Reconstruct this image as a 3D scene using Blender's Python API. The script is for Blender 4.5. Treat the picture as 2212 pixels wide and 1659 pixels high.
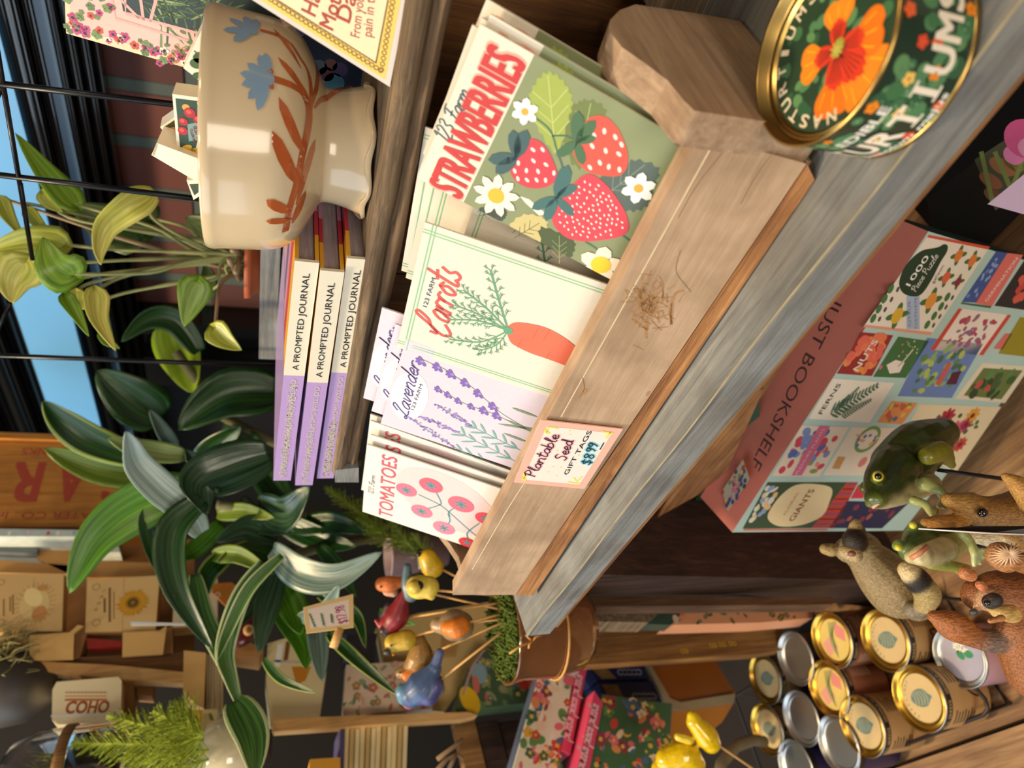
import bpy, bmesh, math, random
from mathutils import Vector as V, Matrix
from mathutils.geometry import tessellate_polygon
import numpy as np
for o in list(bpy.data.objects): bpy.data.objects.remove(o)
SC=bpy.context.scene; COL=SC.collection
rnd=random.Random(7)
# ------------------------------------------------------------ camera, light, exposure
RM=Matrix(((.627890625,.271507419,-.729408723),(.777785597,-.184771572,.600757049),(.028336,-.944533317,-.327190898)))
CAM=V((.567970478,-.192494535,.21417139))
F=1534.0
cd=bpy.data.cameras.new('camera'); co=bpy.data.objects.new('camera',cd); COL.objects.link(co)
cd.sensor_fit='HORIZONTAL'; cd.sensor_width=36; cd.lens=F/2212*36; cd.clip_start=.01
ax=RM@V((0,1,0)); ay=RM@V((1,0,0)); az=RM@V((0,0,-1))
co.matrix_world=Matrix(((ax.x,ay.x,az.x,CAM.x),(ax.y,ay.y,az.y,CAM.y),(ax.z,ay.z,az.z,CAM.z),(0,0,0,1)))
cd.dof.use_dof=True; cd.dof.focus_distance=.43; cd.dof.aperture_fstop=8
SC.camera=co
vs=SC.view_settings; vs.view_transform='Standard'; vs.look='None'; vs.gamma=1; vs.use_curve_mapping=False; vs.exposure=-0.03
w=bpy.data.worlds.new('world'); SC.world=w; w.use_nodes=True
w.node_tree.nodes['Background'].inputs[0].default_value=(.95,.82,.68,1); w.node_tree.nodes['Background'].inputs[1].default_value=.22
def area(name,loc,to,e,size,col):
    l=bpy.data.lights.new(name,'AREA'); l.energy=e; l.size=size; l.color=col
    o=bpy.data.objects.new(name,l); COL.objects.link(o); o.location=loc
    o.rotation_euler=(V(to)-V(loc)).to_track_quat('-Z','Y').to_euler(); return o
area('ceiling_lamp',(.7,-.75,1.6),(.3,.1,0),3.6,.12,(1,.83,.61))
area('ceiling_lamp',(.05,-.6,1.75),(-.1,.2,0),7.0,.12,(1,.95,.86))
area('ceiling_lamp',(1.35,.05,1.35),(.7,.1,0),4.6,.12,(1,.74,.46))
area('ceiling_lamp',(-.45,-.35,1.5),(-.7,.2,0),33,.2,(1,.74,.42))
area('window_daylight',(-.55,-1.3,.7),(.05,.1,.05),15.5,1.3,(.74,.87,1))
area('window_daylight',(-.9,-.2,1.55),(.0,.5,.2),6,.6,(.55,.78,1))
area('under_shelf_fill',(1.0,-1.05,.05),(.15,.05,-.42),8.0,.5,(1,.86,.70))  # unseen fill light, added to brighten the things under the shelf
# ------------------------------------------------------------ pixel -> place on a plane
def ray(x,y): return RM@V((-(y-829.5),x-1106.0,F))
def P(x,y,a,val):
    r=ray(x,y); return CAM+r*((val-CAM[a])/r[a])
def PP(x,y,p0,n):
    r=ray(x,y); return CAM+r*((V(p0)-CAM).dot(n)/r.dot(n))
def PD(x,y,d): return CAM+ray(x,y)*(d/F)
def pxm(px,d): return px*d/F
# ------------------------------------------------------------ materials
MC={}
def lin(h):
    if not isinstance(h,str): return tuple(h)
    c=[int(h[i:i+2],16)/255 for i in (0,2,4)]
    return tuple(x/12.92 if x<=.04045 else ((x+.055)/1.055)**2.4 for x in c)
def mat(h,rough=.55,metal=0.,name=None,spec=.5,noise=.10,ns=40.,coat=0.,bump=0.,trans=0.,alpha=1.,sub=0.):
    key=(h,rough,metal,name,noise,ns,coat,bump,trans,alpha)
    if key in MC: return MC[key]
    m=bpy.data.materials.new(name or 'ink_'+str(h)); m.use_nodes=True
    nt=m.node_tree; b=nt.nodes['Principled BSDF']; c=lin(h)
    tc=nt.nodes.new('ShaderNodeTexCoord'); n=nt.nodes.new('ShaderNodeTexNoise'); n.inputs['Scale'].default_value=ns; n.inputs['Detail'].default_value=4
    nt.links.new(tc.outputs['Object'],n.inputs['Vector'])
    r=nt.nodes.new('ShaderNodeMix'); r.data_type='RGBA'
    r.inputs[6].default_value=(*[x*(1-noise) for x in c],1); r.inputs[7].default_value=(*[min(1,x*(1+noise)) for x in c],1)
    nt.links.new(n.outputs['Fac'],r.inputs[0]); nt.links.new(r.outputs[2],b.inputs['Base Color'])
    b.inputs['Roughness'].default_value=rough; b.inputs['Metallic'].default_value=metal
    b.inputs['Specular IOR Level'].default_value=spec; b.inputs['Coat Weight'].default_value=coat; b.inputs['Coat Roughness'].default_value=.05
    b.inputs['Transmission Weight'].default_value=trans; b.inputs['Alpha'].default_value=alpha
    if bump:
        bp=nt.nodes.new('ShaderNodeBump'); bp.inputs['Strength'].default_value=bump; bp.inputs['Distance'].default_value=.001
        nt.links.new(n.outputs['Fac'],bp.inputs['Height']); nt.links.new(bp.outputs[0],b.inputs['Normal'])
    MC[key]=m; return m
def wood(name,c1,c2,c3,axis=0,sc=1.,rough=.75,bump=.5,stain=.5):
    if name in MC: return MC[name]
    m=bpy.data.materials.new(name); m.use_nodes=True; nt=m.node_tree; b=nt.nodes['Principled BSDF']; N=nt.nodes.new; L=nt.links.new
    tc=N('ShaderNodeTexCoord'); mp=N('ShaderNodeMapping'); s=[60*sc]*3; s[axis]=3.*sc; mp.inputs['Scale'].default_value=s
    L(tc.outputs['Object'],mp.inputs['Vector'])
    n1=N('ShaderNodeTexNoise'); n1.inputs['Scale'].default_value=3.; n1.inputs['Detail'].default_value=9; n1.inputs['Roughness'].default_value=.72; n1.inputs['Distortion'].default_value=.6
    L(mp.outputs[0],n1.inputs['Vector'])
    n2=N('ShaderNodeTexNoise'); n2.inputs['Scale'].default_value=18*sc; n2.inputs['Detail'].default_value=6; L(tc.outputs['Object'],n2.inputs['Vector'])
    cr=N('ShaderNodeValToRGB'); e=cr.color_ramp.elements; e[0].position=.30; e[0].color=(*lin(c1),1); e[1].position=.68; e[1].color=(*lin(c3),1)
    x=cr.color_ramp.elements.new(.5); x.color=(*lin(c2),1); L(n1.outputs['Fac'],cr.inputs[0])
    mx=N('ShaderNodeMix'); mx.data_type='RGBA'; mx.blend_type='MULTIPLY'; mx.inputs[0].default_value=stain
    c2r=N('ShaderNodeValToRGB'); q=c2r.color_ramp.elements; q[0].position=.35; q[0].color=(.45,.38,.32,1); q[1].position=.6; q[1].color=(1,1,1,1)
    L(n2.outputs['Fac'],c2r.inputs[0]); L(cr.outputs[0],mx.inputs[6]); L(c2r.outputs[0],mx.inputs[7]); L(mx.outputs[2],b.inputs['Base Color'])
    b.inputs['Roughness'].default_value=rough
    bp=N('ShaderNodeBump'); bp.inputs['Strength'].default_value=bump; bp.inputs['Distance'].default_value=.0015; L(n1.outputs['Fac'],bp.inputs['Height']); L(bp.outputs[0],b.inputs['Normal'])
    MC[name]=m; return m
def leafmat(name,ca,cb,n=7.,rough=.32,edge=None):
    if name in MC: return MC[name]
    m=bpy.data.materials.new(name); m.use_nodes=True; nt=m.node_tree; b=nt.nodes['Principled BSDF']; N=nt.nodes.new; L=nt.links.new
    uv=N('ShaderNodeUVMap'); uv.uv_map='UVMap'; mp=N('ShaderNodeMapping'); mp.inputs['Scale'].default_value=(n,.6,1); L(uv.outputs[0],mp.inputs[0])
    w_=N('ShaderNodeTexNoise'); w_.inputs['Scale'].default_value=1.6; w_.inputs['Detail'].default_value=4; L(mp.outputs[0],w_.inputs['Vector'])
    cr=N('ShaderNodeValToRGB'); e=cr.color_ramp.elements; e[0].position=.36; e[0].color=(*lin(ca),1); e[1].position=.64; e[1].color=(*lin(cb),1); L(w_.outputs['Fac'],cr.inputs[0])
    out=cr.outputs[0]
    if edge:
        sx=N('ShaderNodeSeparateXYZ'); L(uv.outputs[0],sx.inputs[0])
        a=N('ShaderNodeMath'); a.operation='SUBTRACT'; a.inputs[1].default_value=.5; L(sx.outputs[0],a.inputs[0])
        ab=N('ShaderNodeMath'); ab.operation='ABSOLUTE'; L(a.outputs[0],ab.inputs[0])
        g=N('ShaderNodeMath'); g.operation='GREATER_THAN'; g.inputs[1].default_value=.40; L(ab.outputs[0],g.inputs[0])
        mx=N('ShaderNodeMix'); mx.data_type='RGBA'; L(g.outputs[0],mx.inputs[0]); L(out,mx.inputs[6]); mx.inputs[7].default_value=(*lin(edge),1); out=mx.outputs[2]
    L(out,b.inputs['Base Color']); b.inputs['Roughness'].default_value=rough; b.inputs['Specular IOR Level'].default_value=.5
    bp=N('ShaderNodeBump'); bp.inputs['Strength'].default_value=.35; bp.inputs['Distance'].default_value=.002; L(w_.outputs['Fac'],bp.inputs['Height']); L(bp.outputs[0],b.inputs['Normal'])
    MC[name]=m; return m
def vcolmat(name,rough=.5,fur=0.,coat=0.):
    if name in MC: return MC[name]
    m=bpy.data.materials.new(name); m.use_nodes=True; nt=m.node_tree; b=nt.nodes['Principled BSDF']; N=nt.nodes.new; L=nt.links.new
    a=N('ShaderNodeAttribute'); a.attribute_name='Col'; tc=N('ShaderNodeTexCoord'); mp=N('ShaderNodeMapping'); mp.inputs['Scale'].default_value=(900,900,160) if fur else (200,200,200); L(tc.outputs['Object'],mp.inputs[0])
    n=N('ShaderNodeTexNoise'); n.inputs['Scale'].default_value=1.; n.inputs['Detail'].default_value=4; L(mp.outputs[0],n.inputs['Vector'])
    cr=N('ShaderNodeMapRange'); cr.inputs['From Min'].default_value=.35; cr.inputs['From Max'].default_value=.65; k=.35 if fur else .12; cr.inputs['To Min'].default_value=1-k; cr.inputs['To Max'].default_value=1+k; L(n.outputs['Fac'],cr.inputs['Value'])
    mx=N('ShaderNodeVectorMath'); mx.operation='SCALE'; L(a.outputs['Color'],mx.inputs[0]); L(cr.outputs[0],mx.inputs['Scale']); L(mx.outputs[0],b.inputs['Base Color'])
    b.inputs['Roughness'].default_value=rough; b.inputs['Coat Weight'].default_value=coat; b.inputs['Coat Roughness'].default_value=.1
    bp=N('ShaderNodeBump'); bp.inputs['Strength'].default_value=.7 if fur else .1; bp.inputs['Distance'].default_value=.0012; L(n.outputs['Fac'],bp.inputs['Height']); L(bp.outputs[0],b.inputs['Normal'])
    MC[name]=m; return m
# ------------------------------------------------------------ tags
def tag(o,label=None,cat=None,group=None,kind=None):
    if label: o['label']=label
    if cat: o['category']=cat
    if group: o['group']=group
    if kind: o['kind']=kind
    return o
def root(name,loc,label,cat,group=None):
    o=bpy.data.objects.new(name,None); COL.objects.link(o); o.location=loc; o.empty_display_size=.01
    return tag(o,label,cat,group)
# ------------------------------------------------------------ mesh builder
class MB:
    def __init__(s): s.v=[];s.f=[];s.mi=[];s.ms=[];s.sm=[];s.uv={}
    def m(s,mt):
        if mt not in s.ms: s.ms.append(mt)
        return s.ms.index(mt)
    def add(s,vs,fs,mt,smooth=False,uv=None):
        b=len(s.v); s.v+= [V(p) for p in vs]; k=s.m(mt)
        if uv:
            for i,u in enumerate(uv): s.uv[b+i]=u
        for f in fs: s.f.append([b+i for i in f]); s.mi.append(k); s.sm.append(smooth)
    def prism(s,pts,off,mt,mside=None):
        pts=[V(p) for p in pts]; n=len(pts); off=V(off)
        s.add(pts,[list(range(n))],mt); q=[p+off for p in pts]; s.add(q,[list(range(n))[::-1]],mside or mt)
        s.add(pts+q,[[i,i+n,(i+1)%n+n,(i+1)%n] for i in range(n)],mside or mt)
    def box(s,a,b,mt,M=None):
        a=V(a);b=V(b); vs=[V((x,y,z)) for x in (a.x,b.x) for y in (a.y,b.y) for z in (a.z,b.z)]
        if M: vs=[M@p for p in vs]
        s.add(vs,[[0,1,3,2],[4,6,7,5],[0,4,5,1],[2,3,7,6],[0,2,6,4],[1,5,7,3]],mt)
    def obox(s,o,ex,ey,ez,mt):
        o=V(o);vs=[o+V(ex)*i+V(ey)*j+V(ez)*k for i in (0,1) for j in (0,1) for k in (0,1)]
        s.add(vs,[[0,1,3,2],[4,6,7,5],[0,4,5,1],[2,3,7,6],[0,2,6,4],[1,5,7,3]],mt)
    def tube(s,pts,r,mt,n=8,caps=True):
        pts=[V(p) for p in pts]; k=len(pts); rr=r if isinstance(r,(list,tuple)) else [r]*k
        vs=[]; up=None
        for i,p in enumerate(pts):
            t=(pts[min(i+1,k-1)]-pts[max(i-1,0)]).normalized()
            if up is None: up=t.orthogonal().normalized()
            up=(up-t*up.dot(t)).normalized(); w_=t.cross(up)
            vs+=[p+(up*math.cos(a)+w_*math.sin(a))*rr[i] for a in [2*math.pi*j/n for j in range(n)]]
        fs=[[i*n+j,i*n+(j+1)%n,(i+1)*n+(j+1)%n,(i+1)*n+j] for i in range(k-1) for j in range(n)]
        if caps: fs+=[list(range(n))[::-1],[(k-1)*n+j for j in range(n)]]
        s.add(vs,fs,mt,True)
    def lathe(s,prof,mts,c=(0,0,0),n=48,M=None,wav=None,cap=True):
        c=V(c); vs=[]
        for i,(r,z) in enumerate(prof):
            for j in range(n):
                a=2*math.pi*j/n; rr=r; zz=z
                if wav: rr,zz=wav(i,a,r,z)
                p=V((rr*math.cos(a),rr*math.sin(a),zz)); vs.append((M@p if M else p)+c)
        k=len(prof)
        b=len(s.v); s.v+=vs
        for i in range(k-1):
            mt=mts[i] if isinstance(mts,list) else mts; q=s.m(mt)
            for j in range(n): s.f.append([b+i*n+j,b+i*n+(j+1)%n,b+(i+1)*n+(j+1)%n,b+(i+1)*n+j]); s.mi.append(q); s.sm.append(True)
        if cap:
            for i,fl in ((0,True),(k-1,False)):
                q=s.m(mts[0 if i==0 else -1] if isinstance(mts,list) else mts); f=[b+i*n+j for j in range(n)]
                s.f.append(f[::-1] if fl else f); s.mi.append(q); s.sm.append(False)
    def ell(s,c,r,mt,M=None,nu=16,nv=10):
        c=V(c); r=r if isinstance(r,(tuple,list)) else (r,r,r); vs=[]
        for i in range(nv+1):
            th=math.pi*i/nv
            for j in range(nu):
                a=2*math.pi*j/nu; p=V((r[0]*math.sin(th)*math.cos(a),r[1]*math.sin(th)*math.sin(a),r[2]*math.cos(th))); vs.append(c+(M@p if M else p))
        s.add(vs,[[i*nu+j,(i+1)*nu+j,(i+1)*nu+(j+1)%nu,i*nu+(j+1)%nu] for i in range(nv) for j in range(nu)],mt,True)
    def build(s,name,parent=None,origin=None):
        me=bpy.data.meshes.new(name)
        if parent is not None: o0=V(parent['_o']) if '_o' in parent else world_loc(parent)
        elif origin is not None: o0=V(origin)
        else:
            lo=[min(p[i] for p in s.v) for i in range(3)]; hi=[max(p[i] for p in s.v) for i in range(3)]; o0=V(((lo[0]+hi[0])/2,(lo[1]+hi[1])/2,lo[2]))
        me.from_pydata([p-o0 for p in s.v],[],s.f)
        for mt in s.ms: me.materials.append(mt)
        me.polygons.foreach_set('material_index',s.mi); me.polygons.foreach_set('use_smooth',s.sm)
        if s.uv:
            ul=me.uv_layers.new(name='UVMap')
            for l in me.loops: ul.data[l.index].uv=s.uv.get(l.vertex_index,(0,0))
        me.update(); me.validate()
        o=bpy.data.objects.new(name,me); COL.objects.link(o)
        if parent is not None: o.parent=parent
        else: o.location=o0
        return o
def world_loc(o):
    l=V(o.location)
    while o.parent is not None: o=o.parent; l=l+V(o.location)
    return l
def catmull(pts,k=5,closed=False):
    n=len(pts)
    if n<3 and not closed: return [tuple(p) for p in pts]
    out=[]; d=len(pts[0])
    for i in range(n if closed else n-1):
        if closed: a,b,c,e=[pts[(i+q)%n] for q in (-1,0,1,2)]
        else: a,b,c,e=pts[max(i-1,0)],pts[i],pts[i+1],pts[min(i+2,n-1)]
        for j in range(k):
            t=j/k; out.append(tuple(.5*(2*b[q]+(c[q]-a[q])*t+(2*a[q]-5*b[q]+4*c[q]-e[q])*t*t+(3*b[q]-a[q]-3*c[q]+e[q])*t**3) for q in range(d)))
    if not closed: out.append(tuple(pts[-1]))
    return out
# ------------------------------------------------------------ flat art on a frame
STEP=.00012
class Fr:
    def __init__(s,o,ex,ey,n=None):
        s.o=V(o); s.ex=V(ex).normalized(); s.ey=V(ey).normalized(); s.n=(V(n) if n is not None else s.ex.cross(s.ey)).normalized(); s.curved=False
    def __call__(s,x,y,h=0.): return s.o+s.ex*x+s.ey*y+s.n*h
class CylFr:      # wraps art round an upright can: x = arc length from angle a0 (counter-clockwise), y = height
    def __init__(s,c,r,a0): s.c=V(c); s.r=r; s.a0=a0; s.curved=True
    def __call__(s,x,y,h=0.):
        a=s.a0+x/s.r; return s.c+V(((s.r+h)*math.cos(a),(s.r+h)*math.sin(a),y))
def tri_split(t,mx,out):
    e=[math.dist(t[i],t[(i+1)%3]) for i in range(3)]; i=max(range(3),key=lambda q:e[q])
    if e[i]<mx: out.append(t); return
    a,b,c=t[i],t[(i+1)%3],t[(i+2)%3]; m=tuple((a[q]+b[q])/2 for q in range(2))
    tri_split((a,m,c),mx,out); tri_split((m,b,c),mx,out)
CLIP=[None]
def clip(pts):
    w_,h_=CLIP[0]
    for ax_,s_,lim in ((0,1,0.),(0,-1,-w_),(1,1,0.),(1,-1,-h_)):
        out=[]
        for i in range(len(pts)):
            a,b=pts[i-1],pts[i]; da,db=a[ax_]*s_-lim,b[ax_]*s_-lim
            if (da>=0)!=(db>=0): t=da/(da-db); out.append((a[0]+(b[0]-a[0])*t,a[1]+(b[1]-a[1])*t))
            if db>=0: out.append(b)
        pts=out
        if not pts: break
    return pts
def poly(mb,fr,pts,mt,L=1):
    h=L*STEP; pts=[tuple(p[:2]) for p in pts]
    if CLIP[0]:
        pts=clip(pts)
        if len(pts)<3: return
    ar=sum(pts[i][0]*pts[(i+1)%len(pts)][1]-pts[(i+1)%len(pts)][0]*pts[i][1] for i in range(len(pts)))
    if ar<0: pts=pts[::-1]
    if not fr.curved: mb.add([fr(x,y,h) for x,y in pts],[list(range(len(pts)))],mt)
    else:
        tr=tessellate_polygon([[V((x,y,0)) for x,y in pts]]); tris(mb,fr,[tuple(pts[i] for i in t) for t in tr],mt,L)
def tris(mb,fr,ts,mt,L,mx=.0022):
    h=L*STEP; out=[]
    for t in ts:
        if fr.curved: tri_split(t,mx,out)
        else: out.append(t)
    vs=[];fs=[]
    for t in out:
        ar=(t[1][0]-t[0][0])*(t[2][1]-t[0][1])-(t[2][0]-t[0][0])*(t[1][1]-t[0][1])
        if ar<0: t=(t[0],t[2],t[1])
        b=len(vs); vs+=[fr(x,y,h) for x,y in t]; fs.append([b,b+1,b+2])
    if vs: mb.add(vs,fs,mt)
def rect(mb,fr,x0,y0,x1,y1,mt,L=1): poly(mb,fr,[(x0,y0),(x1,y0),(x1,y1),(x0,y1)],mt,L)
def oval(mb,fr,cx,cy,rx,ry,mt,L=1,a=0,n=20):
    c,s_=math.cos(a),math.sin(a); poly(mb,fr,[(cx+rx*math.cos(t)*c-ry*math.sin(t)*s_,cy+rx*math.cos(t)*s_+ry*math.sin(t)*c) for t in [2*math.pi*i/n for i in range(n)]],mt,L)
def ring(mb,fr,cx,cy,r0,r1,mt,L=1,n=40,ky=1.):
    vs=[];fs=[]
    for i in range(n):
        t=2*math.pi*i/n; vs+=[fr(cx+r*math.cos(t),cy+r*math.sin(t)*ky,L*STEP) for r in (r0,r1)]
    mb.add(vs,[[2*i,2*i+1,2*((i+1)%n)+1,2*((i+1)%n)] for i in range(n)],mt)
def rib(mb,fr,pts,w_,mt,L=1,sm=5,taper=False):
    pts=catmull([tuple(p) for p in pts],sm) if sm>1 and len(pts)>2 else [tuple(p) for p in pts]
    n=len(pts); vs=[]; h=L*STEP
    for i,p in enumerate(pts):
        a=pts[max(i-1,0)]; b=pts[min(i+1,n-1)]; dx,dy=b[0]-a[0],b[1]-a[1]; l=math.hypot(dx,dy) or 1
        ww=w_/2*((1-.85*i/(n-1)) if taper else 1); px,py=-dy/l*ww,dx/l*ww
        if i==0 and not taper: p=(p[0]-dx/l*ww*.7,p[1]-dy/l*ww*.7)
        if i==n-1: p=(p[0]+dx/l*ww*.7,p[1]+dy/l*ww*.7)
        vs+=[fr(p[0]-px,p[1]-py,h),fr(p[0]+px,p[1]+py,h)]
    mb.add(vs,[[2*i,2*i+2,2*i+3,2*i+1] for i in range(n-1)],mt)
def petal(mb,fr,x,y,l,w_,a,mt,L=1):
    pr=[(0,.12),(.25,.42),(.55,.5),(.82,.40),(1,.0)]; q=[(t*l,k*w_) for t,k in pr]+[(t*l,-k*w_) for t,k in pr[-2::-1]]
    c,s_=math.cos(a),math.sin(a); poly(mb,fr,[(x+u*c-v*s_,y+u*s_+v*c) for u,v in q],mt,L)
def flower(mb,fr,x,y,r,n,mp,mc,L=1,rc=.3,a0=0,wd=.9,k=1.):
    for i in range(n): petal(mb,fr,x,y,r,r*wd*2.6/n*1.2,a0+2*math.pi*i/n,mp,L+ (i%2)*.5)
    oval(mb,fr,x,y,r*rc,r*rc,mc,L+1,n=12)
TX={}
def glyphs(t,bold=0.,shear=0.):
    key=(t,bold,shear)
    if key in TX: return TX[key]
    c=bpy.data.curves.new('t','FONT'); c.body=t; c.offset=bold; c.shear=shear; c.resolution_u=3; c.fill_mode='FRONT'
    o=bpy.data.objects.new('t',c); COL.objects.link(o); me=o.to_mesh(); vs=[(p.co.x,p.co.y) for p in me.vertices]; fs=[tuple(p.vertices) for p in me.polygons]
    o.to_mesh_clear(); bpy.data.objects.remove(o); bpy.data.curves.remove(c)
    if not vs: vs=[(0,0)]
    x0=min(p[0] for p in vs);x1=max(p[0] for p in vs)
    ts=[]
    for f in fs:
        for i in range(1,len(f)-1): ts.append((vs[f[0]],vs[f[i]],vs[f[i+1]]))
    TX[key]=(ts,x0,x1); return TX[key]
CAPH=.729
def text(mb,fr,t,x,y,h,mt,L=2,wd=None,al='l',ang=0.,bold=0.,shear=0.):
    if bold:
        b=bold*h*1.1
        for i,(dx,dy) in enumerate(((b,b),(-b,b),(b,-b),(-b,-b))): text(mb,fr,t,x+dx,y+dy,h,mt,L-.12*(i+1),wd,al,ang,0,shear)
    ts,x0,x1=glyphs(t,0,shear); sy=h/CAPH; sx=wd/(x1-x0) if wd else sy
    wt=(x1-x0)*sx; off={'l':0,'c':-wt/2,'r':-wt}[al]; c,s_=math.cos(ang),math.sin(ang)
    f=lambda p:(lambda u,v:(x+u*c-v*s_,y+u*s_+v*c))((p[0]-x0)*sx+off,p[1]*sy)
    tris(mb,fr,[tuple(f(p) for p in q) for q in ts],mt,L); return wt
# hand-lettered strokes: x-height 1, capitals 2
ST={'a':(1,[[(.85,.8),(.5,1),(.1,.6),(.15,.1),(.5,0),(.8,.5),(.85,.95),(.82,.2),(1.05,0)]]),
'b':(.95,[[(.15,2.1),(.12,.1),(.5,0),(.85,.5),(.5,1),(.15,.6)]]),'c':(.85,[[(.8,.8),(.5,1),(.1,.5),(.4,0),(.85,.2)]]),
'd':(1,[[(.85,.8),(.5,1),(.1,.5),(.4,0),(.8,.4),(.95,2.1),(.85,.2),(1.05,0)]]),'e':(.85,[[(.1,.45),(.6,.55),(.7,.85),(.4,1),(.1,.5),(.4,0),(.85,.2)]]),
'f':(.7,[[(.8,1.9),(.5,2.1),(.35,1.5),(.3,-.4)],[(.05,1),(.7,1.05)]]),'g':(.95,[[(.8,.9),(.4,1),(.1,.5),(.4,.1),(.8,.5),(.8,.9),(.75,-.6),(.2,-.7)]]),
'h':(.95,[[(.12,2.1),(.1,0)],[(.1,.5),(.5,1),(.8,.7),(.82,0)]]),'i':(.4,[[(.15,1),(.15,.1),(.4,0)],[(.15,1.45),(.17,1.5)]]),
'l':(.5,[[(.1,.6),(.45,1.8),(.3,2.1),(.15,1.5),(.2,.2),(.5,0)]]),'m':(1.5,[[(.1,1),(.1,0)],[(.1,.6),(.45,1),(.7,.8),(.7,0)],[(.7,.6),(1.05,1),(1.3,.8),(1.32,.1),(1.5,0)]]),
'n':(1,[[(.1,1),(.1,0)],[(.1,.6),(.5,1),(.8,.8),(.8,.1),(1,0)]]),'o':(.95,[[(.5,1),(.1,.5),(.45,0),(.8,.5),(.5,1),(.95,.85)]]),
'p':(.95,[[(.1,1),(.1,-.9)],[(.1,.6),(.5,1),(.85,.5),(.5,0),(.1,.3)]]),'r':(.8,[[(.1,.9),(.12,0)],[(.12,.5),(.35,.95),(.75,.9)]]),
's':(.75,[[(.1,.05),(.45,0),(.65,.3),(.3,.65),(.45,1.1)]]),'t':(.75,[[(.4,1.9),(.25,.2),(.5,0),(.75,.2)],[(.0,1.25),(.75,1.35)]]),
'u':(1,[[(.1,1),(.1,.3),(.4,0),(.75,.4),(.78,1),(.8,.1),(1,0)]]),'v':(.85,[[(.1,1),(.35,0),(.75,.95),(.9,.85)]]),'w':(1.2,[[(.1,1),(.3,0),(.6,.8),(.85,0),(1.15,1)]]),
'z':(.8,[[(.1,1),(.7,1),(.1,0),(.75,.05)]]),'k':(.85,[[(.1,2),(.1,0)],[(.75,1),(.15,.5),(.8,0)]]),'y':(.9,[[(.1,1),(.4,.2)],[(.8,1),(.3,-.8)]]),
'C':(1.3,[[(-.35,.9),(-.2,.45),(.25,.9),(.75,1.95),(1.15,1.9),(.8,1.2),(.2,.9),(-.1,.1),(.4,-.35),(1.1,.1)]]),'L':(1.15,[[(.2,1.4),(.5,2.0),(.95,1.9),(.55,1),(.25,.1),(-.2,.1),(.0,.35),(.5,-.0),(1.15,.0)]]),
'P':(1.1,[[(.25,1.9),(.15,0)],[(-.1,1.6),(.5,2.1),(1,1.6),(.6,1),(.2,1.05)]]),'S':(1.05,[[(.95,1.75),(.55,2.05),(.2,1.6),(.75,.85),(.5,0),(.0,.25)]]),
'F':(1.15,[[(.0,1.7),(.5,1.95),(1.25,2.0)],[(.7,1.95),(.45,.4),(.1,.0),(-.1,.3)],[(.3,1.05),(.95,1.1)]]),
'1':(.6,[[(.0,1.6),(.35,2),(.3,0)]]),'2':(1,[[(.1,1.6),(.45,2),(.8,1.5),(.1,.0),(.85,.05)]]),'3':(.95,[[(.1,1.8),(.5,2),(.75,1.6),(.35,1.1),(.8,.6),(.45,0),(.05,.2)]]),
'8':(.95,[[(.8,1.7),(.45,2),(.15,1.6),(.75,.6),(.45,0),(.1,.5),(.8,1.5)]]),'9':(.95,[[(.8,1.8),(.4,2),(.1,1.5),(.5,1.15),(.85,1.8),(.7,.8),(.35,0)]]),
'$':(1,[[(.85,1.6),(.45,1.8),(.15,1.4),(.8,.6),(.45,.15),(.05,.4)],[(.5,2.1),(.45,-.2)]]),'7':(.9,[[(.1,2),(.8,2),(.3,0)]]),'.':(.4,[[(.15,0),(.17,.05)]])}
def script(mb,fr,t,x,y,xh,w_,mt,L=2,ang=0.,al='l',gap=.08,sl=.25,wd=None):
    tot=sum(ST[c][0] if c in ST else .7 for c in t)+gap*(len(t)-1); sx=(wd/(tot*xh)) if wd else 1.
    u=0 if al=='l' else -tot/2*xh*sx; c_,s_=math.cos(ang),math.sin(ang)
    for c in t:
        if c not in ST: u+=.7*xh*sx; continue
        wd_,sts=ST[c]
        for s in sts: rib(mb,fr,[(lambda a,b:(x+a*c_-b*s_,y+a*s_+b*c_))(u+(p[0]+p[1]*sl)*xh*sx,p[1]*xh) for p in s],w_,mt,L)
        u+=(wd_+gap)*xh*sx
# ------------------------------------------------------------ leaves and bodies
def leafstrip(mb,pts,wid,side,mt,shape='lance',fold=.25,nx=4,wave=0.):
    """pts: 3-D midline; wid: max full width; side: 3-D width direction"""
    pts=[V(p) for p in catmull([tuple(p) for p in pts],6)]; n=len(pts); vs=[];uv=[]
    for i,p in enumerate(pts):
        t=i/(n-1); tg=(pts[min(i+1,n-1)]-pts[max(i-1,0)]).normalized(); s_=V(side); s_=(s_-tg*s_.dot(tg)).normalized(); nm=tg.cross(s_).normalized()
        if shape=='lance': k=math.sin(math.pi*min(1,(t*.93+.07)**.75))**.8 if t<.999 else 0
        elif shape=='heart': k=(min(1,t/.16)**.5*(1-max(0,(t-.16)/.84)**1.5)) if t<.999 else 0
        else: k=math.sin(math.pi*(t*.9+.05))
        for j in range(-nx,nx+1):
            u=j/nx; b=0
            if shape=='heart' and t<.25: b=-abs(u)*.30*wid*(1-t/.25)
            vs.append(p+s_*(u*k*wid/2)+nm*(abs(u)*fold*k*wid/2+wave*wid*math.sin(7*t+3*u)*abs(u))+tg*b); uv.append((u/2+.5,t))
    m=2*nx+1
    mb.add(vs,[[i*m+j,i*m+j+1,(i+1)*m+j+1,(i+1)*m+j] for i in range(n-1) for j in range(m-1)],mt,True,uv)
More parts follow.
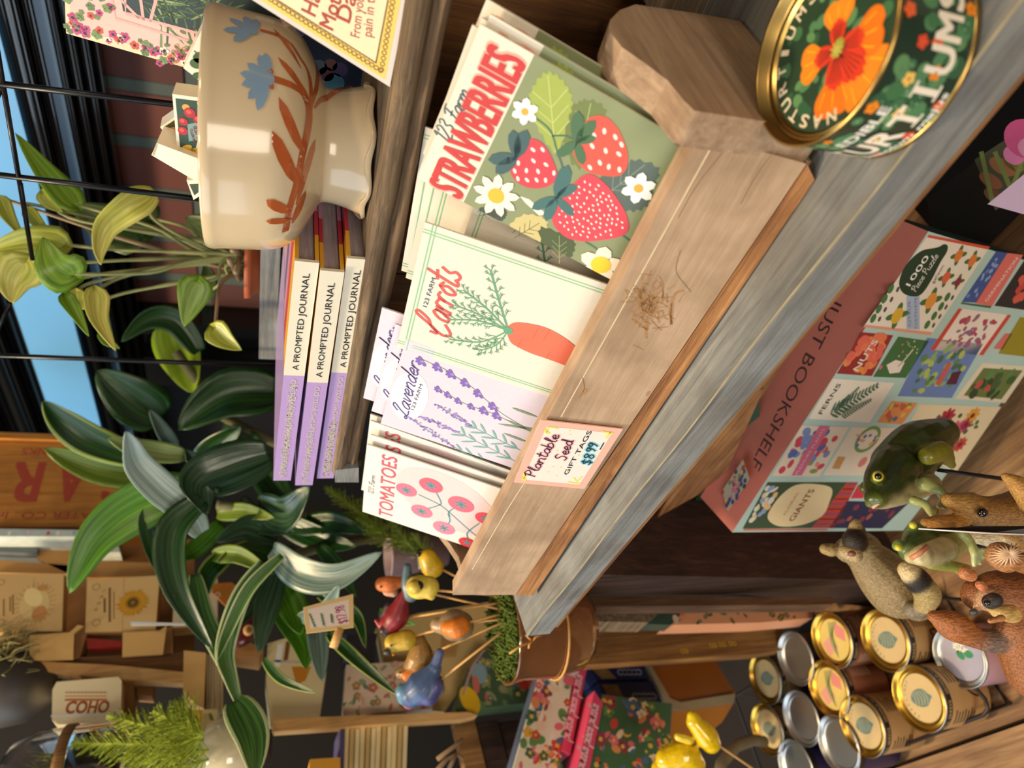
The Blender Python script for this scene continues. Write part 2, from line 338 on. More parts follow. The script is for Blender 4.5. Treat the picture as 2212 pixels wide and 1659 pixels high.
def pxleaf(pts,wpx,mt,parent,roll=0.,shape='lance',fold=.3,name='leaf',wave=0.02,thick=.0006):
    """pts (x,y,depth)"""
    q=[PD(*p) for p in pts]; mid=q[len(q)//2]; vd=(mid-CAM).normalized(); tg=(q[-1]-q[0]).normalized()
    sd=tg.cross(vd).normalized(); nn=vd.copy(); sd=sd*math.cos(roll)+nn*math.sin(roll)
    mb=MB(); leafstrip(mb,q,pxm(wpx,pts[len(pts)//2][2]),sd,mt,shape,fold,wave=wave)
    o=mb.build(name,parent)
    so=o.modifiers.new('thick','SOLIDIFY'); so.thickness=thick; so.offset=0
    return o
def body(name,prims,mt,parent,vox=.0012,smooth=6,blend=900.):
    """prims: ('e',center,radii,rotM|None,color) or ('t',[pts],[radii],color); fused into one surface, coloured by nearest piece"""
    mb=MB(); dm=mat('808080')
    for p in prims:
        if p[0]=='e': mb.ell(p[1],p[2],dm,p[3],24,16)
        else:
            c=[V(q) for q in (catmull([tuple(q) for q in p[1]],4))]; k=len(p[1]); rr=[r[0] for r in catmull([(r,) for r in p[2]],4)] if k>2 else list(p[2]); mb.tube(c,rr,dm,14)
            mb.ell(c[0],rr[0],dm); mb.ell(c[-1],rr[-1],dm)
    o=mb.build(name,parent)
    r=o.modifiers.new('r','REMESH'); r.mode='VOXEL'; r.voxel_size=vox
    s=o.modifiers.new('s','SMOOTH'); s.iterations=smooth; s.factor=.6
    dg=bpy.context.evaluated_depsgraph_get(); dg.update(); me=bpy.data.meshes.new_from_object(o.evaluated_get(dg)); o.modifiers.clear(); o.data=me
    off=V(parent['_o']) if '_o' in parent else world_loc(parent)
    n=len(me.vertices); co_=np.empty(n*3); me.vertices.foreach_get('co',co_); co_=co_.reshape(-1,3)+np.array(off)
    W=np.zeros(n); Cc=np.zeros((n,3))
    for p in prims:
        if p[0]=='e':
            q=co_-np.array(p[1]); M=np.array(p[3]) if p[3] else np.eye(3); q=q@M; rr=np.array(p[2] if isinstance(p[2],(tuple,list)) else (p[2],)*3); d=(np.linalg.norm(q/rr,axis=1)-1)*rr.min()
        else:
            pts=np.array([tuple(a) for a in p[1]]); rs=np.array(p[2]); d=np.full(n,9.)
            for i in range(len(pts)-1):
                a,b=pts[i],pts[i+1]; ab=b-a; t=np.clip(((co_-a)@ab)/max(ab@ab,1e-12),0,1); d=np.minimum(d,np.linalg.norm(co_-a-t[:,None]*ab,axis=1)-(rs[i]+(rs[i+1]-rs[i])*t))
        wt=np.exp(-np.clip(d,-.02,.05)*blend); W+=wt; Cc+=wt[:,None]*np.array(lin(p[-1]))
    Cc/=W[:,None]; at=me.color_attributes.new('Col','FLOAT_COLOR','POINT'); at.data.foreach_set('color',np.c_[Cc,np.ones(n)].astype(np.float32).ravel())
    me.materials.clear(); me.materials.append(mt); me.polygons.foreach_set('use_smooth',[True]*len(me.polygons)); me.polygons.foreach_set('material_index',[0]*len(me.polygons)); me.update()
    return o
def pxbody(name,prims,mt,parent,vox=.0012,smooth=5,blend=900.):
    # tapered limbs given as ([(x,y,depth)...],[pixel radii],colour)
    return body(name,[('t',[PD(*p) for p in pts],[pxm(r,pts[min(i,len(pts)-1)][2]) for i,r in enumerate(rr)],c) for pts,rr,c in prims],mt,parent,vox,smooth,blend)
def pxball(mb,x,y,d,r,mt,sq=1.): mb.ell(PD(x,y,d),pxm(r,d),mt)
def dep(p): return (V(p)-CAM).dot(RM@V((0,0,1)))
def rot(dirv,up=(0,0,1)):
    """3x3 whose local z points along dirv"""
    return V(dirv).normalized().to_track_quat('Z','Y').to_matrix()
# ============================================================ large structure
W_GREY=wood('grey_weathered_wood','64696a','848786','9d9c96',0,1.3,.85,.6,.55)
W_CRATE=wood('pale_crate_wood','a98c70','b5997c','c2a88b',0,1.6,.75,.25,.5)
W_CREND=wood('crate_end_wood','8a7058','a68a6e','bda284',1,.9,.75,.3,.45)
W_EDGE=wood('orange_split_wood','6e4527','a87444','c99a63',0,1.2,.8,.8,.6)
W_OLD=wood('old_dark_barn_wood','43362a','79664f','a38a66',0,1.,.85,.9,.6)
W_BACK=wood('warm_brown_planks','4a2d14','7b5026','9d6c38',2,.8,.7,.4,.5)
W_DARK=wood('dark_brown_board','24150d','38231a','50382b',2,.9,.75,.4,.5)
W_LOW=wood('lower_shelf_wood','6b4a2e','94704a','b28e63',0,.7,.65,.3,.4)
W_PALE=wood('pale_pine_edge','a77b43','c99a5c','ddb77c',2,.8,.6,.2,.3)
W_POST=wood('orange_brown_post','5b3c1d','8a6133','ab8148',2,.8,.65,.3,.4)
def wplank(name,pts,off,mt,label,cat,mside=None,parent=None):
    mb=MB(); mb.prism(pts,off,mt,mside); o=mb.build(name,parent); bv=o.modifiers.new('b','BEVEL'); bv.width=.0012; bv.segments=2
    if parent is None: tag(o,label,cat)
    return o
# main grey shelf board
mb=MB()
top=[(0,0,0),(1.10,-.004,0),(1.10,.205,0),(-.03,.205,0),(-.012,.038,0)]
mb.prism([(x,y,z) for x,y,z in top],(0,0,-.0205),W_GREY)
mb.prism([(.004,.0035,-.0206),(1.10,.0,-.0206),(1.10,.20,-.0206),(-.02,.20,-.0206)],(0,0,-.007),W_EDGE)
rnd2=random.Random(3)
cr=MB()
rib_=[V((x,-.0006+.0007*math.sin(x*37),.0002)) for x in [i*.02 for i in range(54)]]; mb.tube(rib_,.0006,mat('948a70',.8,noise=.4,ns=120),6)
o=mb.build('shelf_board'); bv=o.modifiers.new('b','BEVEL'); bv.width=.0016; bv.segments=2
tag(o,'weathered grey wooden shelf board under the pale seed packet crate','shelf')
# pale crate
NL=V((.03,-math.cos(.14),math.sin(.14))).normalized(); P0=V((.2,.0224,0))
ck=root('wooden_crate',(.25,.075,0),'pale wooden crate holding upright seed packets on the grey shelf','crate')
A=[PP(977,1285,P0,NL),PP(1512,290,P0,NL),PP(1742,354,P0,NL),PP(1114,1285,P0,NL)]
wplank('front_panel',A[::-1],-NL*.0115,W_CRATE,None,None,parent=ck)
B=[PP(1116,1285,P0,NL),PP(1744,356,P0,NL),PP(1790,392,P0,NL),PP(1152,1285,P0,NL)]
B=[p+NL*.0006 for p in B]
for p in B: p.z=max(p.z,.0006)
mb=MB(); mb.prism(B[::-1],-NL*.018,W_EDGE); o=mb.build('base_strip',ck); o['label']='rough orange-brown bottom edge of the crate'
prof=[(.034,.004),(.0335,.066),(.040,.068),(.054,.070),(.066,.0765),(.076,.083),(.088,.0845),(.100,.081),(.112,.073),(.122,.062),(.126,.03),(.128,.004)]
def endpanel(x0,x1,dz=0.,tw=0.):
    mb=MB(); pr=[(x0+tw*z,y,z*(1+dz)) for y,z in prof]; mb.prism(pr,(x1-x0,0,0),W_CREND); o=mb.build('end_panel',ck); bv=o.modifiers.new('b','BEVEL'); bv.width=.0025; bv.segments=3; return o
endpanel(.4435,.4585,0,-.02)
endpanel(.034,.043,-.12,.02)
mb=MB(); mb.box((.044,.036,.0005),(.4434,.126,.008),W_CRATE); mb.build('crate_floor',ck)
mb=MB(); mb.box((.044,.1262,.0005),(.4434,.132,.05),W_CRATE); mb.build('back_panel',ck)
# scuffs rubbed through the pale paint of the crate front
fr=Fr(PP(1128,1285,P0,NL),PP(1760,364,P0,NL)-PP(1128,1285,P0,NL),(-NL).cross((PP(1760,364,P0,NL)-PP(1128,1285,P0,NL)).normalized())*1,NL)
if fr.ey.z<0: fr.ey=-fr.ey
def inf(x,y):
    d=PP(x,y,P0,NL)-fr.o; return (d.dot(fr.ex),d.dot(fr.ey))
mb=MB(); SCF=mat('a87d4e',.7,noise=.3,ns=300); CRK=mat('8a6a48',.8,noise=.3,ns=200); PAL=mat('e2cda6',.7,noise=.2,ns=200)
r3=random.Random(11)
for i in range(120):
    x,y=r3.gauss(1400,20),r3.gauss(655,26); a=r3.uniform(0,6.3); l=r3.uniform(8,34)
    rib(mb,fr,[inf(x,y),inf(x+l*.5*math.cos(a)+r3.uniform(-4,4),y+l*.5*math.sin(a)),inf(x+l*math.cos(a),y+l*math.sin(a))],r3.uniform(.00025,.0007),SCF,1,4)
for q in ([(1450,700),(1448,665),(1458,635),(1475,628)],[(1365,690),(1380,700),(1398,712)],[(1394,690),(1396,730)],[(1452,655),(1449,700)]): rib(mb,fr,[inf(*p) for p in q],.0012,SCF,1)
for q in ([(1470,540),(1460,585),(1480,615),(1492,630)],[(1560,330),(1505,400),(1465,470)],[(1672,325),(1630,385),(1600,440)],[(1380,910),(1395,885),(1410,870)],[(1250,860),(1262,840),(1258,815)]): rib(mb,fr,[inf(*p) for p in q],.00035,CRK,1)
rib(mb,fr,[inf(*p) for p in [(1535,320),(1455,465),(1380,600),(1330,690),(1262,810),(1212,900)]],.0007,PAL,1)
rib(mb,fr,[inf(*p) for p in [(1210,910),(1150,1015),(1090,1110),(1020,1230)]],.0007,PAL,1)
for p in [(1262,846,16),(1400,850,12),(1600,326,9)]: oval(mb,fr,*inf(p[0],p[1]),pxm(p[2],.45)*.6,pxm(p[2],.45)*.25,SCF,1)
o=mb.build('rubbed_wear',ck); o['label']='brown scuffs and cracks on the crate front'
# upper boards the books stand on
def live(name,x0,x1,y,z0,z1,mt,seed,label):
    mb=MB(); r=random.Random(seed); n=46; m=7; vs=[]
    for i in range(n+1):
        x=x0+(x1-x0)*i/n; j0=r.uniform(-.0014,.0014)
        for j in range(m+1):
            t=j/m; z=z0+(z1-z0)*t; vs.append((x,y-.004*math.sin(math.pi*t)+j0+r.uniform(-.0006,.0006),z))
        vs.append((x,y+.19,z1)); vs.append((x,y+.19,z0))
    k=m+3
    mb.add(vs,[[i*k+j,(i+1)*k+j,(i+1)*k+(j+1)%k,i*k+(j+1)%k] for i in range(n) for j in range(k)]+[list(range(k)),[n*k+j for j in range(k)][::-1]],mt,True)
    o=mb.build(name); e=o.modifiers.new('e','EDGE_SPLIT'); e.split_angle=.9; return tag(o,label,'shelf')
live('upper_board',.068,.85,.1215,.1520,.1624,W_OLD,5,'dark barn wood board carrying the three journals and flowered bowl')
live('under_board',.076,.85,.1250,.143,.1518,wood('under_board_wood','4a3826','7c644a','96795a',0,1.,.8,.6,.5),9,'thin brown board directly beneath the dark barn wood board')
wplank('end_block',[P(722,1016,1,.118),P(775,1010,1,.118),P(775,1042,1,.118),P(724,1042,1,.118)],(0,.05,0),W_GREY,'small grey wood block at left end of barn wood board','wood block')
# backing of the space behind the crate
mb=MB()
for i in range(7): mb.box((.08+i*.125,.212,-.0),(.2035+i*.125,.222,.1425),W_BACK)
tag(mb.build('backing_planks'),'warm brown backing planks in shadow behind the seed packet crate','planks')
wplank('support_slat',[P(1330,62,1,.185),P(1345,62,1,.185),P(1318,165,1,.185),P(1300,150,1,.185)],(.0,.012,0),W_EDGE,'narrow brown slat standing behind the crate end','slat')
wplank('moulded_block',[P(1395,-30,1,.17),P(1395,12,1,.17),P(1580,60,1,.17),P(1600,-30,1,.17)],(0,.035,0),W_OLD,'dark moulded wood block behind the curved crate end','wood block')
# lower shelf, planks, posts
ZL=-.535
mb=MB(); mb.box((-.26,-.118,ZL-.02),(.75,.42,ZL),W_LOW); tag(mb.build('lower_shelf'),'lower brown wooden shelf under the seed tins and bookshelf puzzle','shelf')
mb=MB(); mb.box((-.40,-.42,ZL-.012),(.75,-.123,ZL+.008),W_LOW); tag(mb.build('front_plank'),'smooth brown plank at lowest front edge beside the tins','plank')
q=[P(1236,1250,1,.02),P(1236,1284,1,.02),P(1420,1283,1,.02),P(2075,1302,1,.02),P(2075,1262,1,.02)]
def board_px(name,edge,yv,dep,mt,label,cat):
    pts=[P(x,y,1,yv) for x,y in edge]
    for p in pts: p.z=min(-.0285,max(ZL+.0008,p.z))
    return wplank(name,pts,(0,dep,0),mt,label,cat)
board_px('upright_board',[(1236,1240),(1236,1284),(1600,1284),(2100,1290),(2100,1244)],.05,.20,W_DARK,'dark brown upright board under the left end of the grey shelf','upright board')
# back wall, black shop front
BR=MB(); BRM=bpy.data.materials.new('brick'); BRM.use_nodes=True; nt=BRM.node_tree; b=nt.nodes['Principled BSDF']
tc=nt.nodes.new('ShaderNodeTexCoord'); mp=nt.nodes.new('ShaderNodeMapping'); mp.inputs['Rotation'].default_value=(0,0,math.pi/2); sx=nt.nodes.new('ShaderNodeSeparateXYZ'); cx=nt.nodes.new('ShaderNodeCombineXYZ')
bt=nt.nodes.new('ShaderNodeTexBrick'); nt.links.new(tc.outputs['Object'],sx.inputs[0]); nt.links.new(sx.outputs[2],cx.inputs[0]); nt.links.new(sx.outputs[0],cx.inputs[1]); nt.links.new(cx.outputs[0],bt.inputs['Vector'])
bt.inputs['Scale'].default_value=1; bt.inputs['Brick Width'].default_value=.23; bt.inputs['Row Height'].default_value=.086; bt.inputs['Mortar Size'].default_value=.011; bt.offset=0
bt.inputs['Color1'].default_value=(*lin('4b2d2b'),1); bt.inputs['Color2'].default_value=(*lin('63352b'),1); bt.inputs['Mortar'].default_value=(*lin('48544f'),1); bt.inputs['Mortar Smooth'].default_value=.3
nt.links.new(bt.outputs[0],b.inputs['Base Color']); b.inputs['Roughness'].default_value=.8
bp=nt.nodes.new('ShaderNodeBump'); bp.inputs['Strength'].default_value=.6; bp.inputs['Distance'].default_value=.01; bp.invert=True; nt.links.new(bt.outputs['Fac'],bp.inputs['Height']); nt.links.new(bp.outputs[0],b.inputs['Normal'])
YW=.78
BX=P(380,655,1,YW).x
mb=MB(); mb.box((BX,YW,-.6),(1.6,YW+.05,1.6),BRM); tag(mb.build('wall_back'),kind='structure')
mb=MB(); mb.box((-1.6,YW+.05,-.6),(BX-.0001,YW+.1,1.8),mat('0a0a0b',.6)); tag(mb.build('wall_rear'),kind='structure')
mb=MB(); mb.box((-1.7,-1.5,-.62),(1.7,1.0,-.6),mat('1c140f',.8)); tag(mb.build('floor'),kind='structure')
mb=MB(); mb.box((-1.25,-.8,-.6),(-1.2,YW+.1,1.8),mat('0e0b09',.8)); tag(mb.build('wall_left'),kind='structure')
BLK=mat('0b0d10',.16,coat=.5,noise=.2); SKY_BLU=mat('62a0d6',.35,noise=.12,ns=8)  # the blue is sky reflected in black gloss trim, painted as base colour
def zat(x,y,Y): return P(x,y,1,Y).z
Y0=YW-.0005
def strip(n,za,zb,y0,y1,mt,x0=-1.15,x1=1.6):
    mb=MB(); mb.box((x0,y0,za),(x1,y1,zb),mt); o=mb.build(n); return tag(o,kind='structure')
# heights read where the trim crosses the top-left of the view
zA=zat(215,150,.74); z1_=zat(103,0,.71); z2_=zat(62,0,.69); z3_=zat(88,400,.68); z4_=zat(72,780,.68)
def reeds(name,za,zb,n,d0,d1):
    mb=MB(); hh=(zb-za)/n; rr_=random.Random(n)
    for i in range(n):
        dep_=d0+(d1-d0)*i/n+(.012 if i%2 else 0); mb.box((-1.15,Y0-dep_,za+hh*i+.0008),(1.6,Y0-.002,za+hh*(i+1)-.0008),BLK); mb.tube([(-1.15,Y0-dep_,za+hh*(i+.5)),(1.6,Y0-dep_,za+hh*(i+.5))],hh*.28,BLK,10)
    return tag(mb.build(name),kind='structure')
SKY_SLT=mat('34506a',.3,noise=.12,ns=8)  # slate tone: sky reflection on the black trim, put into the colour
reeds('trim_1',zA,z1_,6,.03,.07); strip('trim_2',z1_+.001,z2_,Y0-.078,Y0,SKY_SLT); reeds('trim_3',z2_+.001,z3_,3,.08,.10); strip('trim_5',z3_+.001,z4_,Y0-.104,Y0,SKY_BLU); reeds('trim_6',z4_+.001,z4_+.16,7,.10,.16)
# black window frame left of the brick
mb=MB()
for i,(wd,dp) in enumerate(((.03,.05),(.05,.03),(.08,.06))):
    x1=BX-sum((.03,.05,.08)[:i]); mb.box((x1-wd+.002,Y0-dp,-.6),(x1,Y0+.03,zA-.001-.0),BLK)
tag(mb.build('trim_4'),kind='structure')
# ============================================================ seed packets
class PF(Fr):        # frame that also maps photo pixels on to its plane
    def __init__(s,o,ex,n):
        n=V(n).normalized(); ex=V(ex); ex=(ex-n*ex.dot(n)).normalized(); super().__init__(o,ex,n.cross(ex),n)
    def w(s,x,y): return PP(x,y,s.o,s.n)
    def px(s,x,y): d=s.w(x,y)-s.o; return (d.dot(s.ex),d.dot(s.ey))
    def mtx(s): return Matrix(((s.ex.x,s.ey.x,s.n.x,s.o.x),(s.ex.y,s.ey.y,s.n.y,s.o.y),(s.ex.z,s.ey.z,s.n.z,s.o.z),(0,0,0,1)))
LF=Fr((0,0,0),(1,0,0),(0,1,0))
def nrm(lean,yaw): a,b=math.radians(lean),math.radians(yaw); return V((math.sin(b)*math.cos(a),-math.cos(b)*math.cos(a),math.sin(a)))
def pframe(TL,TR,p0,n,H):
    f=PF(p0,(1,0,0),n); a,b=f.w(*TL),f.w(*TR); g=PF(a,b-a,n); g.o=a-g.ey*H; return g,(b-a).length
def behind(o,g,k,W,H,dx,dz,rl,label):
    # one more packet of the same kind, k thicknesses further back in the row
    e=g.ex+g.ey*rl; q=PF(g.o-g.n*(.0030*k),e,g.n); q.o=q.o+g.ex*dx+g.ey*dz
    c=o.copy(); COL.objects.link(c); c.matrix_world=q.mtx(); return tag(c,label,'seed packet',GRP)
def paper(h): return mat(h,.5,noise=.05,ns=300)
def tp(mb,fr,t,A,B,cap,mt,L=2,bold=0.,src=None):
    a,b=src.px(*A),src.px(*B); text(mb,fr,t,a[0],a[1],cap,mt,L,math.dist(a,b),'l',math.atan2(b[1]-a[1],b[0]-a[0]),bold)
def sp(mb,fr,t,A,B,xh,w_,mt,L=2,src=None,sl=.25):
    a,b=src.px(*A),src.px(*B); script(mb,fr,t,a[0],a[1],xh,w_,mt,L,math.atan2(b[1]-a[1],b[0]-a[0]),'l',.06,sl,math.dist(a,b))
def inside(p,pl):
    c=False; j=len(pl)-1
    for i in range(len(pl)):
        if (pl[i][1]>p[1])!=(pl[j][1]>p[1]) and p[0]<(pl[j][0]-pl[i][0])*(p[1]-pl[i][1])/(pl[j][1]-pl[i][1])+pl[i][0]: c=not c
        j=i
    return c
def blank(W,H,h,th=.0011):
    CLIP[0]=(W,H)
    mb=MB(); mb.box((0,0,-th),(W,H,0),paper(h)); return mb
def place(o,g): o.matrix_world=g.mtx()
def z1(x,y): return (1100+x*.27125,y*.27125)
def z2(x,y): return (1100+x*.27125,400+y*.27125)
def z3(x,y): return (550+x*.27125,800+y*.27125)
def z4(x,y): return (550+x*.27125,400+y*.27125)
def z5(x,y): return (550+x*.27125,y*.27125)
# ---- strawberries
gS,WS=pframe((903,385),(1038,52),(.30,.0635,.071),nrm(23.5,0),.14); g=gS; H_S=((g.o+g.ey*.14).z-min(0,g.ex.z*.086)*-1-.0125)/g.ey.z; g.o=g.o+g.ey*(.14-H_S); q=gS.px
def art_straw(full=True):
    W=WS; mb=blank(W,H_S,'e4dcc8'); vb=(q(1154,125)[1]+q(1000,434)[1])/2
    rect(mb,LF,0,0,W,vb,mat('858f66',.5,noise=.12,ns=60),1)
    def leaf(c,pts,hexc,vein,serr=True,L=2):
        pl=[q(*p) for p in pts]; pl=catmull(pl,5,True)
        if serr:
            cx=sum(p[0] for p in pl)/len(pl); cy=sum(p[1] for p in pl)/len(pl); pl=[(cx+(p[0]-cx)*(1.05 if i%2 else .94),cy+(p[1]-cy)*(1.05 if i%2 else .94)) for i,p in enumerate(pl)]
        poly(mb,LF,pl,paper(hexc),L)
        b,t=q(*c[0]),q(*c[1]); rib(mb,LF,[b,t],.0003,paper(vein),L+.5,1)
        dx,dy=t[0]-b[0],t[1]-b[1]
        for k in (.2,.4,.6):
            for s_ in (-1,1):
                p0=(b[0]+dx*k,b[1]+dy*k); rib(mb,LF,[p0,(p0[0]+dx*.22-s_*dy*.22,p0[1]+dy*.22+s_*dx*.22)],.00025,paper(vein),L+.5,1)
    leaf((z1(370,1210),z1(310,600)),[z1(300,570),z1(430,640),z1(505,790),z1(470,960),z1(380,1220),z1(240,1040),z1(150,850),z1(190,690)],'9aab49','d6dc90')
    leaf((z1(560,1260),z1(650,820)),[z1(640,790),z1(770,880),z1(720,1100),z1(560,1340),z1(430,1150),z1(440,900),z1(540,820)],'6d7b40','b9c47a',L=1.6)
    leaf((z1(760,1560),z1(1080,1310)),[z1(1000,1270),z1(1190,1340),z1(1150,1500),z1(1100,1640),z1(960,1680),z1(820,1600),z1(720,1400),z1(880,1340)],'52625a','8d9f92',L=1.6)
    leaf((z2(40,420),z2(240,300)),[z2(0,330),z2(120,230),z2(280,260),z2(300,330),z2(220,480),z2(90,440)],'c5b97a','4d4a22')
    leaf((z2(400,620),z2(400,400)),[z2(240,340),z2(400,380),z2(520,450),z2(500,560),z2(440,620),z2(300,560)],'48552a','9ba46c',L=2.4)
    leaf((z4(1790,240),z4(1960,215)),[z4(1755,225),z4(1850,160),z4(1990,190),z4(2005,240),z4(1960,285),z4(1860,265)],'3f4a35','39442f')
    poly(mb,LF,[q(*p) for p in (z2(85,85),z2(160,110),z2(300,230),z2(240,240),z2(130,140))],paper('e6ead6'),2)
    def berry(pts,hexc,sd,n,sz):
        pl=catmull([q(*p) for p in pts],4,True); poly(mb,LF,pl,mat(hexc,.5,noise=.15,ns=80),3); r=random.Random(sd)
        cx=sum(p[0] for p in pl)/len(pl); cy=sum(p[1] for p in pl)/len(pl); sm=[(cx+(p[0]-cx)*.86,cy+(p[1]-cy)*.86) for p in pl]; got=[]; xs=[p[0] for p in sm]; ys=[p[1] for p in sm]
        for _ in range(4000):
            p=(r.uniform(min(xs),max(xs)),r.uniform(min(ys),max(ys)))
            if inside(p,sm) and all(math.dist(p,g)>sz*3.6 for g in got): got.append(p)
            if len(got)>=n: break
        for p in got: oval(mb,LF,*p,sz*1.25,sz*.72,paper('f8e2da'),3.6,.5+r.uniform(-.5,.5)+.4,10)
    berry([z1(*p) for p in [(505,1200),(520,1120),(580,1010),(650,930),(760,925),(850,1000),(900,1090),(940,1200),(945,1300),(920,1360),(860,1400),(740,1395),(640,1370),(560,1310)]],'df5240',1,13,.0012)
    berry([z1(*p) for p in [(10,1350),(30,1250),(80,1160),(150,1105),(230,1115),(300,1180),(360,1300),(388,1400),(360,1450),(280,1490),(170,1495),(80,1460),(30,1410)]],'cc3c47',2,14,.0011)
    berry([z2(*p) for p in [(345,240),(380,160),(450,60),(560,-60),(650,-90),(760,-20),(850,90),(920,200),(952,300),(945,360),(900,400),(780,430),(600,445),(470,420),(390,360),(350,300)]],'d4414e',3,85,.0006)
    def cal(c,tips,hexc,wd=.5):
        a=q(*c)
        for t in tips: b=q(*t); d=math.dist(a,b); petal(mb,LF,a[0],a[1],d,d*wd,math.atan2(b[1]-a[1],b[0]-a[0]),paper(hexc),4.2)
    cal(z1(540,1130),[z1(690,950),z1(695,1090),z1(590,1310),z1(380,1240),z1(550,880)],'456b46',.42)
    cal(z1(60,1250),[z1(30,1030),z1(140,1030),z5(1860,1270),z5(1920,1375)],'3b5a5c',.45)
    cal(z1(375,1570),[z1(470,1310),z1(545,1470),z1(180,1660),z2(290,280),z2(515,240)],'3f6a68',.38)
    for pts in ([z1(190,920),z1(330,1040),z1(380,1200),z1(430,1370),z1(390,1560)],[z1(345,1080),z1(450,1080),z1(530,1120)],[z2(610,450),z2(700,510),z2(720,570)],[z2(880,380),z2(960,440)]): rib(mb,LF,[q(*p) for p in pts],.0009,paper('4a6e58'),2.6)
    for c,r_,n,cp,cc,rc in ((z1(127,885),.0062,6,'fbfaf4','eda93a',.28),(z1(1030,1495),.0080,6,'fbfaf4','eda93a',.28),(z5(1925,1555),.0115,9,'f8e9d8','e9b52a',.36),(z2(730,630),.0112,5,'f5e6cf','ecc81c',.46)):
        a=q(*c); flower(mb,LF,a[0],a[1],r_,n,paper(cp),paper(cc),4.5,rc,.3,1.15)
    cap=abs(q(922,385)[1]-q(993,428)[1])*.97
    tp(mb,LF,'STRAWBERRIES',(995,433),(1137,133),cap*1.03,paper('e8ac98'),2,.030,gS); tp(mb,LF,'STRAWBERRIES',(994,430),(1136,137),cap,paper('c4302d'),3,.024,gS)
    if full: sp(mb,LF,'123 Farm',(969,311),(1018,203),.0040,.0007,paper('3c5560'),2,gS)
    return mb
GRP='seed packets filed in the pale crate'
oS=art_straw().build('seed_packet',origin=(0,0,0)); place(oS,gS); tag(oS,'frontmost strawberries seed packet with red title and three red berries','seed packet',GRP)
def copyp(o,kind,TL,TR,p0,n,H,label):
    g,_=pframe(TL,TR,p0,n,H); c=o.copy(); COL.objects.link(c); c.matrix_world=g.mtx(); return tag(c,label,'seed packet',GRP)
oS2=art_straw(False).build('seed_packet',origin=(0,0,0)); MS2=oS2.data; bpy.data.objects.remove(oS2)
for k,dx,dz,rl,lb in ((1,.0025,-.001,-.012,'strawberries packet directly behind the frontmost strawberries packet'),(2,.0015,.0,.012,'strawberries packet third from the front, peach corner peeking above'),(3.2,-.002,.0015,.03,'strawberries packet fourth from the front with pale blank corner'),(4.6,.003,.0035,-.01,'rearmost strawberries packet, only top corner and dark side edge visible')): behind(oS,gS,k,WS,H_S,dx,dz,rl,lb).data=MS2
# ---- carrots
gC,WC=pframe((857,750),(918,480),(.24,.0625,.071),nrm(21.5,0),.14); g=gC; H_C=((g.o+g.ey*.14).z-min(0,g.ex.z*.086)*-1-.0125)/g.ey.z; g.o=g.o+g.ey*(.14-H_C); q2=gC.px
def art_carrot(full=True):
    W=WC; mb=blank(W,H_C,'e0d9c9'); G=paper('86c393')
    for i in (.0042,.0060):
        rect(mb,LF,i-.0003,0,i+.0003,H_C,G); rect(mb,LF,W-i-.0003,0,W-i+.0003,H_C,G); rect(mb,LF,0,H_C-i-.0003,W,H_C-i+.0003,G,1.3); rect(mb,LF,0,i-.0003,W,i+.0003,G,1.3)
    pl=catmull([q2(*p) for p in [(1095,712),(1103,700),(1118,696),(1145,699),(1175,706),(1205,720),(1240,745),(1300,800),(1318,822),(1260,806),(1218,788),(1180,774),(1148,763),(1120,750),(1102,737)]],4,True)
    poly(mb,LF,pl,mat('de6a4b',.5,noise=.1,ns=80),2)
    for a in ([(1128,731),(1122,742),(1118,750)],[(1163,708),(1156,720),(1152,730)],[(1187,714),(1180,724),(1174,735)],[(1190,758),(1184,766),(1180,774)]): rib(mb,LF,[q2(*p) for p in a],.00022,paper('b9513a'),2.6)
    GS=paper('5f9d76'); a=q2(1098,714); oval(mb,LF,*a,.0027,.0027,GS,3)
    r=random.Random(4)
    for tip,mid,wd in (((1060,585),(1078,650),.0011),((1003,628),(1050,665),.0010),((975,690),(1035,693),.0009),((973,733),(1040,738),.0009),((1036,757),(1072,745),.0007),((985,660),(1036,680),.0008)):
        b,c,t=a,q2(*mid),q2(*tip); st=catmull([b,c,t],8); rib(mb,LF,st,wd,GS,2.3,1)
        n=len(st)
        for k in range(4,n,2):
            p=st[k]; d=(st[min(k+1,n-1)][0]-st[k-1][0],st[min(k+1,n-1)][1]-st[k-1][1]); an=math.atan2(d[1],d[0]); ln_=.0072*(1-.42*k/n)
            for s_ in (-1,1):
                aa=an+s_*r.uniform(.55,.85); e=(p[0]+ln_*math.cos(aa),p[1]+ln_*math.sin(aa)); rib(mb,LF,[p,e],.00042,GS,2,1)
                for f,sp_ in ((.5,.7),(.75,-.7),(.75,.7)):
                    m=(p[0]+(e[0]-p[0])*f,p[1]+(e[1]-p[1])*f); rib(mb,LF,[m,(m[0]+ln_*.34*math.cos(aa+sp_),m[1]+ln_*.34*math.sin(aa+sp_))],.00036,GS,2,1)
    if full: sp(mb,LF,'Carrots',(960,724),(996,592),.0092,.0017,paper('d8574f'),2,gC,.35)
    if full: tp(mb,LF,'123 FARM',(922,664),(942,602),.0026,paper('44586f'),2,.005,gC)
    return mb
oC=art_carrot().build('seed_packet',origin=(0,0,0)); place(oC,gC); tag(oC,'frontmost carrots seed packet with orange carrot and ferny green top','seed packet',GRP)
oC2=art_carrot(False).build('seed_packet',origin=(0,0,0)); MC2=oC2.data; bpy.data.objects.remove(oC2)
for k,dx,dz,rl,lb in ((7,.026,.002,-.01,'carrots packet second from the front, green corner crossing above it'),(5.2,.013,-.016,-.05,'carrots packet tilted behind the front one, green border beside strawberries packet'),(8.3,.032,.007,.0,'carrots packet third from front with white top corner under strawberries'),(9.6,.037,.011,.03,'rearmost carrots packet leaning at left beside lavender packets')): behind(oC,gC,k,WC,H_C,dx,dz,rl,lb).data=MC2
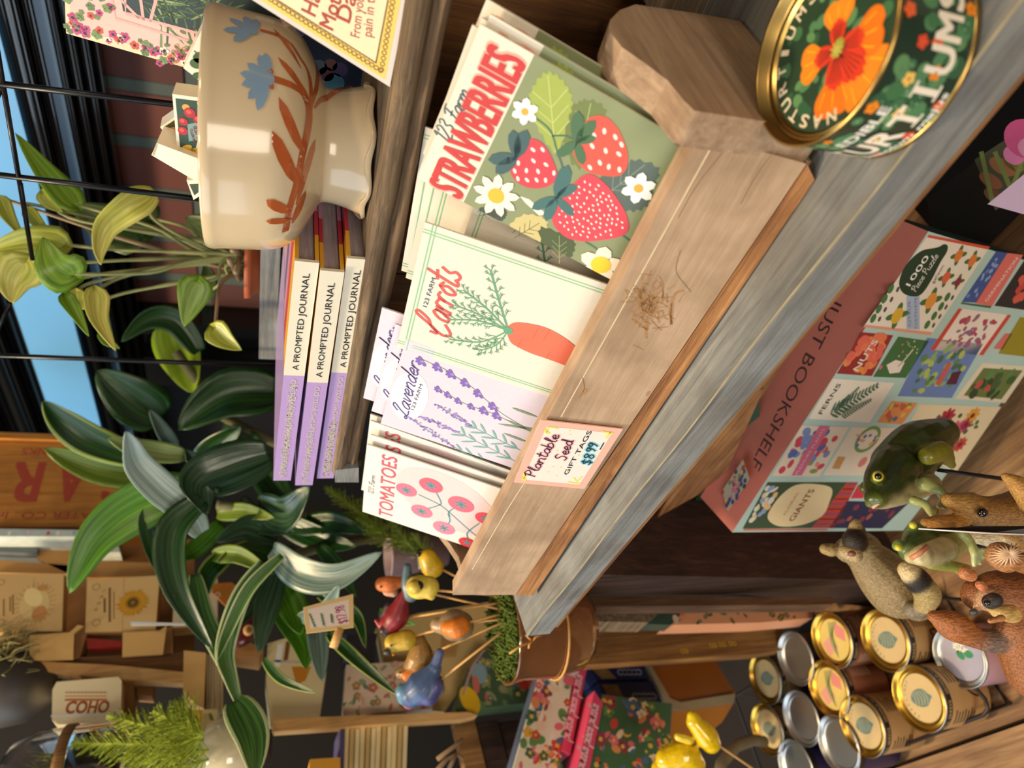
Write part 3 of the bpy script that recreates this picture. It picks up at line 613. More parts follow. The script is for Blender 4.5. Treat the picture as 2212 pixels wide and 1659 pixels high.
# ---- lavender
gL,WL_=pframe((822,915),(868,762),(.14,.063,.071),nrm(21,0),.14); g=gL; H_L=((g.o+g.ey*.14).z-min(0,g.ex.z*.086)*-1-.0125)/g.ey.z; g.o=g.o+g.ey*(.14-H_L); WL=.086; q3=gL.px
def art_lav():
    mb=blank(WL,H_L,'d6cbd9'); a=q3(884,857); d=q3(900,790); oval(mb,LF,a[0],a[1],.0240,.0120,paper('e6e3e6'),1,math.atan2(d[1]-a[1],d[0]-a[0]),32)
    PU=paper('5b4a8c'); sp(mb,LF,'Lavender',(879,903),(907,789),.0052,.00095,PU,2,gL,.45); tp(mb,LF,'123 FARM',(894,886),(914,831),.0023,paper('4a4a66'),2,.004,gL)
    GT=paper('7a8f74'); TE=paper('74aaa2'); P1=paper('7a5fb0'); P2=paper('9c86cc'); r=random.Random(8)
    for ch in ([(905,772),(934,786),(960,797),(990,817),(1022,838),(1055,868),(1078,882)],[(945,838),(969,852),(992,866),(1020,878),(1048,887),(1078,899),(1110,914),(1180,935)]):
        pts=[q3(*p) for p in ch]; rib(mb,LF,pts,.00045,GT,1.5)
    rib(mb,LF,[q3(1055,868),q3(1080,890),q3(1120,915),q3(1200,960)],.00045,GT,1.5)
    for c in [(912,780),(948,793),(977,808),(1008,827),(1036,850),(1068,878),(949,841),(970,853),(992,866),(1020,878),(1048,887),(1076,898)]:
        b=q3(*c); k=.0046 if c[1]<835 or c[0]>1030 else .0036
        for an in (-.9,-.2,.5,1.2,2.2): petal(mb,LF,b[0],b[1],k,k*.5,an+1.6,P1,2+.1*an)
        oval(mb,LF,b[0],b[1],k*.25,k*.25,P2,3,0,8)
    for (s0,e0,e1) in (((944,874),(1016,919),(1150,985)),((908,901),(990,934),(1140,1010)),((884,901),(982,966),(1140,1045))):
        a,b,c=q3(*s0),q3(*e0),q3(*e1); rib(mb,LF,[a,b,c],.0005,TE,1.5)
        for k in range(26):
            t=k/25; x=a[0]+(b[0]-a[0])*t; y=a[1]+(b[1]-a[1])*t; w_=.0011+.0016*math.sin(math.pi*min(1,t*1.05))
            for _ in range(2): oval(mb,LF,x+r.uniform(-w_,w_),y+r.uniform(-w_,w_),.0009,.0006,P1 if r.random()<.35 else P2,2+r.random(),r.uniform(0,3),7)
        an=math.atan2(c[1]-b[1],c[0]-b[0])
        for t in (.1,.25,.42,.58,.75):
            x=b[0]+(c[0]-b[0])*t; y=b[1]+(c[1]-b[1])*t
            for s_ in (-1,1): petal(mb,LF,x,y,r.uniform(.008,.012),.0016,an+math.pi+s_*r.uniform(.35,.8),TE,1.7)
    for p,e in (((1160,900),(1105,880)),((1175,930),(1075,915)),((1178,945),(1090,905)),((1140,955),(1087,935))): a,b=q3(*p),q3(*e); petal(mb,LF,a[0],a[1],math.dist(a,b),.0022,math.atan2(b[1]-a[1],b[0]-a[0]),GT,1.8)
    return mb
oL=art_lav().build('seed_packet',origin=(0,0,0)); place(oL,gL); tag(oL,'frontmost lavender seed packet, pale lilac with purple sprigs','seed packet',GRP)
for k,dx,dz,rl,lb in ((1.5,.004,.0085,.0,'lavender packet directly behind the frontmost lavender packet'),(3.2,.012,.0165,.03,'rearmost lavender packet with pale lilac top left corner showing')): behind(oL,gL,k,WL,H_L,dx,dz,rl,lb)
# ---- tomatoes
gT,WT=pframe((783,1105),(793,960),(.09,.066,.071),nrm(26,0),.14); g=gT; H_T=((g.o+g.ey*.14).z-min(0,g.ex.z*.086)*-1-.0125)/g.ey.z; g.o=g.o+g.ey*(.14-H_T); q4=gT.px
def art_tom():
    mb=blank(WT,H_T,'e2dcd4'); a=q4(965,1085); oval(mb,LF,a[0],a[1],.032,.044,paper('dcc6c6'),1,-.5,36); RD=paper('cf5a6c')
    cap=.0122; tp(mb,LF,'TOMATOES',(847,1120),(858,990),cap,RD,2,.012,gT); tp(mb,LF,'TOMATOES',(847,1120),(858,990),cap,paper('cf5a6c'),2.5,.004,gT)
    sp(mb,LF,'123 Farm',(806,1068),(811,1028),.0022,.0004,paper('4b5f70'),2,gT)
    TE=paper('4f8c96')
    for pts in ([(905,1068),(950,1090),(975,1110),(1020,1150),(1060,1180)],[(938,1056),(953,1085),(945,1092),(925,1098)],[(990,1092),(970,1105),(972,1115)],[(962,1138),(972,1125),(968,1110)],[(1012,1165),(1010,1150),(1035,1130)]): rib(mb,LF,[q4(*p) for p in pts],.0011,TE,2.2)
    for c,r_,h in (((878,1058),.0078,'e27088'),((931,1048),.0086,'de5f74'),((911,1104),.0082,'e4788e'),((996,1089),.0096,'df667a'),((959,1140),.0086,'e67f97'),((1010,1172),.0070,'d1313a'),((1049,1120),.0078,'d8485a')):
        b=q4(*c); oval(mb,LF,b[0],b[1],r_,r_*1.08,mat(h,.5,noise=.12,ns=60),3,0,24)
        for k in range(6): petal(mb,LF,b[0],b[1],r_*.62,r_*.2,k*1.047+.3,TE,4)
    return mb
oT=art_tom().build('seed_packet',origin=(0,0,0)); place(oT,gT); tag(oT,'frontmost tomatoes seed packet with pink tomatoes on teal vine','seed packet',GRP)
for k,dx,dz,rl,lb in ((1.3,.006,.0,-.01,'tomatoes packet directly behind the frontmost tomatoes packet, brown right edge'),(3,.011,.0055,-.04,'tomatoes packet third from the front with white top edge'),(4.4,.014,.0065,-.03,'rearmost tomatoes packet, white corner near the green leaf')): behind(oT,gT,k,WT,H_T,dx,dz,rl,lb)
CLIP[0]=None
# ---- price sign
f=PF(fr.o+NL*.0012,fr.ex,NL); c4=[f.px(*p) for p in ((1110,1040),(1168,905),(1345,925),(1262,1054))]
g=f; mb=MB(); pr=[f(x,y,0) for x,y in c4]; PLT=mat('f6bcaa',.25,noise=.05,ns=200,coat=.6)
mb.prism(pr[::-1],NL*.0008,PLT); f2=PF(f.o+NL*.0008,f.ex,NL)
cx=sum(p[0] for p in c4)/4; cy=sum(p[1] for p in c4)/4
poly(mb,f2,[(cx+(x-cx)*.86,cy+(y-cy)*.80) for x,y in c4],paper('e9e4da'),1)
INK=paper('33202e'); TEA=paper('15434f'); YE=paper('e9e05c'); HAL=paper('f4b9bd'); HB=paper('8fd0e2')
for w_,mt,L in ((.0022,HAL,1.6),(.00075,INK,2.4)):
    sp(mb,f2,'Plantable',(1154,1030),(1209,940),.0036,w_,mt,L,f2,.1); sp(mb,f2,'Seed',(1222,994),(1238,952),.0036,w_,mt,L,f2,.1)
for w_,mt,L in ((.0026,HB,1.6),(.0009,TEA,2.4)):
    sp(mb,f2,'$8',(1275,1004),(1285,980),.0030,w_,mt,L,f2,.05); sp(mb,f2,'99',(1284,977),(1293,957),.0028,w_,mt,L,f2,.05)
rib(mb,f2,[f2.px(1296,970),f2.px(1304,956)],.0008,TEA,2.4,1)
tp(mb,f2,'GIFT TAGS',(1226,1025),(1279,931),.0030,INK,2.4,-.012,f2)
for pts in ([(1180,935),(1184,922),(1205,925)],[(1178,928),(1186,936)],[(1300,932),(1322,935)],[(1310,945),(1318,934)],[(1128,1036),(1138,1025)],[(1134,1038),(1130,1022)],[(1228,1041),(1252,1044)],[(1240,1032),(1246,1040),(1256,1030)]): rib(mb,f2,[f2.px(*p) for p in pts],.0014,YE,2,1)
for p in [(1231,930),(1232,938),(1203,973),(1195,1008),(1211,1009),(1202,1027),(1184,1019),(1250,983)]: oval(mb,f2,*f2.px(*p),.0006,.0006,YE,2,0,8)
tag(mb.build('price_sign'),'pink bordered handwritten price sign for gift tags stuck on crate front','price sign')
# ============================================================ nasturtium tin on the shelf
TC=V((.4902,.0292,.0005)); TR_=.0334; TH=.0345
GOLD=mat('b79a5c',.28,1.,'gold_metal',noise=.08,ns=20); GOLDM=mat('b89552',.35,1.,'gold_metal_brushed',noise=.1,ns=30); TINGRN=mat('24392b',.3,coat=.4,noise=.25,ns=60)
def cylpx(x,y,c,r,a0):
    d=ray(x,y); ox,oy=CAM.x-c.x,CAM.y-c.y; A=d.x**2+d.y**2; B=ox*d.x+oy*d.y; Cc=ox*ox+oy*oy-r*r; D=max(0,B*B-A*Cc); t=(-B-math.sqrt(D))/A
    p=CAM+d*t; an=math.atan2(p.y-c.y,p.x-c.x)-a0; return (an*r,p.z-c.z)
ACAM=math.atan2(CAM.y-TC.y,CAM.x-TC.x)
t=root('seed_tin',TC,'squat gold-rimmed nasturtium seed tin on right end of grey shelf','tin')
mb=MB()
mb.lathe([(TR_*.97,0),(TR_*1.015,.0006),(TR_*1.015,.0016),(TR_,.0022)],GOLD,TC,72)
mb.lathe([(TR_,.0022),(TR_,TH-.0022)],TINGRN,TC,72,cap=False)
mb.lathe([(TR_,TH-.0022),(TR_*1.02,TH-.0016),(TR_*1.025,TH-.0008),(TR_*1.012,TH),(TR_*.985,TH-.0003),(TR_*.965,TH-.0045),(TR_*.90,TH-.0049),(TR_*.89,TH-.0042),(TR_*.865,TH-.0042),(TR_*.855,TH-.0056),(.0002,TH-.0056)],GOLD,TC,72,cap=False)
mb.build('can',t)
mb=MB(); cf=CylFr(TC,TR_,ACAM); r=random.Random(21)
LG=[paper('3f6f47'),paper('4f8055'),paper('2f5a3c'),paper('5d8b57')]
for i in range(120):
    x=r.uniform(-.056,.056); z=r.uniform(.004,TH-.0045); rr=r.uniform(.0016,.0034); z=min(max(z,.0024+rr),TH-.0025-rr); oval(mb,cf,x,z,rr*1.1,rr,r.choice(LG),.5+.01*i,r.uniform(0,3),12); oval(mb,cf,x,z,.0003,.0003,paper('b9cfae'),1.4,0,6)
FO=[paper('ee8a1d'),paper('e04a2c'),paper('f0c565'),paper('e8612f')]
for (X,Y,k,rr) in ((1992,90,1,.0024),(1965,20,3,.0026),(2025,92,3,.0026),(2020,158,0,.0026),(1962,170,2,.0025),(1883,232,0,.0026),(1940,245,2,.0024),(1962,292,1,.0022),(1885,303,2,.0022),(1865,345,1,.0020),(2112,25,0,.0026),(2028,228,3,.0022),(1785,305,0,.0018),(1915,335,1,.0018)):
    x,z=cylpx(X,Y,TC,TR_,ACAM); z=min(max(z,.0045),TH-.0045); flower(mb,cf,x,z,rr,5,FO[k],paper('c8741c'),2.2,.22,k,1.3)
CRM=paper('efe3cf')
big=cylpx(1905,312,TC,TR_,ACAM); m9=cylpx(2060,62,TC,TR_,ACAM); st=(m9[0]-big[0])/(9-4.6)
for i,ch in enumerate('NASTURTIUMS'):
    xc=big[0]+(i-4.6)*st
    text(mb,cf,ch,xc,.0078,.0108,CRM,3,None if ch=='I' else st*.8,'c',0,.03)
    for zz in (.0078,.0178): 
        if ch in 'NTIUMRA': rect(mb,cf,xc-st*.28,zz-.0002,xc+st*.28,zz+.0007,CRM,3) if (ch in 'I' or (ch in 'T' and zz<.01)) else None
e0,e1=cylpx(1835,318,TC,TR_,ACAM)[0],cylpx(1925,232,TC,TR_,ACAM)[0]
text(mb,cf,'EDIBLE',e0,.0216,.0042,paper('f4f0e4'),3,e1-e0,'l',0,.03)
a0=cylpx(1870,355,TC,TR_,ACAM)[0]; a1=cylpx(2062,205,TC,TR_,ACAM)[0]; text(mb,cf,'Tropaeolum majus',a0-.004,.0036,.0028,paper('f4f0e4'),3,(a1-a0)+.004,'l',0,.03)
o=mb.build('printed_label',t); o['label']='dark green leafy label with orange flowers and cream lettering'
# lid print
LFr=Fr(TC+V((0,0,TH-.0055)),(1,0,0),(0,1,0)); mb=MB(); RL=TR_*.845
oval(mb,LFr,0,0,RL,RL,mat('2a4330',.35,noise=.3,ns=80),.5,0,64)
for i in range(40):
    a=r.uniform(0,6.28); d=r.uniform(.35,.88)*RL; oval(mb,LFr,d*math.cos(a),d*math.sin(a),r.uniform(.0012,.0034),r.uniform(.0012,.003),r.choice(LG),1+.01*i,a,12)
def lp(x,y): p=PP(x,y,LFr.o,(0,0,1)); return (p.x-LFr.o.x,p.y-LFr.o.y)
fc=lp(1810,108)
OR1=mat('e8761a',.45,noise=.15,ns=100); OR2=mat('ee8a22',.45,noise=.15,ns=100); RDc=paper('d93a22')
for k,(X,Y) in enumerate(((1740,145),(1800,235),(1890,185),(1900,60),(1815,10))):
    b=lp(X,Y); d=math.dist(fc,b); an=math.atan2(b[1]-fc[1],b[0]-fc[0])
    poly(mb,LFr,catmull([(fc[0]+d*1.12*a_*math.cos(an+b_),fc[1]+d*1.12*a_*math.sin(an+b_)) for a_,b_ in ((.05,0),(.45,-.42),(.8,-.52),(1.0,-.36),(1.02,-.12),(.97,.02),(1.03,.16),(.98,.38),(.8,.52),(.45,.42))],4,True),OR1 if k%2 else OR2,2.2+.25*k)
    [petal(mb,LFr,fc[0],fc[1],d*(.74-abs(j)*.07),d*.2,an+j*.17,RDc,4+.05*j) for j in (-2,-1,0,1,2)]
    for j in (-2,-1,0,1,2): rib(mb,LFr,[(fc[0]+d*.12*math.cos(an+j*.2),fc[1]+d*.12*math.sin(an+j*.2)),(fc[0]+d*.55*math.cos(an+j*.13),fc[1]+d*.55*math.sin(an+j*.13))],.0003,paper('5a2416'),4.6,1)
    for j in (-1,0,1): rib(mb,LFr,[(fc[0]+d*.7*math.cos(an+j*.3),fc[1]+d*.7*math.sin(an+j*.3)),(fc[0]+d*.98*math.cos(an+j*.33),fc[1]+d*.98*math.sin(an+j*.33))],.0004,paper('f4c22a'),4.2,1)
oval(mb,LFr,fc[0]+.0008,fc[1],.0034,.0026,paper('9a9436'),5,.4)
for j in range(9): a=j*.7; rib(mb,LFr,[fc,(fc[0]+.003*math.cos(a),fc[1]+.003*math.sin(a))],.0003,paper('e0d26a'),5.3,1)
n0=lp(1798,256); n1=lp(1765,15); m_=lp(1707,165); A0=math.atan2(n0[1],n0[0]); A1=math.atan2(n1[1],n1[0])
while A1>A0: A1-=2*math.pi
for i,ch in enumerate('NASTURTIUMS'):
    a=A0+(A1-A0)*i/10; rr=RL*.80; text(mb,LFr,ch,rr*math.cos(a),rr*math.sin(a),.0046,paper('e9d9ba'),3,(.0018 if ch=='I' else .0042),'c',a-math.pi/2,.02)
o=mb.build('lid_print',t); o['label']='round lid picture of an orange nasturtium flower'
# ============================================================ journals
def journal(lab,lb0,lb1,rt0,rt1,div,seed,yv):
    """corner pixels of the spine: left-end top/bottom, right-end top/bottom"""
    a,b,c,d=[P(x,y,1,yv) for x,y in (lb0,lb1,rt0,rt1)]
    th=((a-b).length+(c-d).length)/2; ex=((d-b)+(c-a)).normalized(); L_=((d-b).length+(c-a).length)/2
    t=root('journal',(b+d)/2+V((0,.08,0)),lab,'book','mother journals stacked on the upper board')
    ez=V((0,0,1)); ez=(ez-ex*ez.dot(ex)).normalized(); ey=ez.cross(ex); D=.158; cv=.0022
    CRM_=mat('e6dfc9',.35,noise=.05,ns=200); LAV=mat('b79ad3',.28,noise=.05,ns=200,coat=.3)
    dx=(P(div[0],div[1],1,yv)-b).dot(ex); o=b
    mb=MB()
    # case: spine + two boards, cream with a lavender end
    for x0,x1,mt in ((0,dx,LAV),(dx,L_,CRM_)):
        mb.obox(o+ex*x0,ex*(x1-x0),ey*cv,ez*th,mt)
    YEL=mat('e3a72b',.3,noise=.05); RED_=mat('c23a48',.3,noise=.05); PNK=mat('c58aa6',.3,noise=.05); BLU_=mat('5a5a92',.3,noise=.05)
    cols=[YEL,RED_,PNK,BLU_,PNK,YEL,BLU_]; w_=(D-cv)/len(cols)
    for z0 in (0,th-cv):
        for j,mt in enumerate(cols):
            y0=cv+.0001+j*w_ if j else cv
            mb.obox(o+ey*(cv+j*w_)+ez*z0+ex*(L_*.5),ex*(L_*.5),ey*w_,ez*cv,mt)
        mb.obox(o+ey*cv+ez*z0,ex*dx,ey*(D-cv),ez*cv,LAV); mb.obox(o+ey*cv+ez*z0+ex*dx,ex*(L_*.5-dx),ey*(D-cv),ez*cv,CRM_)
    n=-ey; s=PF(o+n*.0002,ex,n); s.ey=ez
    tA=s.px((lb1[0]+(rt1[0]-lb1[0])*.0-0),lb1[1]); hcap=th*.30
    BLKI=paper('1d1d20'); FOIL=mat('fbe7c6',.3,.35,'holo_foil',noise=.3,ns=400)
    wt=.070; text(mb,s,'A PROMPTED JOURNAL',dx+.006,th*.34,hcap,BLKI,.5,L_*.37,'l',0,.004)
    text(mb,s,'A TRILLION THINGS ALL MOMS WILL DO',.005,th*.36,hcap*.85,FOIL,.5,dx-.009,'l',0,.004)
    r=random.Random(seed)
    for _ in range(330 if seed!=2 else 110):
        x=r.uniform(.004,dx*(.93 if seed==1 else .6)); y=th*(.30+.4*r.random()); oval(mb,s,x,y,r.uniform(.0003,.0012),r.uniform(.0002,.0005),FOIL,.6,r.uniform(-.6,.6),6)
    ob=mb.build('cover',t)
    mb=MB(); PG=wood('page_edges','8d7f86','a3959a','b7aaae',1,3.,.8,.3,.1); mb.obox(o+ex*.003+ey*(cv+.0004)+ez*(cv+.0003),ex*(L_-.0065),ey*(D-.008),ez*(th-2*cv-.0006),PG); mb.build('pages',t)
    return t
journal('top journal of the stack of three with most foil glitter on spine',(586,1038),(628,1038),(637,563),(684,568),(650,812),1,.1235)
journal('middle journal of the stack of three, pushed furthest left',(633,1048),(675,1048),(692,584),(738,587),(702,827),2,.1215)
journal('bottom journal of the stack of three resting on barn wood board',(682,1033),(720.5,1033),(750,556),(797,562),(758,806),3,.1235)
# ============================================================ flowered footed bowl
vy=.172; vc=P(811,330,1,vy); vc=V((vc.x,vy,.1632)); dpx=(vc-CAM).dot(RM@V((0,0,1)))
def vz(x): return P(x,315,1,vy).z-.1632
m=lambda p: pxm(p,dpx)
vt=root('footed_bowl',vc,'cream glazed footed bowl painted with blue flowers and rust stems','bowl')
CER=bpy.data.materials.new('cream_glaze'); CER=mat('d3bf9c',.16,noise=.06,ns=15,coat=.35,name='cream_glaze')
zt=vz(452)
outer=[(m(128),.0),(m(139),.002),(m(137),vz(795)),(m(128),vz(770)),(m(119),vz(735)),(m(116),vz(712)),(m(118),vz(697)),(m(130),vz(688)),(m(160),vz(672)),(m(196),vz(648)),(m(216),vz(622)),(m(226),vz(590)),(m(230),vz(540)),(m(232),vz(490)),(m(234),zt-.004),(m(232),zt-.001),(m(228),zt),(m(222),zt-.003),(m(216),vz(520)),(m(196),vz(610)),(m(120),vz(660)),(.0005,vz(668))]
def wav(i,a,r,z):
    if i<=3: k=(1-i/4.)*.045; return r*(1+k*math.cos(7*a)),(z if i>1 else z+max(0,.003*math.cos(7*a)))
    return r,z
OU=catmull(outer,4)
zi=[p[1] for p in outer[:15]]
mb=MB(); mb.lathe(OU,CER,vc,96,wav=lambda i,a,r,z:(r*(1+(.05*max(0,1-i/14.))*math.cos(8*a)),z+.0022*max(0,1-i/12.)*(1+math.cos(8*a+3.1))),cap=True)
mb.build('bowl',vt)
def vr(z):
    pr=outer[:15]
    for (r0,z0),(r1,z1) in zip(pr,pr[1:]):
        if z0<=z<=z1+1e-9 and z1>z0: return r0+(r1-r0)*(z-z0)/(z1-z0)
    return outer[14][0]
def vs_px(x,y):
    """point of the bowl surface seen at a pixel -> (angle, height)"""
    d=ray(x,y).normalized(); t=(vc-CAM).length-m(300)
    for _ in range(4000):
        p=CAM+d*t
        z=p.z-vc.z; rr=math.hypot(p.x-vc.x,p.y-vc.y)
        if 0<z<zt and rr<=vr(z): break
        t+=.0002
    return (math.atan2(p.y-vc.y,p.x-vc.x),z)
class VF:
    curved=True
    def __call__(s,u,z,h=0.):
        u,z=s.to(u,z); r=vr(min(max(z,.001),zt-.002))+h+.0004; return vc+V((r*math.cos(u),r*math.sin(u),z))
    def to(s,u,z): return u,z
vf=VF(); RSc=m(225)
class VF2(VF):
    def to(s,u,z): return u/RSc,z
vf=VF2()
def vpx(x,y): a,z=vs_px(x,y); return (a*RSc,z)
RUST=mat('b1592c',.14,noise=.22,ns=60,coat=.8); BLUE=mat('7d9cb8',.14,noise=.15,ns=60,coat=.8)
mb=MB()
def vleaf(A,B,wd,mt):
    a,b=vpx(*A),vpx(*B); d=math.dist(a,b); petal(mb,vf,a[0],a[1],d,wd,math.atan2(b[1]-a[1],b[0]-a[0]),mt,2.5)
def vstem(pts,wd): 
    q_=catmull([vpx(*p) for p in pts],4); rib(mb,vf,q_,wd,RUST,1.5,1)
vstem([(617,497),(625,452),(640,400),(652,340),(664,285),(668,240),(655,205),(630,185),(592,172)],m(13)); vstem([(664,285),(672,220),(668,165),(650,130),(620,90),(565,68)],m(8)); vstem([(668,240),(684,190),(686,150),(678,130)],m(7))
for A,B,w_ in (((643,395),(588,282),24),((655,330),(602,210),19),((628,455),(575,430),22),((632,470),(574,475),16),((640,440),(682,300),13),((632,480),(660,410),16),((672,225),(600,125),14),((680,235),(690,150),13),((650,150),(590,65),9)): vleaf(A,B,m(w_),RUST)
for (cx_,cy_),tips in (((580,172),[(574,116),(560,120),(534,138),(518,160),(522,185),(536,215),(556,240)]),((545,68),[(555,45),(530,38),(495,42),(482,68),(505,92)])):
    for T in tips: vleaf((cx_,cy_),T,m(17),BLUE)
    a=vpx(cx_,cy_); oval(mb,vf,a[0],a[1],m(12),m(10),BLUE,3.2)
for T in ((590,195),(598,172),(588,150)): vleaf((578,172),T,m(10),RUST)
o=mb.build('painted_flowers',vt); o['label']='blue daisies with rust-coloured stems and leaves painted on the bowl'
# ---- things standing in the bowl
def cardpx(name,corners,yv,dep,mt,label,cat,art=None,lean=0.,side=None):
    n=V((0,-math.cos(math.radians(lean)),math.sin(math.radians(lean)))); p0=V((vc.x,yv,.25)); pts=[PP(x,y,p0,n) for x,y in corners]
    mb=MB(); f=PF(pts[0],pts[1]-pts[0],n); q_=[f.px(*c) for c in corners]
    ar=sum(q_[i][0]*q_[(i+1)%len(q_)][1]-q_[(i+1)%len(q_)][0]*q_[i][1] for i in range(len(q_)))
    if ar<0: pts=pts[::-1]
    mb.prism(pts,-n*dep,mt,side)
    if art: art(mb,f)
    return tag(mb.build(name),label,cat)
IV=mat('efe4cb',.3,noise=.04,ns=100,coat=.4)
def art_mother(mb,f):
    I=lambda *p:[f.px(*a) for a in p]
    poly(mb,f,I((379,212),(470,224),(463,346),(389,318)),paper('2c4a33'),1); poly(mb,f,I((425,220),(470,226),(468,300),(440,262)),paper('e3c62a'),2); poly(mb,f,I((436,272),(470,262),(466,330),(420,330)),paper('efe2c2'),2)
    poly(mb,f,I((405,268),(430,262),(436,300),(408,305)),paper('7fa3a0'),2.5); oval(mb,f,*f.px(402,232),.002,.002,paper('d8a84c'),1.5)
    for x,y,r_ in ((410,243,.0030),(428,258,.0026),(396,262,.0024),(395,282,.0026)): oval(mb,f,*f.px(x,y),r_,r_,paper('b62430'),3,0,12); oval(mb,f,*f.px(x-2,y-2),r_*.5,r_*.5,paper('d9564e'),3.5,0,8)
    for x,y in ((404,318),(420,325),(436,332),(412,326)): oval(mb,f,*f.px(x,y),.003,.0016,paper('d9b33a'),3,.5)
    for a,b,t_,h in (((418,289),(416,278),'TO',.0014),((424,308),(417,285),'THE BEST',.0014),((446,330),(428,270),'MOTHER',.003)): tp(mb,f,t_,a,b,h,paper('8c2b2a'),4,.01,f)
cardpx('matchbox',[(372,203),(475,217),(468,362),(383,325)],.185,.012,IV,'matchbox with red roses and mother lettering standing in the footed bowl','matchbox',art_mother,4)
def art_green(mb,f): poly(mb,f,[f.px(*p) for p in ((352,276),(400,243),(440,330),(392,322))],paper('4a4c2c'),1); oval(mb,f,*f.px(378,284),.003,.003,paper('c98a4a'),2)
cardpx('matchbox',[(346,275),(402,235),(470,345),(392,330)],.20,.010,IV,'green patterned matchbox tilted behind the red rose matchbox','matchbox',art_green,0)
cardpx('matchbox',[(339,309),(480,362),(480,425),(327,335)],.180,.020,IV,'plain cream matchbox leaning leftmost over the bowl rim','matchbox',lambda mb,f:poly(mb,f,[f.px(*p) for p in ((329,333),(337,311),(341,313),(333,337))],paper('b9a981'),1),6)
def art_tip(mb,f): poly(mb,f,[f.px(*p) for p in ((409,398),(450,396),(440,406),(420,422))],paper('3d4a2c'),1)
cardpx('matchbox',[(403,390),(480,385),(470,400),(418,432)],.196,.010,IV,'dark green matchbox corner poking out low on left of bowl','matchbox',art_tip,0)
def art_rose(mb,f):
    for x,y,a,b,c in ((437,125,13,9,'3f5f2a'),(427,137,11,8,'4a6b30'),(445,118,8,10,'55733a'),(444,156,9,8,'3f5f2a'),(447,187,6,10,'4a6b30'),(428,163,8,5,'3f5f2a')): oval(mb,f,*f.px(x,y),pxm(a,.55),pxm(b,.55),paper(c),1.5,.6)
    for x,y,a,c in ((470,152,16,'e89a80'),(466,158,9,'d9604a'),(459,104,8,'cc3a38')): oval(mb,f,*f.px(x,y),pxm(a,.55),pxm(a,.55),paper(c),2)
    rib(mb,f,[f.px(420,110),(f.px(440,128)),f.px(462,132)],.0006,paper('4a5a2a'),1.6)
cardpx('matchbox',[(449,36),(500,60),(500,228),(396,147)],.19,.010,IV,'cream rose matchbox tilted rightmost in the footed bowl','matchbox',art_rose,0)
# ============================================================ cards on the upper board
def art_mday(mb,f):
    I=lambda *p:[f.px(*a) for a in p]
    poly(mb,f,I((832,172),(560,-2),(520,-60),(880,-60),(866,-2)),paper('e9c95e'),1); poly(mb,f,I((812,135),(600,0),(560,-60),(850,-60),(838,0)),paper('f0dcb4'),2)
    for A,B,n in (((822,152),(575,-8),26),((824,150),(852,-20),14)):
        for k in range(n):
            t_=k/n; x,y=A[0]+(B[0]-A[0])*t_,A[1]+(B[1]-A[1])*t_; ring(mb,f,*f.px(x,y),.0008,.0012,paper('8d6a34'),2.5,10)
    rib(mb,f,I((812,135),(600,0)),.0006,paper('7a5a2c'),2.6,1); rib(mb,f,I((812,135),(838,0)),.0006,paper('7a5a2c'),2.6,1)
    RD=paper('a8402c')
    for t_,A,B,h,bo in (('Happy',(681,36),(712,-75),.0066,.02),("Mother's",(719,66),(762,-85),.0066,.02),('Day',(755,50),(778,-30),.0066,.02),('From your',(777,82),(788,-15),.0044,.004),('pain in the',(803,80),(812,-25),.0044,.004)): tp(mb,f,t_,A,B,h,RD,3,bo,f)
    f3=f
o=cardpx('greeting_card',[(842,188),(545,0),(500,-60),(890,-60)],.150,.0018,mat('cfc0ae',.12,noise=.05,coat=.9),'Mothers day card with yellow lace border in clear sleeve','greeting card',art_mday,14)
def art_house(mb,f):
    I=lambda *p:[f.px(*a) for a in p]; PK=paper('e9b9b0'); DK=paper('27383a'); r=random.Random(5)
    poly(mb,f,I((150,-40),(152,60),(400,130),(560,190),(640,-40)),PK,.6)
    poly(mb,f,I((262,0),(262,-40),(640,-40),(560,140),(440,75),(330,42),(322,44),(300,32),(266,24)),DK,1)
    for a in ([(270,-10),(272,30),(430,72)],[(240,-10),(250,40),(430,95)],[(300,-30),(310,42)],[(262,0),(300,38)],[(345,-30),(325,45)]): rib(mb,f,I(*a),.0016,paper('d9a8a4'),2,1)
    for k in range(50):
        x,y=r.uniform(330,470),r.uniform(-20,60); a=r.uniform(0,6.3); p=f.px(x,y); petal(mb,f,p[0],p[1],r.uniform(.008,.02),.0012,a,paper(r.choice(('4f6f45','6d8a55','3f5a3c','8aa06a'))),1.5)
    for k in range(60):
        t_=r.random(); 
        x,y=(150+260*t_+r.gauss(0,10),r.gauss(70+75*t_-12,9)) if r.random()<.6 else (r.gauss(205,22),r.uniform(-20,60))
        p=f.px(x,y); c=r.choice(('d8503c','b63a78','f1e6d2','c24a86','5d7a4c','6d8a55','5d7a4c')); k_=r.uniform(.0013,.0030)
        flower(mb,f,p[0],p[1],k_,5,paper(c),paper('2c2430' if c[0] in 'dbcf' else c),2.5,.3,k,1.3)
    for k in range(30): p=f.px(r.gauss(390,18),r.gauss(110,16)); oval(mb,f,*p,.0016,.001,paper(r.choice(('5d7a4c','8aa06a','b5557e','d9a07a'))),3,k)
cardpx('greeting_card',[(138,-40),(143,72),(400,146),(600,205),(660,-40)],.235,.0016,mat('e8cfa8',.4,noise=.05),'pink glasshouse card with painted flowers standing behind the bowl','greeting card',art_house,8)
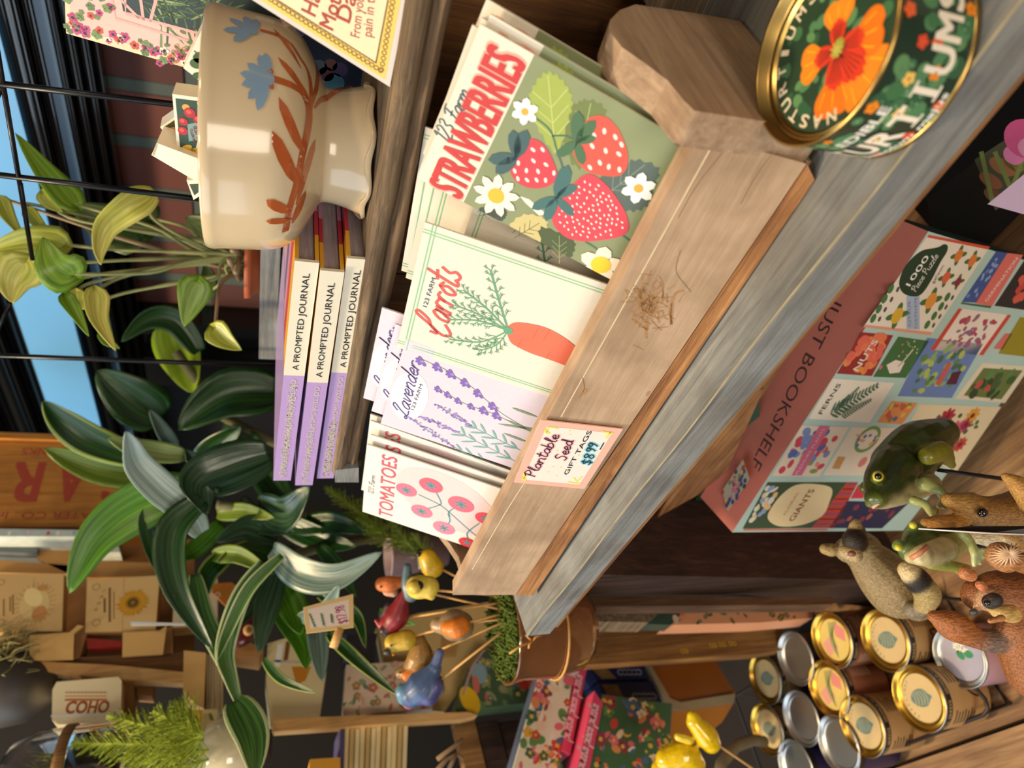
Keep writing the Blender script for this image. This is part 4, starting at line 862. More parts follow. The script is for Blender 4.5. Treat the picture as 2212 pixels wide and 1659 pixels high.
o=cardpx('blue_box',[(640,90),(700,150),(755,205),(830,200),(830,60),(700,40)],.245,.03,mat('33405c',.3,noise=.5,ns=60),'dark blue patterned box in shadow behind the bowl foot','box',lambda mb,f:[oval(mb,f,*f.px(x,y),pxm(w_,.6),pxm(w_,.6),paper(c),1) for x,y,w_,c in ((722,178,16,'4b86a8'),(705,160,12,'6b4a5a'),(690,145,12,'5a6c88'),(735,150,12,'544a7a'),(715,140,10,'7a5a5c'))],0)
# ============================================================ arrowhead plant, its shelf and the wire rack
yb=.312
pts=[P(572,440,1,yb),P(553,775,1,yb),P(589,776,1,yb),P(612,440,1,yb)]; ZB=pts[0].z*.5+pts[1].z*.5
x0,x1=pts[1].x,.42
rs=root('plant_shelf',((x0+x1)/2,yb+.06,.1626),'small grey plank shelf behind the journals holding the terracotta pot','shelf')
mb=MB(); mb.box((x0,yb,ZB-.0165),(x1,yb+.15,ZB),W_GREY); mb.build('plank',rs)
for xx in (x0+.06,x1-.03):
    mb=MB(); mb.box((xx,yb+.004,.1030),(xx+.018,yb+.12,ZB-.0166),W_GREY); mb.build('leg',rs)
pc=P(566,566,1,.372); pc=V((pc.x,.372,ZB+.0004)); zr=P(527,566,1,.34).z-pc.z
pl=root('arrowhead_plant',pc,'arrowhead plant with pale yellow-green leaves in a terracotta pot','potted plant')
TERR=mat('a4512f',.6,noise=.2,ns=40); SOIL=mat('2c2018',.95,noise=.5,ns=200,bump=1.)
mb=MB(); mb.lathe([(.029,0),(.031,.001),(.0335,zr*.55),(.0365,zr*.56),(.037,zr),(.033,zr),(.032,zr-.004),(.0005,zr-.004)],TERR,pc,48); mb.build('pot',pl)
mb=MB(); mb.ell(pc+V((0,0,zr-.0035)),(.0315,.0315,.002),SOIL); mb.build('soil',pl)
LA=leafmat('leaf_arrow_green','4c7415','7ea02a',5,.35); LB=leafmat('leaf_arrow_yellow','97a02e','cfc86a',6,.35); LC=leafmat('leaf_arrow_dark','223812','42591d',5,.4); LD=leafmat('leaf_arrow_olive','6b7f24','a7a83c',6,.35)
STM=mat('7c8350',.5,noise=.3,ns=60); STB=mat('7d6a4c',.5,noise=.3,ns=60)
d0=.68
AR=[([(162,442,.66),(100,375,.65),(33,287,.64)],64,LA,.2,(330,490)),([(95,418,.67),(112,440,.67),(136,458,.67)],38,LD,.3,(150,470)),
([(322,424,.64),(275,448,.63),(228,490,.63),(214,540,.63),(218,572,.63)],66,LB,.5,(330,470)),([(300,500,.73),(230,480,.73),(150,440,.73)],120,LC,.1,(360,500)),
([(135,528,.66),(60,520,.65),(-40,548,.65)],74,LD,.4,(260,540)),([(150,592,.63),(115,570,.62),(93,512,.62)],104,LA,.15,(320,590)),([(52,572,.62),(30,610,.62),(28,655,.62)],96,LB,.2,(120,570)),
([(140,640,.65),(165,680,.65),(192,726,.65)],34,LA,.6,(180,600)),([(205,630,.64),(212,690,.64),(250,757,.64)],52,LB,.5,(260,600)),([(165,632,.66),(168,652,.66),(182,668,.66)],36,LB,.1,(200,610)),
([(425,612,.66),(412,655,.66),(398,705,.66)],72,LA,.1,(470,600)),([(465,712,.66),(490,735,.66),(522,756,.66)],56,LD,.5,(470,650)),([(0,430,.66),(20,470,.66),(52,515,.66)],36,LD,.2,(10,430)),
([(320,470,.72),(300,450,.72),(292,420,.72)],66,LC,.2,(400,490)),([(470,500,.73),(440,490,.73),(400,470,.73)],90,LC,.1,(500,540)),([(225,720,.67),(235,740,.67),(258,752,.67)],30,LA,.5,(225,650)),
([(440,640,.70),(450,600,.70),(440,575,.70)],50,LC,.2,(490,600)),([(60,455,.67),(90,490,.66),(125,535,.66)],30,LD,.6,(60,440))]
r=random.Random(31)
for pts,w_,mt,fo,mid in AR:
    pxleaf(pts,w_,mt,pl,r.uniform(-.3,.3),'heart',fo)
    b=pts[0]; mb=MB(); s0=pc+V((r.uniform(-.016,.016),r.uniform(-.012,.012),zr-.003)); e=PD(b[0],b[1],b[2]+.002); m1=PD(mid[0],mid[1],(b[2]+.68)/2)
    mb.tube([V(p) for p in catmull([tuple(s0),tuple(s0+(m1-s0)*.5+V((0,0,.01))),tuple(m1),tuple(e)],5)],[.0022]*6+[.0016]*10,r.choice((STM,STB,STM)),8); mb.build('stem',pl)
for q in ((520,590),(505,560),(512,540)):
    mb=MB(); a=pc+V((r.uniform(-.01,.01),-.01,zr-.003)); mb.tube([a,a+V((r.uniform(-.02,.02),-.004,.008)),PD(q[0]-10,q[1],.66)],.0028,STB,8); mb.build('stem',pl)
BLW=mat('15161a',.3,.6,noise=.2)
rk=root('wire_rack',(.2,.298,.1626),'black wire rack standing in front of the arrowhead plant','rack')
yr=.298
def rod(a,b,down=True,rad=.0022):
    A,B=P(*a,1,yr),P(*b,1,yr)
    if down:
        dn=(B-A).normalized(); B=A+dn*((A.z-.1632)/-dn.z)
    A=A+(A-B).normalized()*.05; mb=MB(); mb.tube([A,B],rad,BLW,10); mb.build('rod',rk)
rod((0,181),(375,225)); rod((0,378),(410,427)); rod((0,768),(585,790))
for a,b in (((6,180),(62,510)),((62,510),(70,560)),((-4,712),(22,655)),((-30,260),(8,178))): rod(a,b,False,.0017)
# ============================================================ dark striped plant with long leaves
DK=leafmat('leaf_dark','0a210c','21501a',8,.3); DK2=leafmat('leaf_dark_edge','0d260c','25541b',8,.28,'7f9440'); LM=leafmat('leaf_lime','6d8d10','94ac25',5,.4); BRT=leafmat('leaf_bright','2a580a','558a1a',9,.33); GRY=leafmat('leaf_greyblue','3c544c','74897f',12,.28); PALE=leafmat('leaf_pale_curl','7fa39a','c9dcd6',14,.3); YG=leafmat('leaf_yellowgreen','48610f','73892a',8,.35); STP=leafmat('leaf_striped','1d3d14','4a7a2e',10,.3,'aab884'); GLS=leafmat('leaf_gloss','172f1a','3c5a40',10,.2)
dr=root('dracaena_plant',PD(700,1120,.86),'large dark green long-leaved plant left of the journals','potted plant')
LV=[([(430,760),(380,695),(320,690),(262,738)],58,DK,.82),([(350,900),(285,860),(208,800)],112,DK,.84),([(365,700),(395,770),(420,850)],98,LM,.88),([(600,850),(490,855),(385,928)],112,DK,.86),
([(300,990),(195,950),(130,905),(92,866)],72,DK2,.80),([(345,1030),(210,1012),(95,968)],66,YG,.82),([(434,1152),(400,1100),(345,1055),(297,1005),(280,960),(271,932)],72,PALE,.74),([(400,985),(300,972),(232,946)],48,leafmat('leaf_thin','7c9a4c','a9bd7c',8,.4),.80),([(378,968),(350,930),(322,884)],34,GRY,.83),
([(585,985),(500,1015),(430,1050),(447,1112)],118,GLS,.76),([(440,1070),(330,1080),(215,1160),(150,1282)],112,BRT,.74),([(335,1080),(312,1130),(335,1215),(385,1295)],26,DK,.73),([(440,1080),(375,1150),(385,1270),(462,1405)],72,DK,.72),
([(470,1110),(530,1105),(592,1118)],40,YG,.80),([(600,1160),(530,1135),(465,1170)],62,GLS,.79),([(610,1215),(540,1190),(470,1215)],54,DK2,.79),([(590,1185),(650,1235),(730,1245),(825,1192)],78,GRY,.72),([(560,1090),(620,1110),(668,1050)],86,GLS,.78),
([(420,1240),(440,1330),(490,1440),(525,1540)],44,STP,.72),([(610,1200),(540,1270),(490,1370),(470,1425)],30,STP,.71),([(570,1215),(520,1290),(487,1400),(500,1470),(525,1545)],44,STP,.71),([(505,1515),(545,1590),(552,1680)],78,STP,.66),
([(600,1235),(575,1320),(560,1412)],56,GLS,.74),([(600,1245),(640,1330),(650,1370)],66,BRT,.75),([(600,1320),(650,1390),(662,1446)],48,BRT,.75),([(680,1330),(690,1400),(696,1472)],46,GRY,.74),([(710,1370),(770,1425),(860,1502)],30,DK2,.70),([(570,1425),(610,1468),(684,1497)],22,DK2,.72),([(650,1335),(705,1320),(733,1262)],46,GRY,.705),
([(640,1140),(720,1130),(790,1150)],52,DK,.84),([(600,1120),(690,1160),(770,1180)],60,DK,.85),([(560,1000),(600,1060),(640,1100)],70,DK,.87),([(480,930),(540,960),(590,1000)],60,DK,.88),([(500,1190),(450,1240),(440,1300)],46,DK2,.77),([(480,1130),(420,1190),(380,1210)],44,BRT,.80),([(560,1260),(520,1330),(500,1360)],50,GLS,.77),([(620,1180),(600,1260),(560,1310)],56,DK,.78),
([(520,1080),(560,1130),(640,1150)],50,GLS,.81),([(430,1010),(470,960),(520,920)],64,DK,.87),([(690,1180),(735,1230),(770,1290)],36,DK,.78),([(460,1200),(520,1200),(590,1240)],40,YG,.76),([(500,1060),(440,1020),(400,970)],56,GLS,.83),([(690,1285),(770,1330),(790,1400)],30,DK2,.77),([(820,1320),(850,1335),(900,1350)],22,BRT,.80)]
r=random.Random(12)
for pts,w_,mt,d in LV:
    n=len(pts); q=[(x,y,d+.05*(1-i/(n-1))) for i,(x,y) in enumerate(pts)]; pxleaf(q,w_,mt,dr,r.uniform(-.35,.35),'lance',r.uniform(.2,.5),wave=.025)
for q in ([(820,1120,.93),(700,1120,.9),(560,1100,.86),(470,1090,.83)],[(830,1160,.93),(700,1180,.88),(600,1210,.8)],[(780,1000,.95),(600,960,.92),(480,900,.9),(380,760,.88)]):
    mb=MB(); mb.tube([PD(*p) for p in q],.006,mat('5a5a3a',.7,noise=.3,ns=50),10); mb.build('stem',dr)
# ============================================================ lime conifer sprigs
CY1=mat('8a9a1c',.6,noise=.35,ns=90); CY2=mat('6f8418',.6,noise=.35,ns=90)
def frond(parent,spec,seed,mt,den=1.):
    r=random.Random(seed)
    for base,tip,wd in spec:
        mb=MB(); a,b=PD(*base),PD(*tip); L_=(b-a).length; t_=(b-a).normalized(); vd=ray((base[0]+tip[0])/2,(base[1]+tip[1])/2).normalized(); s_=t_.cross(vd).normalized()
        mb.tube([a,b],[.0012,.0004],mt,5); n=int(L_/.0026*den)
        for i in range(n):
            k=i/n; p=a+(b-a)*k; w_=wd*(1-k)**.6*(.6+.5*r.random())
            for sg in (-1,1):
                dr_=(t_*.75+s_*sg*r.uniform(.45,.9)+vd*r.uniform(-.5,.5)).normalized(); e=p+dr_*w_
                mb.tube([p,e],[.0009,.0002],mt,4,False)
                for m_ in range(int(3*den)+1):
                    f=r.uniform(.25,.95); o=p+(e-p)*f; d2=(dr_+t_*r.uniform(-.2,.8)+s_*r.uniform(-.8,.8)+vd*r.uniform(-.5,.5)).normalized(); mb.tube([o,o+d2*w_*.32],[.0008,.0001],mt,3,False)
        mb.build('sprig',parent)
cy=root('lime_conifer',PD(900,1190,.9),'feathery lime green conifer in a mauve pot behind the tomatoes packets','potted plant')
frond(cy,[((860,1170,.86),(700,1050,.87),.030),((880,1180,.86),(770,1120,.85),.026),((900,1195,.85),(840,1120,.85),.024),((930,1210,.84),(890,1150,.83),.020),((840,1150,.88),(690,1110,.88),.022),((940,1200,.83),(905,1205,.82),.014)],3,CY2)
MV=mat('9c8486',.25,noise=.1,ns=20,coat=.5)
pcx=PD(842,1195,.92); mb=MB(); mb.lathe([(.020,-.075),(.034,0),(.0355,.002),(.033,.003),(.030,-.006),(.0005,-.006)],MV,pcx,40); mb.build('pot',cy)
c2=root('lime_conifer',PD(450,1600,.82),'feathery lime green conifer sprig at lower left beside cream vase','potted plant')
frond(c2,[((430,1610,.735),(152,1605,.735),.040),((440,1600,.735),(230,1545,.735),.030),((440,1590,.735),(330,1535,.735),.034),((450,1620,.735),(260,1640,.735),.036),((450,1640,.735),(330,1680,.735),.04),((420,1560,.74),(380,1520,.74),.03)],9,CY1,1.1)
mb=MB(); mb.lathe([(.02,-.07),(.03,0),(.029,.001),(.0005,-.004)],mat('2b2019',.8),PD(455,1630,.86),24); mb.build('pot',c2)
# ============================================================ bookshelf puzzle box
k_=1.07
def sc(p): return CAM+(V(p)-CAM)*k_
bTL,bTR,bBR,bBL=[sc(p) for p in ((.084,.045,-.176),(.342,.150,-.240),(.319,.164,-.482),(.061,.060,-.418))]
bh=(bTR-bTL); bv_=(bBL-bTL); hn=bh.normalized(); vn=(bv_-hn*bv_.dot(hn)*.35).normalized(); bn=hn.cross(vn).normalized()   # bn points into the box
bn=-(vn.cross(-hn)) if False else bn
if bn.y<0: bn=-bn
HH=(bBL-bTL).length*.97
MINT=mat('b4d3ca',.35,noise=.05,ns=80); SAL=mat('e88b78',.4,noise=.06,ns=60); DTL=mat('2f4a46',.5,noise=.4,ns=60)
bx=root('puzzle_box',(bBL+bBR)/2,'mint and salmon jigsaw puzzle box of garden book covers under the grey shelf','puzzle box')
mb=MB(); D=.053
p=[bTL,bTL+bh,bTL+bh+vn*HH,bTL+vn*HH]; q=[a+bn*D for a in p]
mb.add(p,[[3,2,1,0]],MINT); mb.add(q,[[0,1,2,3]],MINT); mb.add([p[0],p[1],q[1],q[0]],[[0,1,2,3]],SAL); mb.add([p[3],p[2],q[2],q[3]],[[3,2,1,0]],MINT); mb.add([p[0],q[0],q[3],p[3]],[[0,1,2,3]],SAL); mb.add([p[1],p[2],q[2],q[1]],[[0,1,2,3]],DTL)
mb.build('carton',bx)
bf=PF(bTL+vn*HH,hn,-bn); mb=MB()
def zA(x,y): return (1612+x*.27125,400+y*.27125)
def zB_(x,y): return (1612+x*.27125,800+y*.27125)
I=lambda f,pts:[bf.px(*f(*a)) for a in pts]
def cover(f,pts,c,L=1): poly(mb,bf,I(f,pts),mat(c,.4,noise=.06,ns=60),L)
r=random.Random(77)
def dots(f,pts,n,cols,sz,L=2,shr=.82):
    pl=I(f,pts); cx=sum(a[0] for a in pl)/len(pl); cy=sum(a[1] for a in pl)/len(pl); pl=[(cx+(a[0]-cx)*shr,cy+(a[1]-cy)*shr) for a in pl]; xs=[a[0] for a in pl]; ys=[a[1] for a in pl]; g=0
    while g<n:
        a=(r.uniform(min(xs),max(xs)),r.uniform(min(ys),max(ys)))
        if inside(a,pl): oval(mb,bf,*a,sz*r.uniform(.7,1.2),sz*r.uniform(.5,1.),paper(r.choice(cols)),L+.01*g,r.uniform(0,3),9); g+=1
C1=[(1450,395),(1940,490),(1470,1195),(930,1130)]
cover(zA,C1,'efe5d2'); cover(zA,[(1450,395),(1940,490),(1925,512),(1440,415)],'d8553e',1.5); cover(zA,[(945,1110),(1480,1170),(1470,1195),(930,1130)],'e8a184',1.5); cover(zA,[(1275,880),(1380,880),(1380,1150),(1275,1145)],'aebfd6',1.6)
for a in ((1150,825),(1100,905),(1055,985),(1010,1060),(1600,890),(1550,965),(1495,1040),(1440,1110)): oval(mb,bf,*I(zA,[a])[0],.0042,.0030,paper('3f7a45'),2,.4)
for a in ((1205,830),(1155,910),(1105,990),(1060,1065),(1640,895),(1590,970),(1540,1045),(1490,1115)): oval(mb,bf,*I(zA,[a])[0],.0025,.0016,paper('5a4a50'),2,.4)
for a,c,s_ in (((1200,1040),'e0b43a',.0075),((1470,920),'e59a3f',.0075),((1590,735),'dd6a45',.0055),((1690,560),'e0803a',.0055),((1800,600),'e0803a',.0055),((1685,770),'8c2f45',.0045)):
    b=I(zA,[a])[0]
    for j in range(4): petal(mb,bf,b[0],b[1],s_*1.7,s_*.8,j*1.6+.4,paper('42733f'),1.8)
    oval(mb,bf,*b,s_,s_*.8,paper(c),2.2,.5)
tp(mb,bf,'CITRUS',zA(1310,1120),zA(1305,920),.0028,paper('5f7094'),2.5,0,bf); tp(mb,bf,'CULTIVATE',zA(1360,1135),zA(1358,885),.0028,paper('5f7094'),2.5,0,bf)
fig=catmull(I(zA,[(1600,480),(1595,530),(1540,620),(1480,740),(1400,860),(1330,885),(1250,860),(1215,790),(1240,690),(1310,590),(1400,520),(1500,500),(1545,485),(1570,470)]),4,True); poly(mb,bf,fig,paper('1f3d2a'),3)
tp(mb,bf,'1000',zA(1300,805),zA(1455,570),.0065,paper('f3f0e6'),4,.012,bf); sp(mb,bf,'Piece Puzzle',zA(1345,850),zA(1530,560),.0038,.0006,paper('e8e6da'),4,bf,.2); tp(mb,bf,'galison',zA(1490,785),zA(1575,640),.0036,paper('6a6a66'),3,0,bf)
cover(zA,[(1990,525),(2080,540),(1830,935),(1715,930)],'3d5a9c'); cover(zA,[(2080,540),(2205,555),(1955,965),(1820,938)],'e1746c'); cover(zA,[(1715,932),(1950,962),(1945,980),(1705,945)],'3c6a45',1.2)
dots(zA,[(1990,525),(2080,540),(1830,935),(1715,930)],16,['8fa8d0','6f8cc4'],.0022); tp(mb,bf,'GERMINATION',zA(1915,930),zA(2165,585),.0045,paper('f4dcd2'),2,.01,bf)
cover(zA,[(2212,600),(2400,640),(2260,1000),(1975,960)],'2a2b2e'); dots(zA,[(2180,720),(2300,740),(2240,940),(2100,920)],14,['d8604f','c94a44'],.0045)
cover(zA,[(920,1170),(1170,1195),(1000,1520),(720,1500)],'9c2c30'); dots(zA,[(920,1170),(1170,1195),(1000,1520),(720,1500)],34,['ea7c56','e9914c','e56a58'],.0055,2,.86); tp(mb,bf,'NUTS',zA(885,1480),zA(1050,1240),.0075,paper('f0e2cf'),4,.02,bf)
cover(zA,[(1210,1205),(1455,1240),(1270,1535),(1010,1525)],'3e7143'); dots(zA,[(1250,1210),(1440,1240),(1330,1400),(1180,1380)],12,['d98a6a','c8d4a0'],.0012); poly(mb,bf,I(zA,[(1115,1430),(1190,1390),(1260,1410),(1220,1490),(1140,1500)]),paper('efe2d6'),2); rib(mb,bf,I(zA,[(1210,1440),(1260,1390),(1325,1310)]),.0016,paper('efe2d6'),2,1); oval(mb,bf,*I(zA,[(1070,1450)])[0],.0022,.0018,paper('e06a90'),2)
cover(zA,[(1690,980),(2110,1035),(1880,1355),(1465,1310)],'f0e4d4'); cover(zA,[(1690,980),(1720,985),(1500,1315),(1465,1310)],'cf4a3d',1.5); cover(zA,[(2080,1030),(2110,1035),(1885,1355),(1850,1350)],'cf4a3d',1.5); dots(zA,[(1720,1000),(2060,1040),(1850,1330),(1520,1290)],40,['a9617c','b5485a','8f6a86'],.0030)
cover(zA,[(2180,1050),(2400,1080),(2260,1370),(2005,1340)],'9c8f2c'); cover(zA,[(2060,1180),(2120,1180),(2040,1310),(1965,1300)],'d8756a')
cover(zB_,[(1440,-260),(1885,-210),(1635,220),(1205,205)],'6a86bd'); dots(zB_,[(1440,-260),(1885,-210),(1635,220),(1205,205)],46,['8fb06a','5d8a55','b3c06a','4a6f4f'],.0040); poly(mb,bf,I(zB_,[(1640,20),(1710,0),(1670,110),(1590,110)]),paper('56233d'),3); poly(mb,bf,I(zB_,[(1600,-60),(1640,-60),(1540,120),(1500,110)]),paper('c6635a'),3)
cover(zB_,[(690,65),(1180,100),(980,415),(495,385)],'f1e7d3'); a=I(zB_,[(700,340)])[0]; b=I(zB_,[(1040,120)])[0]; FG=paper('3f6f52')
for (A_,B_) in (((670,345),(1060,110)),((740,300),(900,130)),((760,360),(1000,230)),((700,330),(820,190))):
    a,b=I(zB_,[A_,B_]); rib(mb,bf,[a,b],.0006,FG,2,1); an=math.atan2(b[1]-a[1],b[0]-a[0]); L_=math.dist(a,b)
    for i in range(13):
        t_=i/13; x,y=a[0]+(b[0]-a[0])*t_,a[1]+(b[1]-a[1])*t_
        for s_ in (-1,1): petal(mb,bf,x,y,L_*.24*(1-t_*.7),L_*.045,an+s_*.95,FG,2.2)
tp(mb,bf,'FERNS',zB_(600,350),zB_(755,110),.0055,paper('3a4a42'),3,.01,bf)
cover(zB_,[(1880,-60),(2260,-30),(2060,260),(1660,225)],'e6dcc0'); cover(zB_,[(1890,-20),(2200,0),(2030,230),(1730,200)],'6b7a44',1.5); dots(zB_,[(1890,-20),(2200,0),(2030,230),(1730,200)],24,['3f6137','5d8a4c','2f4a2c','c5544f'],.0060)
cover(zB_,[(1160,245),(1365,260),(1240,430),(1040,415)],'e2925a'); dots(zB_,[(1160,245),(1365,260),(1240,430),(1040,415)],14,['e8c04a','cf5a4a','6f8a4a','4a6a9c'],.0036)
cover(zB_,[(1380,270),(2030,290),(1680,800),(1180,640)],'e8d8b0')
for x,y,c,s_ in ((1590,380,'b0283f',.0125),(1660,480,'d85a76',.0135),(1600,540,'c23a58',.011),(1800,360,'dfa23a',.0105),(1750,430,'a8305a',.009),(1700,590,'c8453f',.010)):
    b=I(zB_,[(x,y)])[0]; flower(mb,bf,b[0],b[1],s_,9,paper(c),paper('7c1f30'),2,.3,x,1.3)
dots(zB_,[(1500,330),(1900,330),(1850,500),(1650,640)],14,['3f5f35','55743f'],.0035,1.6,.95)
cover(zB_,[(440,440),(820,450),(580,845),(205,840)],'ecdcc4'); dots(zB_,[(440,440),(820,450),(580,845),(205,840)],44,['4f6fb0','d8455f','e79a86','7a94c8','87a05f'],.0048); cover(zB_,[(580,442),(665,446),(440,835),(360,835)],'dd6f8f',3); tp(mb,bf,'PLEASURE PLANTS',zB_(405,825),zB_(625,465),.0034,paper('f4d5dc'),4,0,bf)
cover(zB_,[(840,450),(1200,460),(1000,840),(610,835)],'e9dcc6'); b=I(zB_,[(965,550)])[0]; ring(mb,bf,b[0],b[1],.0115,.0150,paper('6f9a5a'),2); dots(zB_,[(870,500),(1080,500),(1030,600),(860,610)],16,['4f6fb0','d9c06a','e29a7a'],.0022); oval(mb,bf,*I(zB_,[(925,730)])[0],.006,.005,paper('dd8478'),2); poly(mb,bf,I(zB_,[(730,685),(790,690),(740,785),(680,780)]),paper('c9985a'),2)
cover(zB_,[(170,890),(800,890),(520,1255),(-30,1260)],'31523c'); poly(mb,bf,catmull(I(zB_,[(400,910),(560,905),(680,940),(660,1050),(600,1160),(440,1230),(260,1240),(170,1180),(200,1090),(290,980)]),4,True),paper('eed9a8'),2.5); dots(zB_,[(160,900),(300,900),(150,1150),(10,1230)],30,['e9c48a','8fa6cf','dfe0cf'],.0036); tp(mb,bf,'GIANTS',zB_(375,1200),zB_(545,950),.0085,paper('8c3a2c'),3.5,.01,bf); tp(mb,bf,'FLORAL',zB_(310,1150),zB_(420,965),.0034,paper('d07a4c'),3.5,0,bf)
cover(zB_,[(800,890),(890,890),(700,1255),(520,1255)],'c2453a'); 
for i in range(9): a,b=I(zB_,[(800-31*i,905+40*i),(880-22*i,905+40*i)]); rib(mb,bf,[a,b],.0011,paper('5a2028' if i%2 else '4a5a9c'),2,1)
cover(zB_,[(890,910),(960,910),(930,1020),(830,1020)],'cf3550'); cover(zB_,[(800,1040),(1300,1050),(1080,1258),(660,1255)],'232c4f'); dots(zB_,[(800,1040),(1300,1050),(1080,1258),(660,1255)],10,['a8584a','7a3a4a'],.0050)
cover(zB_,[(-20,1262),(650,1262),(640,1275),(-25,1275)],'d9705c',1.4)
o=mb.build('front_print',bx); o['label']='front panel printed with colourful miniature garden book covers'
tf=PF(bTL+bn*D,hn,-vn); tf=PF(bTL,-hn,-vn); tf.o=bTL+hn*0; mb=MB()
tp(mb,tf,'JUST BOOKSHELF',(1800,640),(1622,1003),.0125,paper('4a3a34'),1,0,tf)
cn=[(1560,1060),(1573,1105),(1620,1035),(1605,992)]; poly(mb,tf,[tf.px(*c) for c in cn],paper('c5bfa5'),1)
pl=[tf.px(*c) for c in cn]
for i in range(40):
    u,v=r.random(),r.random(); x=pl[0][0]*(1-u)*(1-v)+pl[1][0]*u*(1-v)+pl[2][0]*u*v+pl[3][0]*(1-u)*v; y=pl[0][1]*(1-u)*(1-v)+pl[1][1]*u*(1-v)+pl[2][1]*u*v+pl[3][1]*(1-u)*v; oval(mb,tf,x,y,.0026,.002,paper(r.choice(('4a5a86','c2554f','7a9a6a','e0c07a','3f5f45','d98a9a'))),1.5+.01*i,0,8)
o=mb.build('top_print',bx); o['label']='dark lettering and small picture on the salmon side'
# things tucked under the shelf beside it
def xprism(name,px_,plane,val,off,mt,label,cat,group=None,art=None,mside=None):
    pts=[P(x,y,plane,val) for x,y in px_]; n=V((1,0,0)) if plane==0 else (V((0,-1,0)) if plane==1 else V((0,0,1)))
    f=PF(pts[0],V((0,1,0)) if plane==0 else V((1,0,0)),n); q=[f.px(*c) for c in px_]
    if sum(q[i][0]*q[(i+1)%len(q)][1]-q[(i+1)%len(q)][0]*q[i][1] for i in range(len(q)))<0: pts=pts[::-1]
    mb=MB(); mb.prism(pts,-n*off,mt,mside)
    if art: art(mb,f)
    return tag(mb.build(name),label,cat,group)
xprism('green_book',[(1500,1085),(1560,1075),(1640,905),(1640,850),(1570,945)],1,.14,.02,mat('2c5a45',.5,noise=.1),'dark green book wedged under the grey shelf above the puzzle','book')
xprism('shelf_brace',[(1420,1118),(1560,1040),(1650,840),(1600,860),(1480,1010)],1,.115,.02,W_EDGE,'short brown brace under the grey shelf beside the green book','wood brace')
# ============================================================ seed cans in a wire basket
ZLID=-.455; RC=.0325; HC=.066
KRAFT=mat('c29b66',.6,noise=.12,ns=60); SIL=mat('b3b4b2',.35,1.,'silver_lid',noise=.12,ns=30); GOL=mat('d0a648',.28,1.,'can_gold',noise=.08,ns=30); TLID=mat('cbb07c',.4,noise=.1,ns=60); DKB=mat('1f1a18',.5); NVY=mat('2b2550',.5,noise=.15)
def seed_can(px,kind,label,seed):
    c=P(px[0],px[1],2,ZLID); c.z=ZLID-HC; t=root('seed_can',c,label,'can','seed cans standing in the wire basket'); M_=SIL if kind in('silver','navy') else GOL
    body_m={'tree':KRAFT,'water':mat('a86a4c',.5,noise=.3,ns=50),'silver':mat('3a3340',.5,noise=.3,ns=40),'navy':NVY}[kind]
    mb=MB(); mb.lathe([(.0003,0),(RC*.97,0),(RC,.0008),(RC,HC-.003)],body_m,c,44,cap=False); a0=math.atan2(CAM.y-c.y,CAM.x-c.x); cf=CylFr(c,RC,a0); r=random.Random(seed)
    rect(mb,cf,-.045,HC-.011,.045,HC-.004,DKB,1) if kind!='silver' else None
    # the label's small print
    if kind in('tree','water'):
        text(mb,cf,'ALL SEEDS',-.040,HC-.0095,.0036,TLID,2,.034,'l',0,.01); text(mb,cf,'GROWN IN THIS TIN',.0,HC-.0095,.0036,TLID,2,.038,'l',0,.01)
        for i in range(7): rect(mb,cf,-.034,HC-.018-.0042*i,-.034+r.uniform(.012,.018),HC-.0165-.0042*i,DKB if kind=='tree' else paper('d8b89a'),1); rect(mb,cf,.010,HC-.018-.0042*i,.010+r.uniform(.014,.02),HC-.0165-.0042*i,DKB if kind=='tree' else paper('d8b89a'),1)
        if kind=='tree': rib(mb,cf,[(-.006,.018),(-.002,.026),(.004,.030),(.006,.022),(.0,.016)],.0022,paper('c98a2a') if seed%2 else DKB,1.5)
    mb.build('can_body',t)
    R_=.0336; mb=MB(); mb.lathe([(RC,HC-.003),(R_*1.0,HC-.0026),(R_*1.02,HC-.0012),(R_,HC),(R_*.965,HC-.0004),(R_*.93,HC-.0050),(R_*.86,HC-.0054),(R_*.84,HC-.0038),(R_*.80,HC-.0038),(R_*.78,HC-.0052),(R_*.76,HC-.0052),(.0003,HC-.0052)],[SIL]*3+[M_]*12,c,48,cap=False); o=mb.build('lid',t); o['label']='silver lid' if kind in('silver','navy') else 'gold lid'
    lf=Fr(c+V((0,0,HC-.0051)),(math.sin(a0)*-1,math.cos(a0),0),(-math.cos(a0),-math.sin(a0),0),(0,0,1)); mb=MB()
    if kind=='tree':
        oval(mb,lf,0,0,.0245,.0245,TLID,1,0,32); TEAL=mat('5f7a72',.5,noise=.3,ns=300)
        tree=[(0,.014),(.006,.010),(.009,.002),(.008,-.006),(.003,-.011),(.001,-.014),(-.001,-.014),(-.003,-.011),(-.008,-.006),(-.009,.002),(-.006,.010)]; poly(mb,lf,catmull(tree,3,True),TEAL,2)
        for i in range(5): rib(mb,lf,[(-.007,-.006+.004*i),(.0,-.008+.004*i),(.007,-.005+.004*i)],.0007,TLID,2.5)
        for i,ch in enumerate('SEEDLINGS'): a=math.radians(145-14*i); text(mb,lf,ch,.0195*math.cos(a),.0195*math.sin(a),.0032,paper('5a5a48'),2,None,'c',a-math.pi/2)
    elif kind=='water':
        oval(mb,lf,0,0,.0245,.0245,mat('d9be6a',.4,noise=.1),1,0,32); poly(mb,lf,[(-.018,.014),(-.004,.022),(.006,.004),(-.010,-.004)],paper('dd9a8a'),2); poly(mb,lf,[(.004,-.004),(.022,-.006),(.010,-.021),(-.004,-.018)],paper('d98579'),2)
        for i in range(4): rib(mb,lf,[(-.020+.004*i,.0),(-.002+.003*i,.006-.002*i),(.020,.002-.004*i)],.0022,mat('93955a',.5,noise=.2),2.5)
    if kind in('tree','water'): mb.build('lid_print',t)
    return t
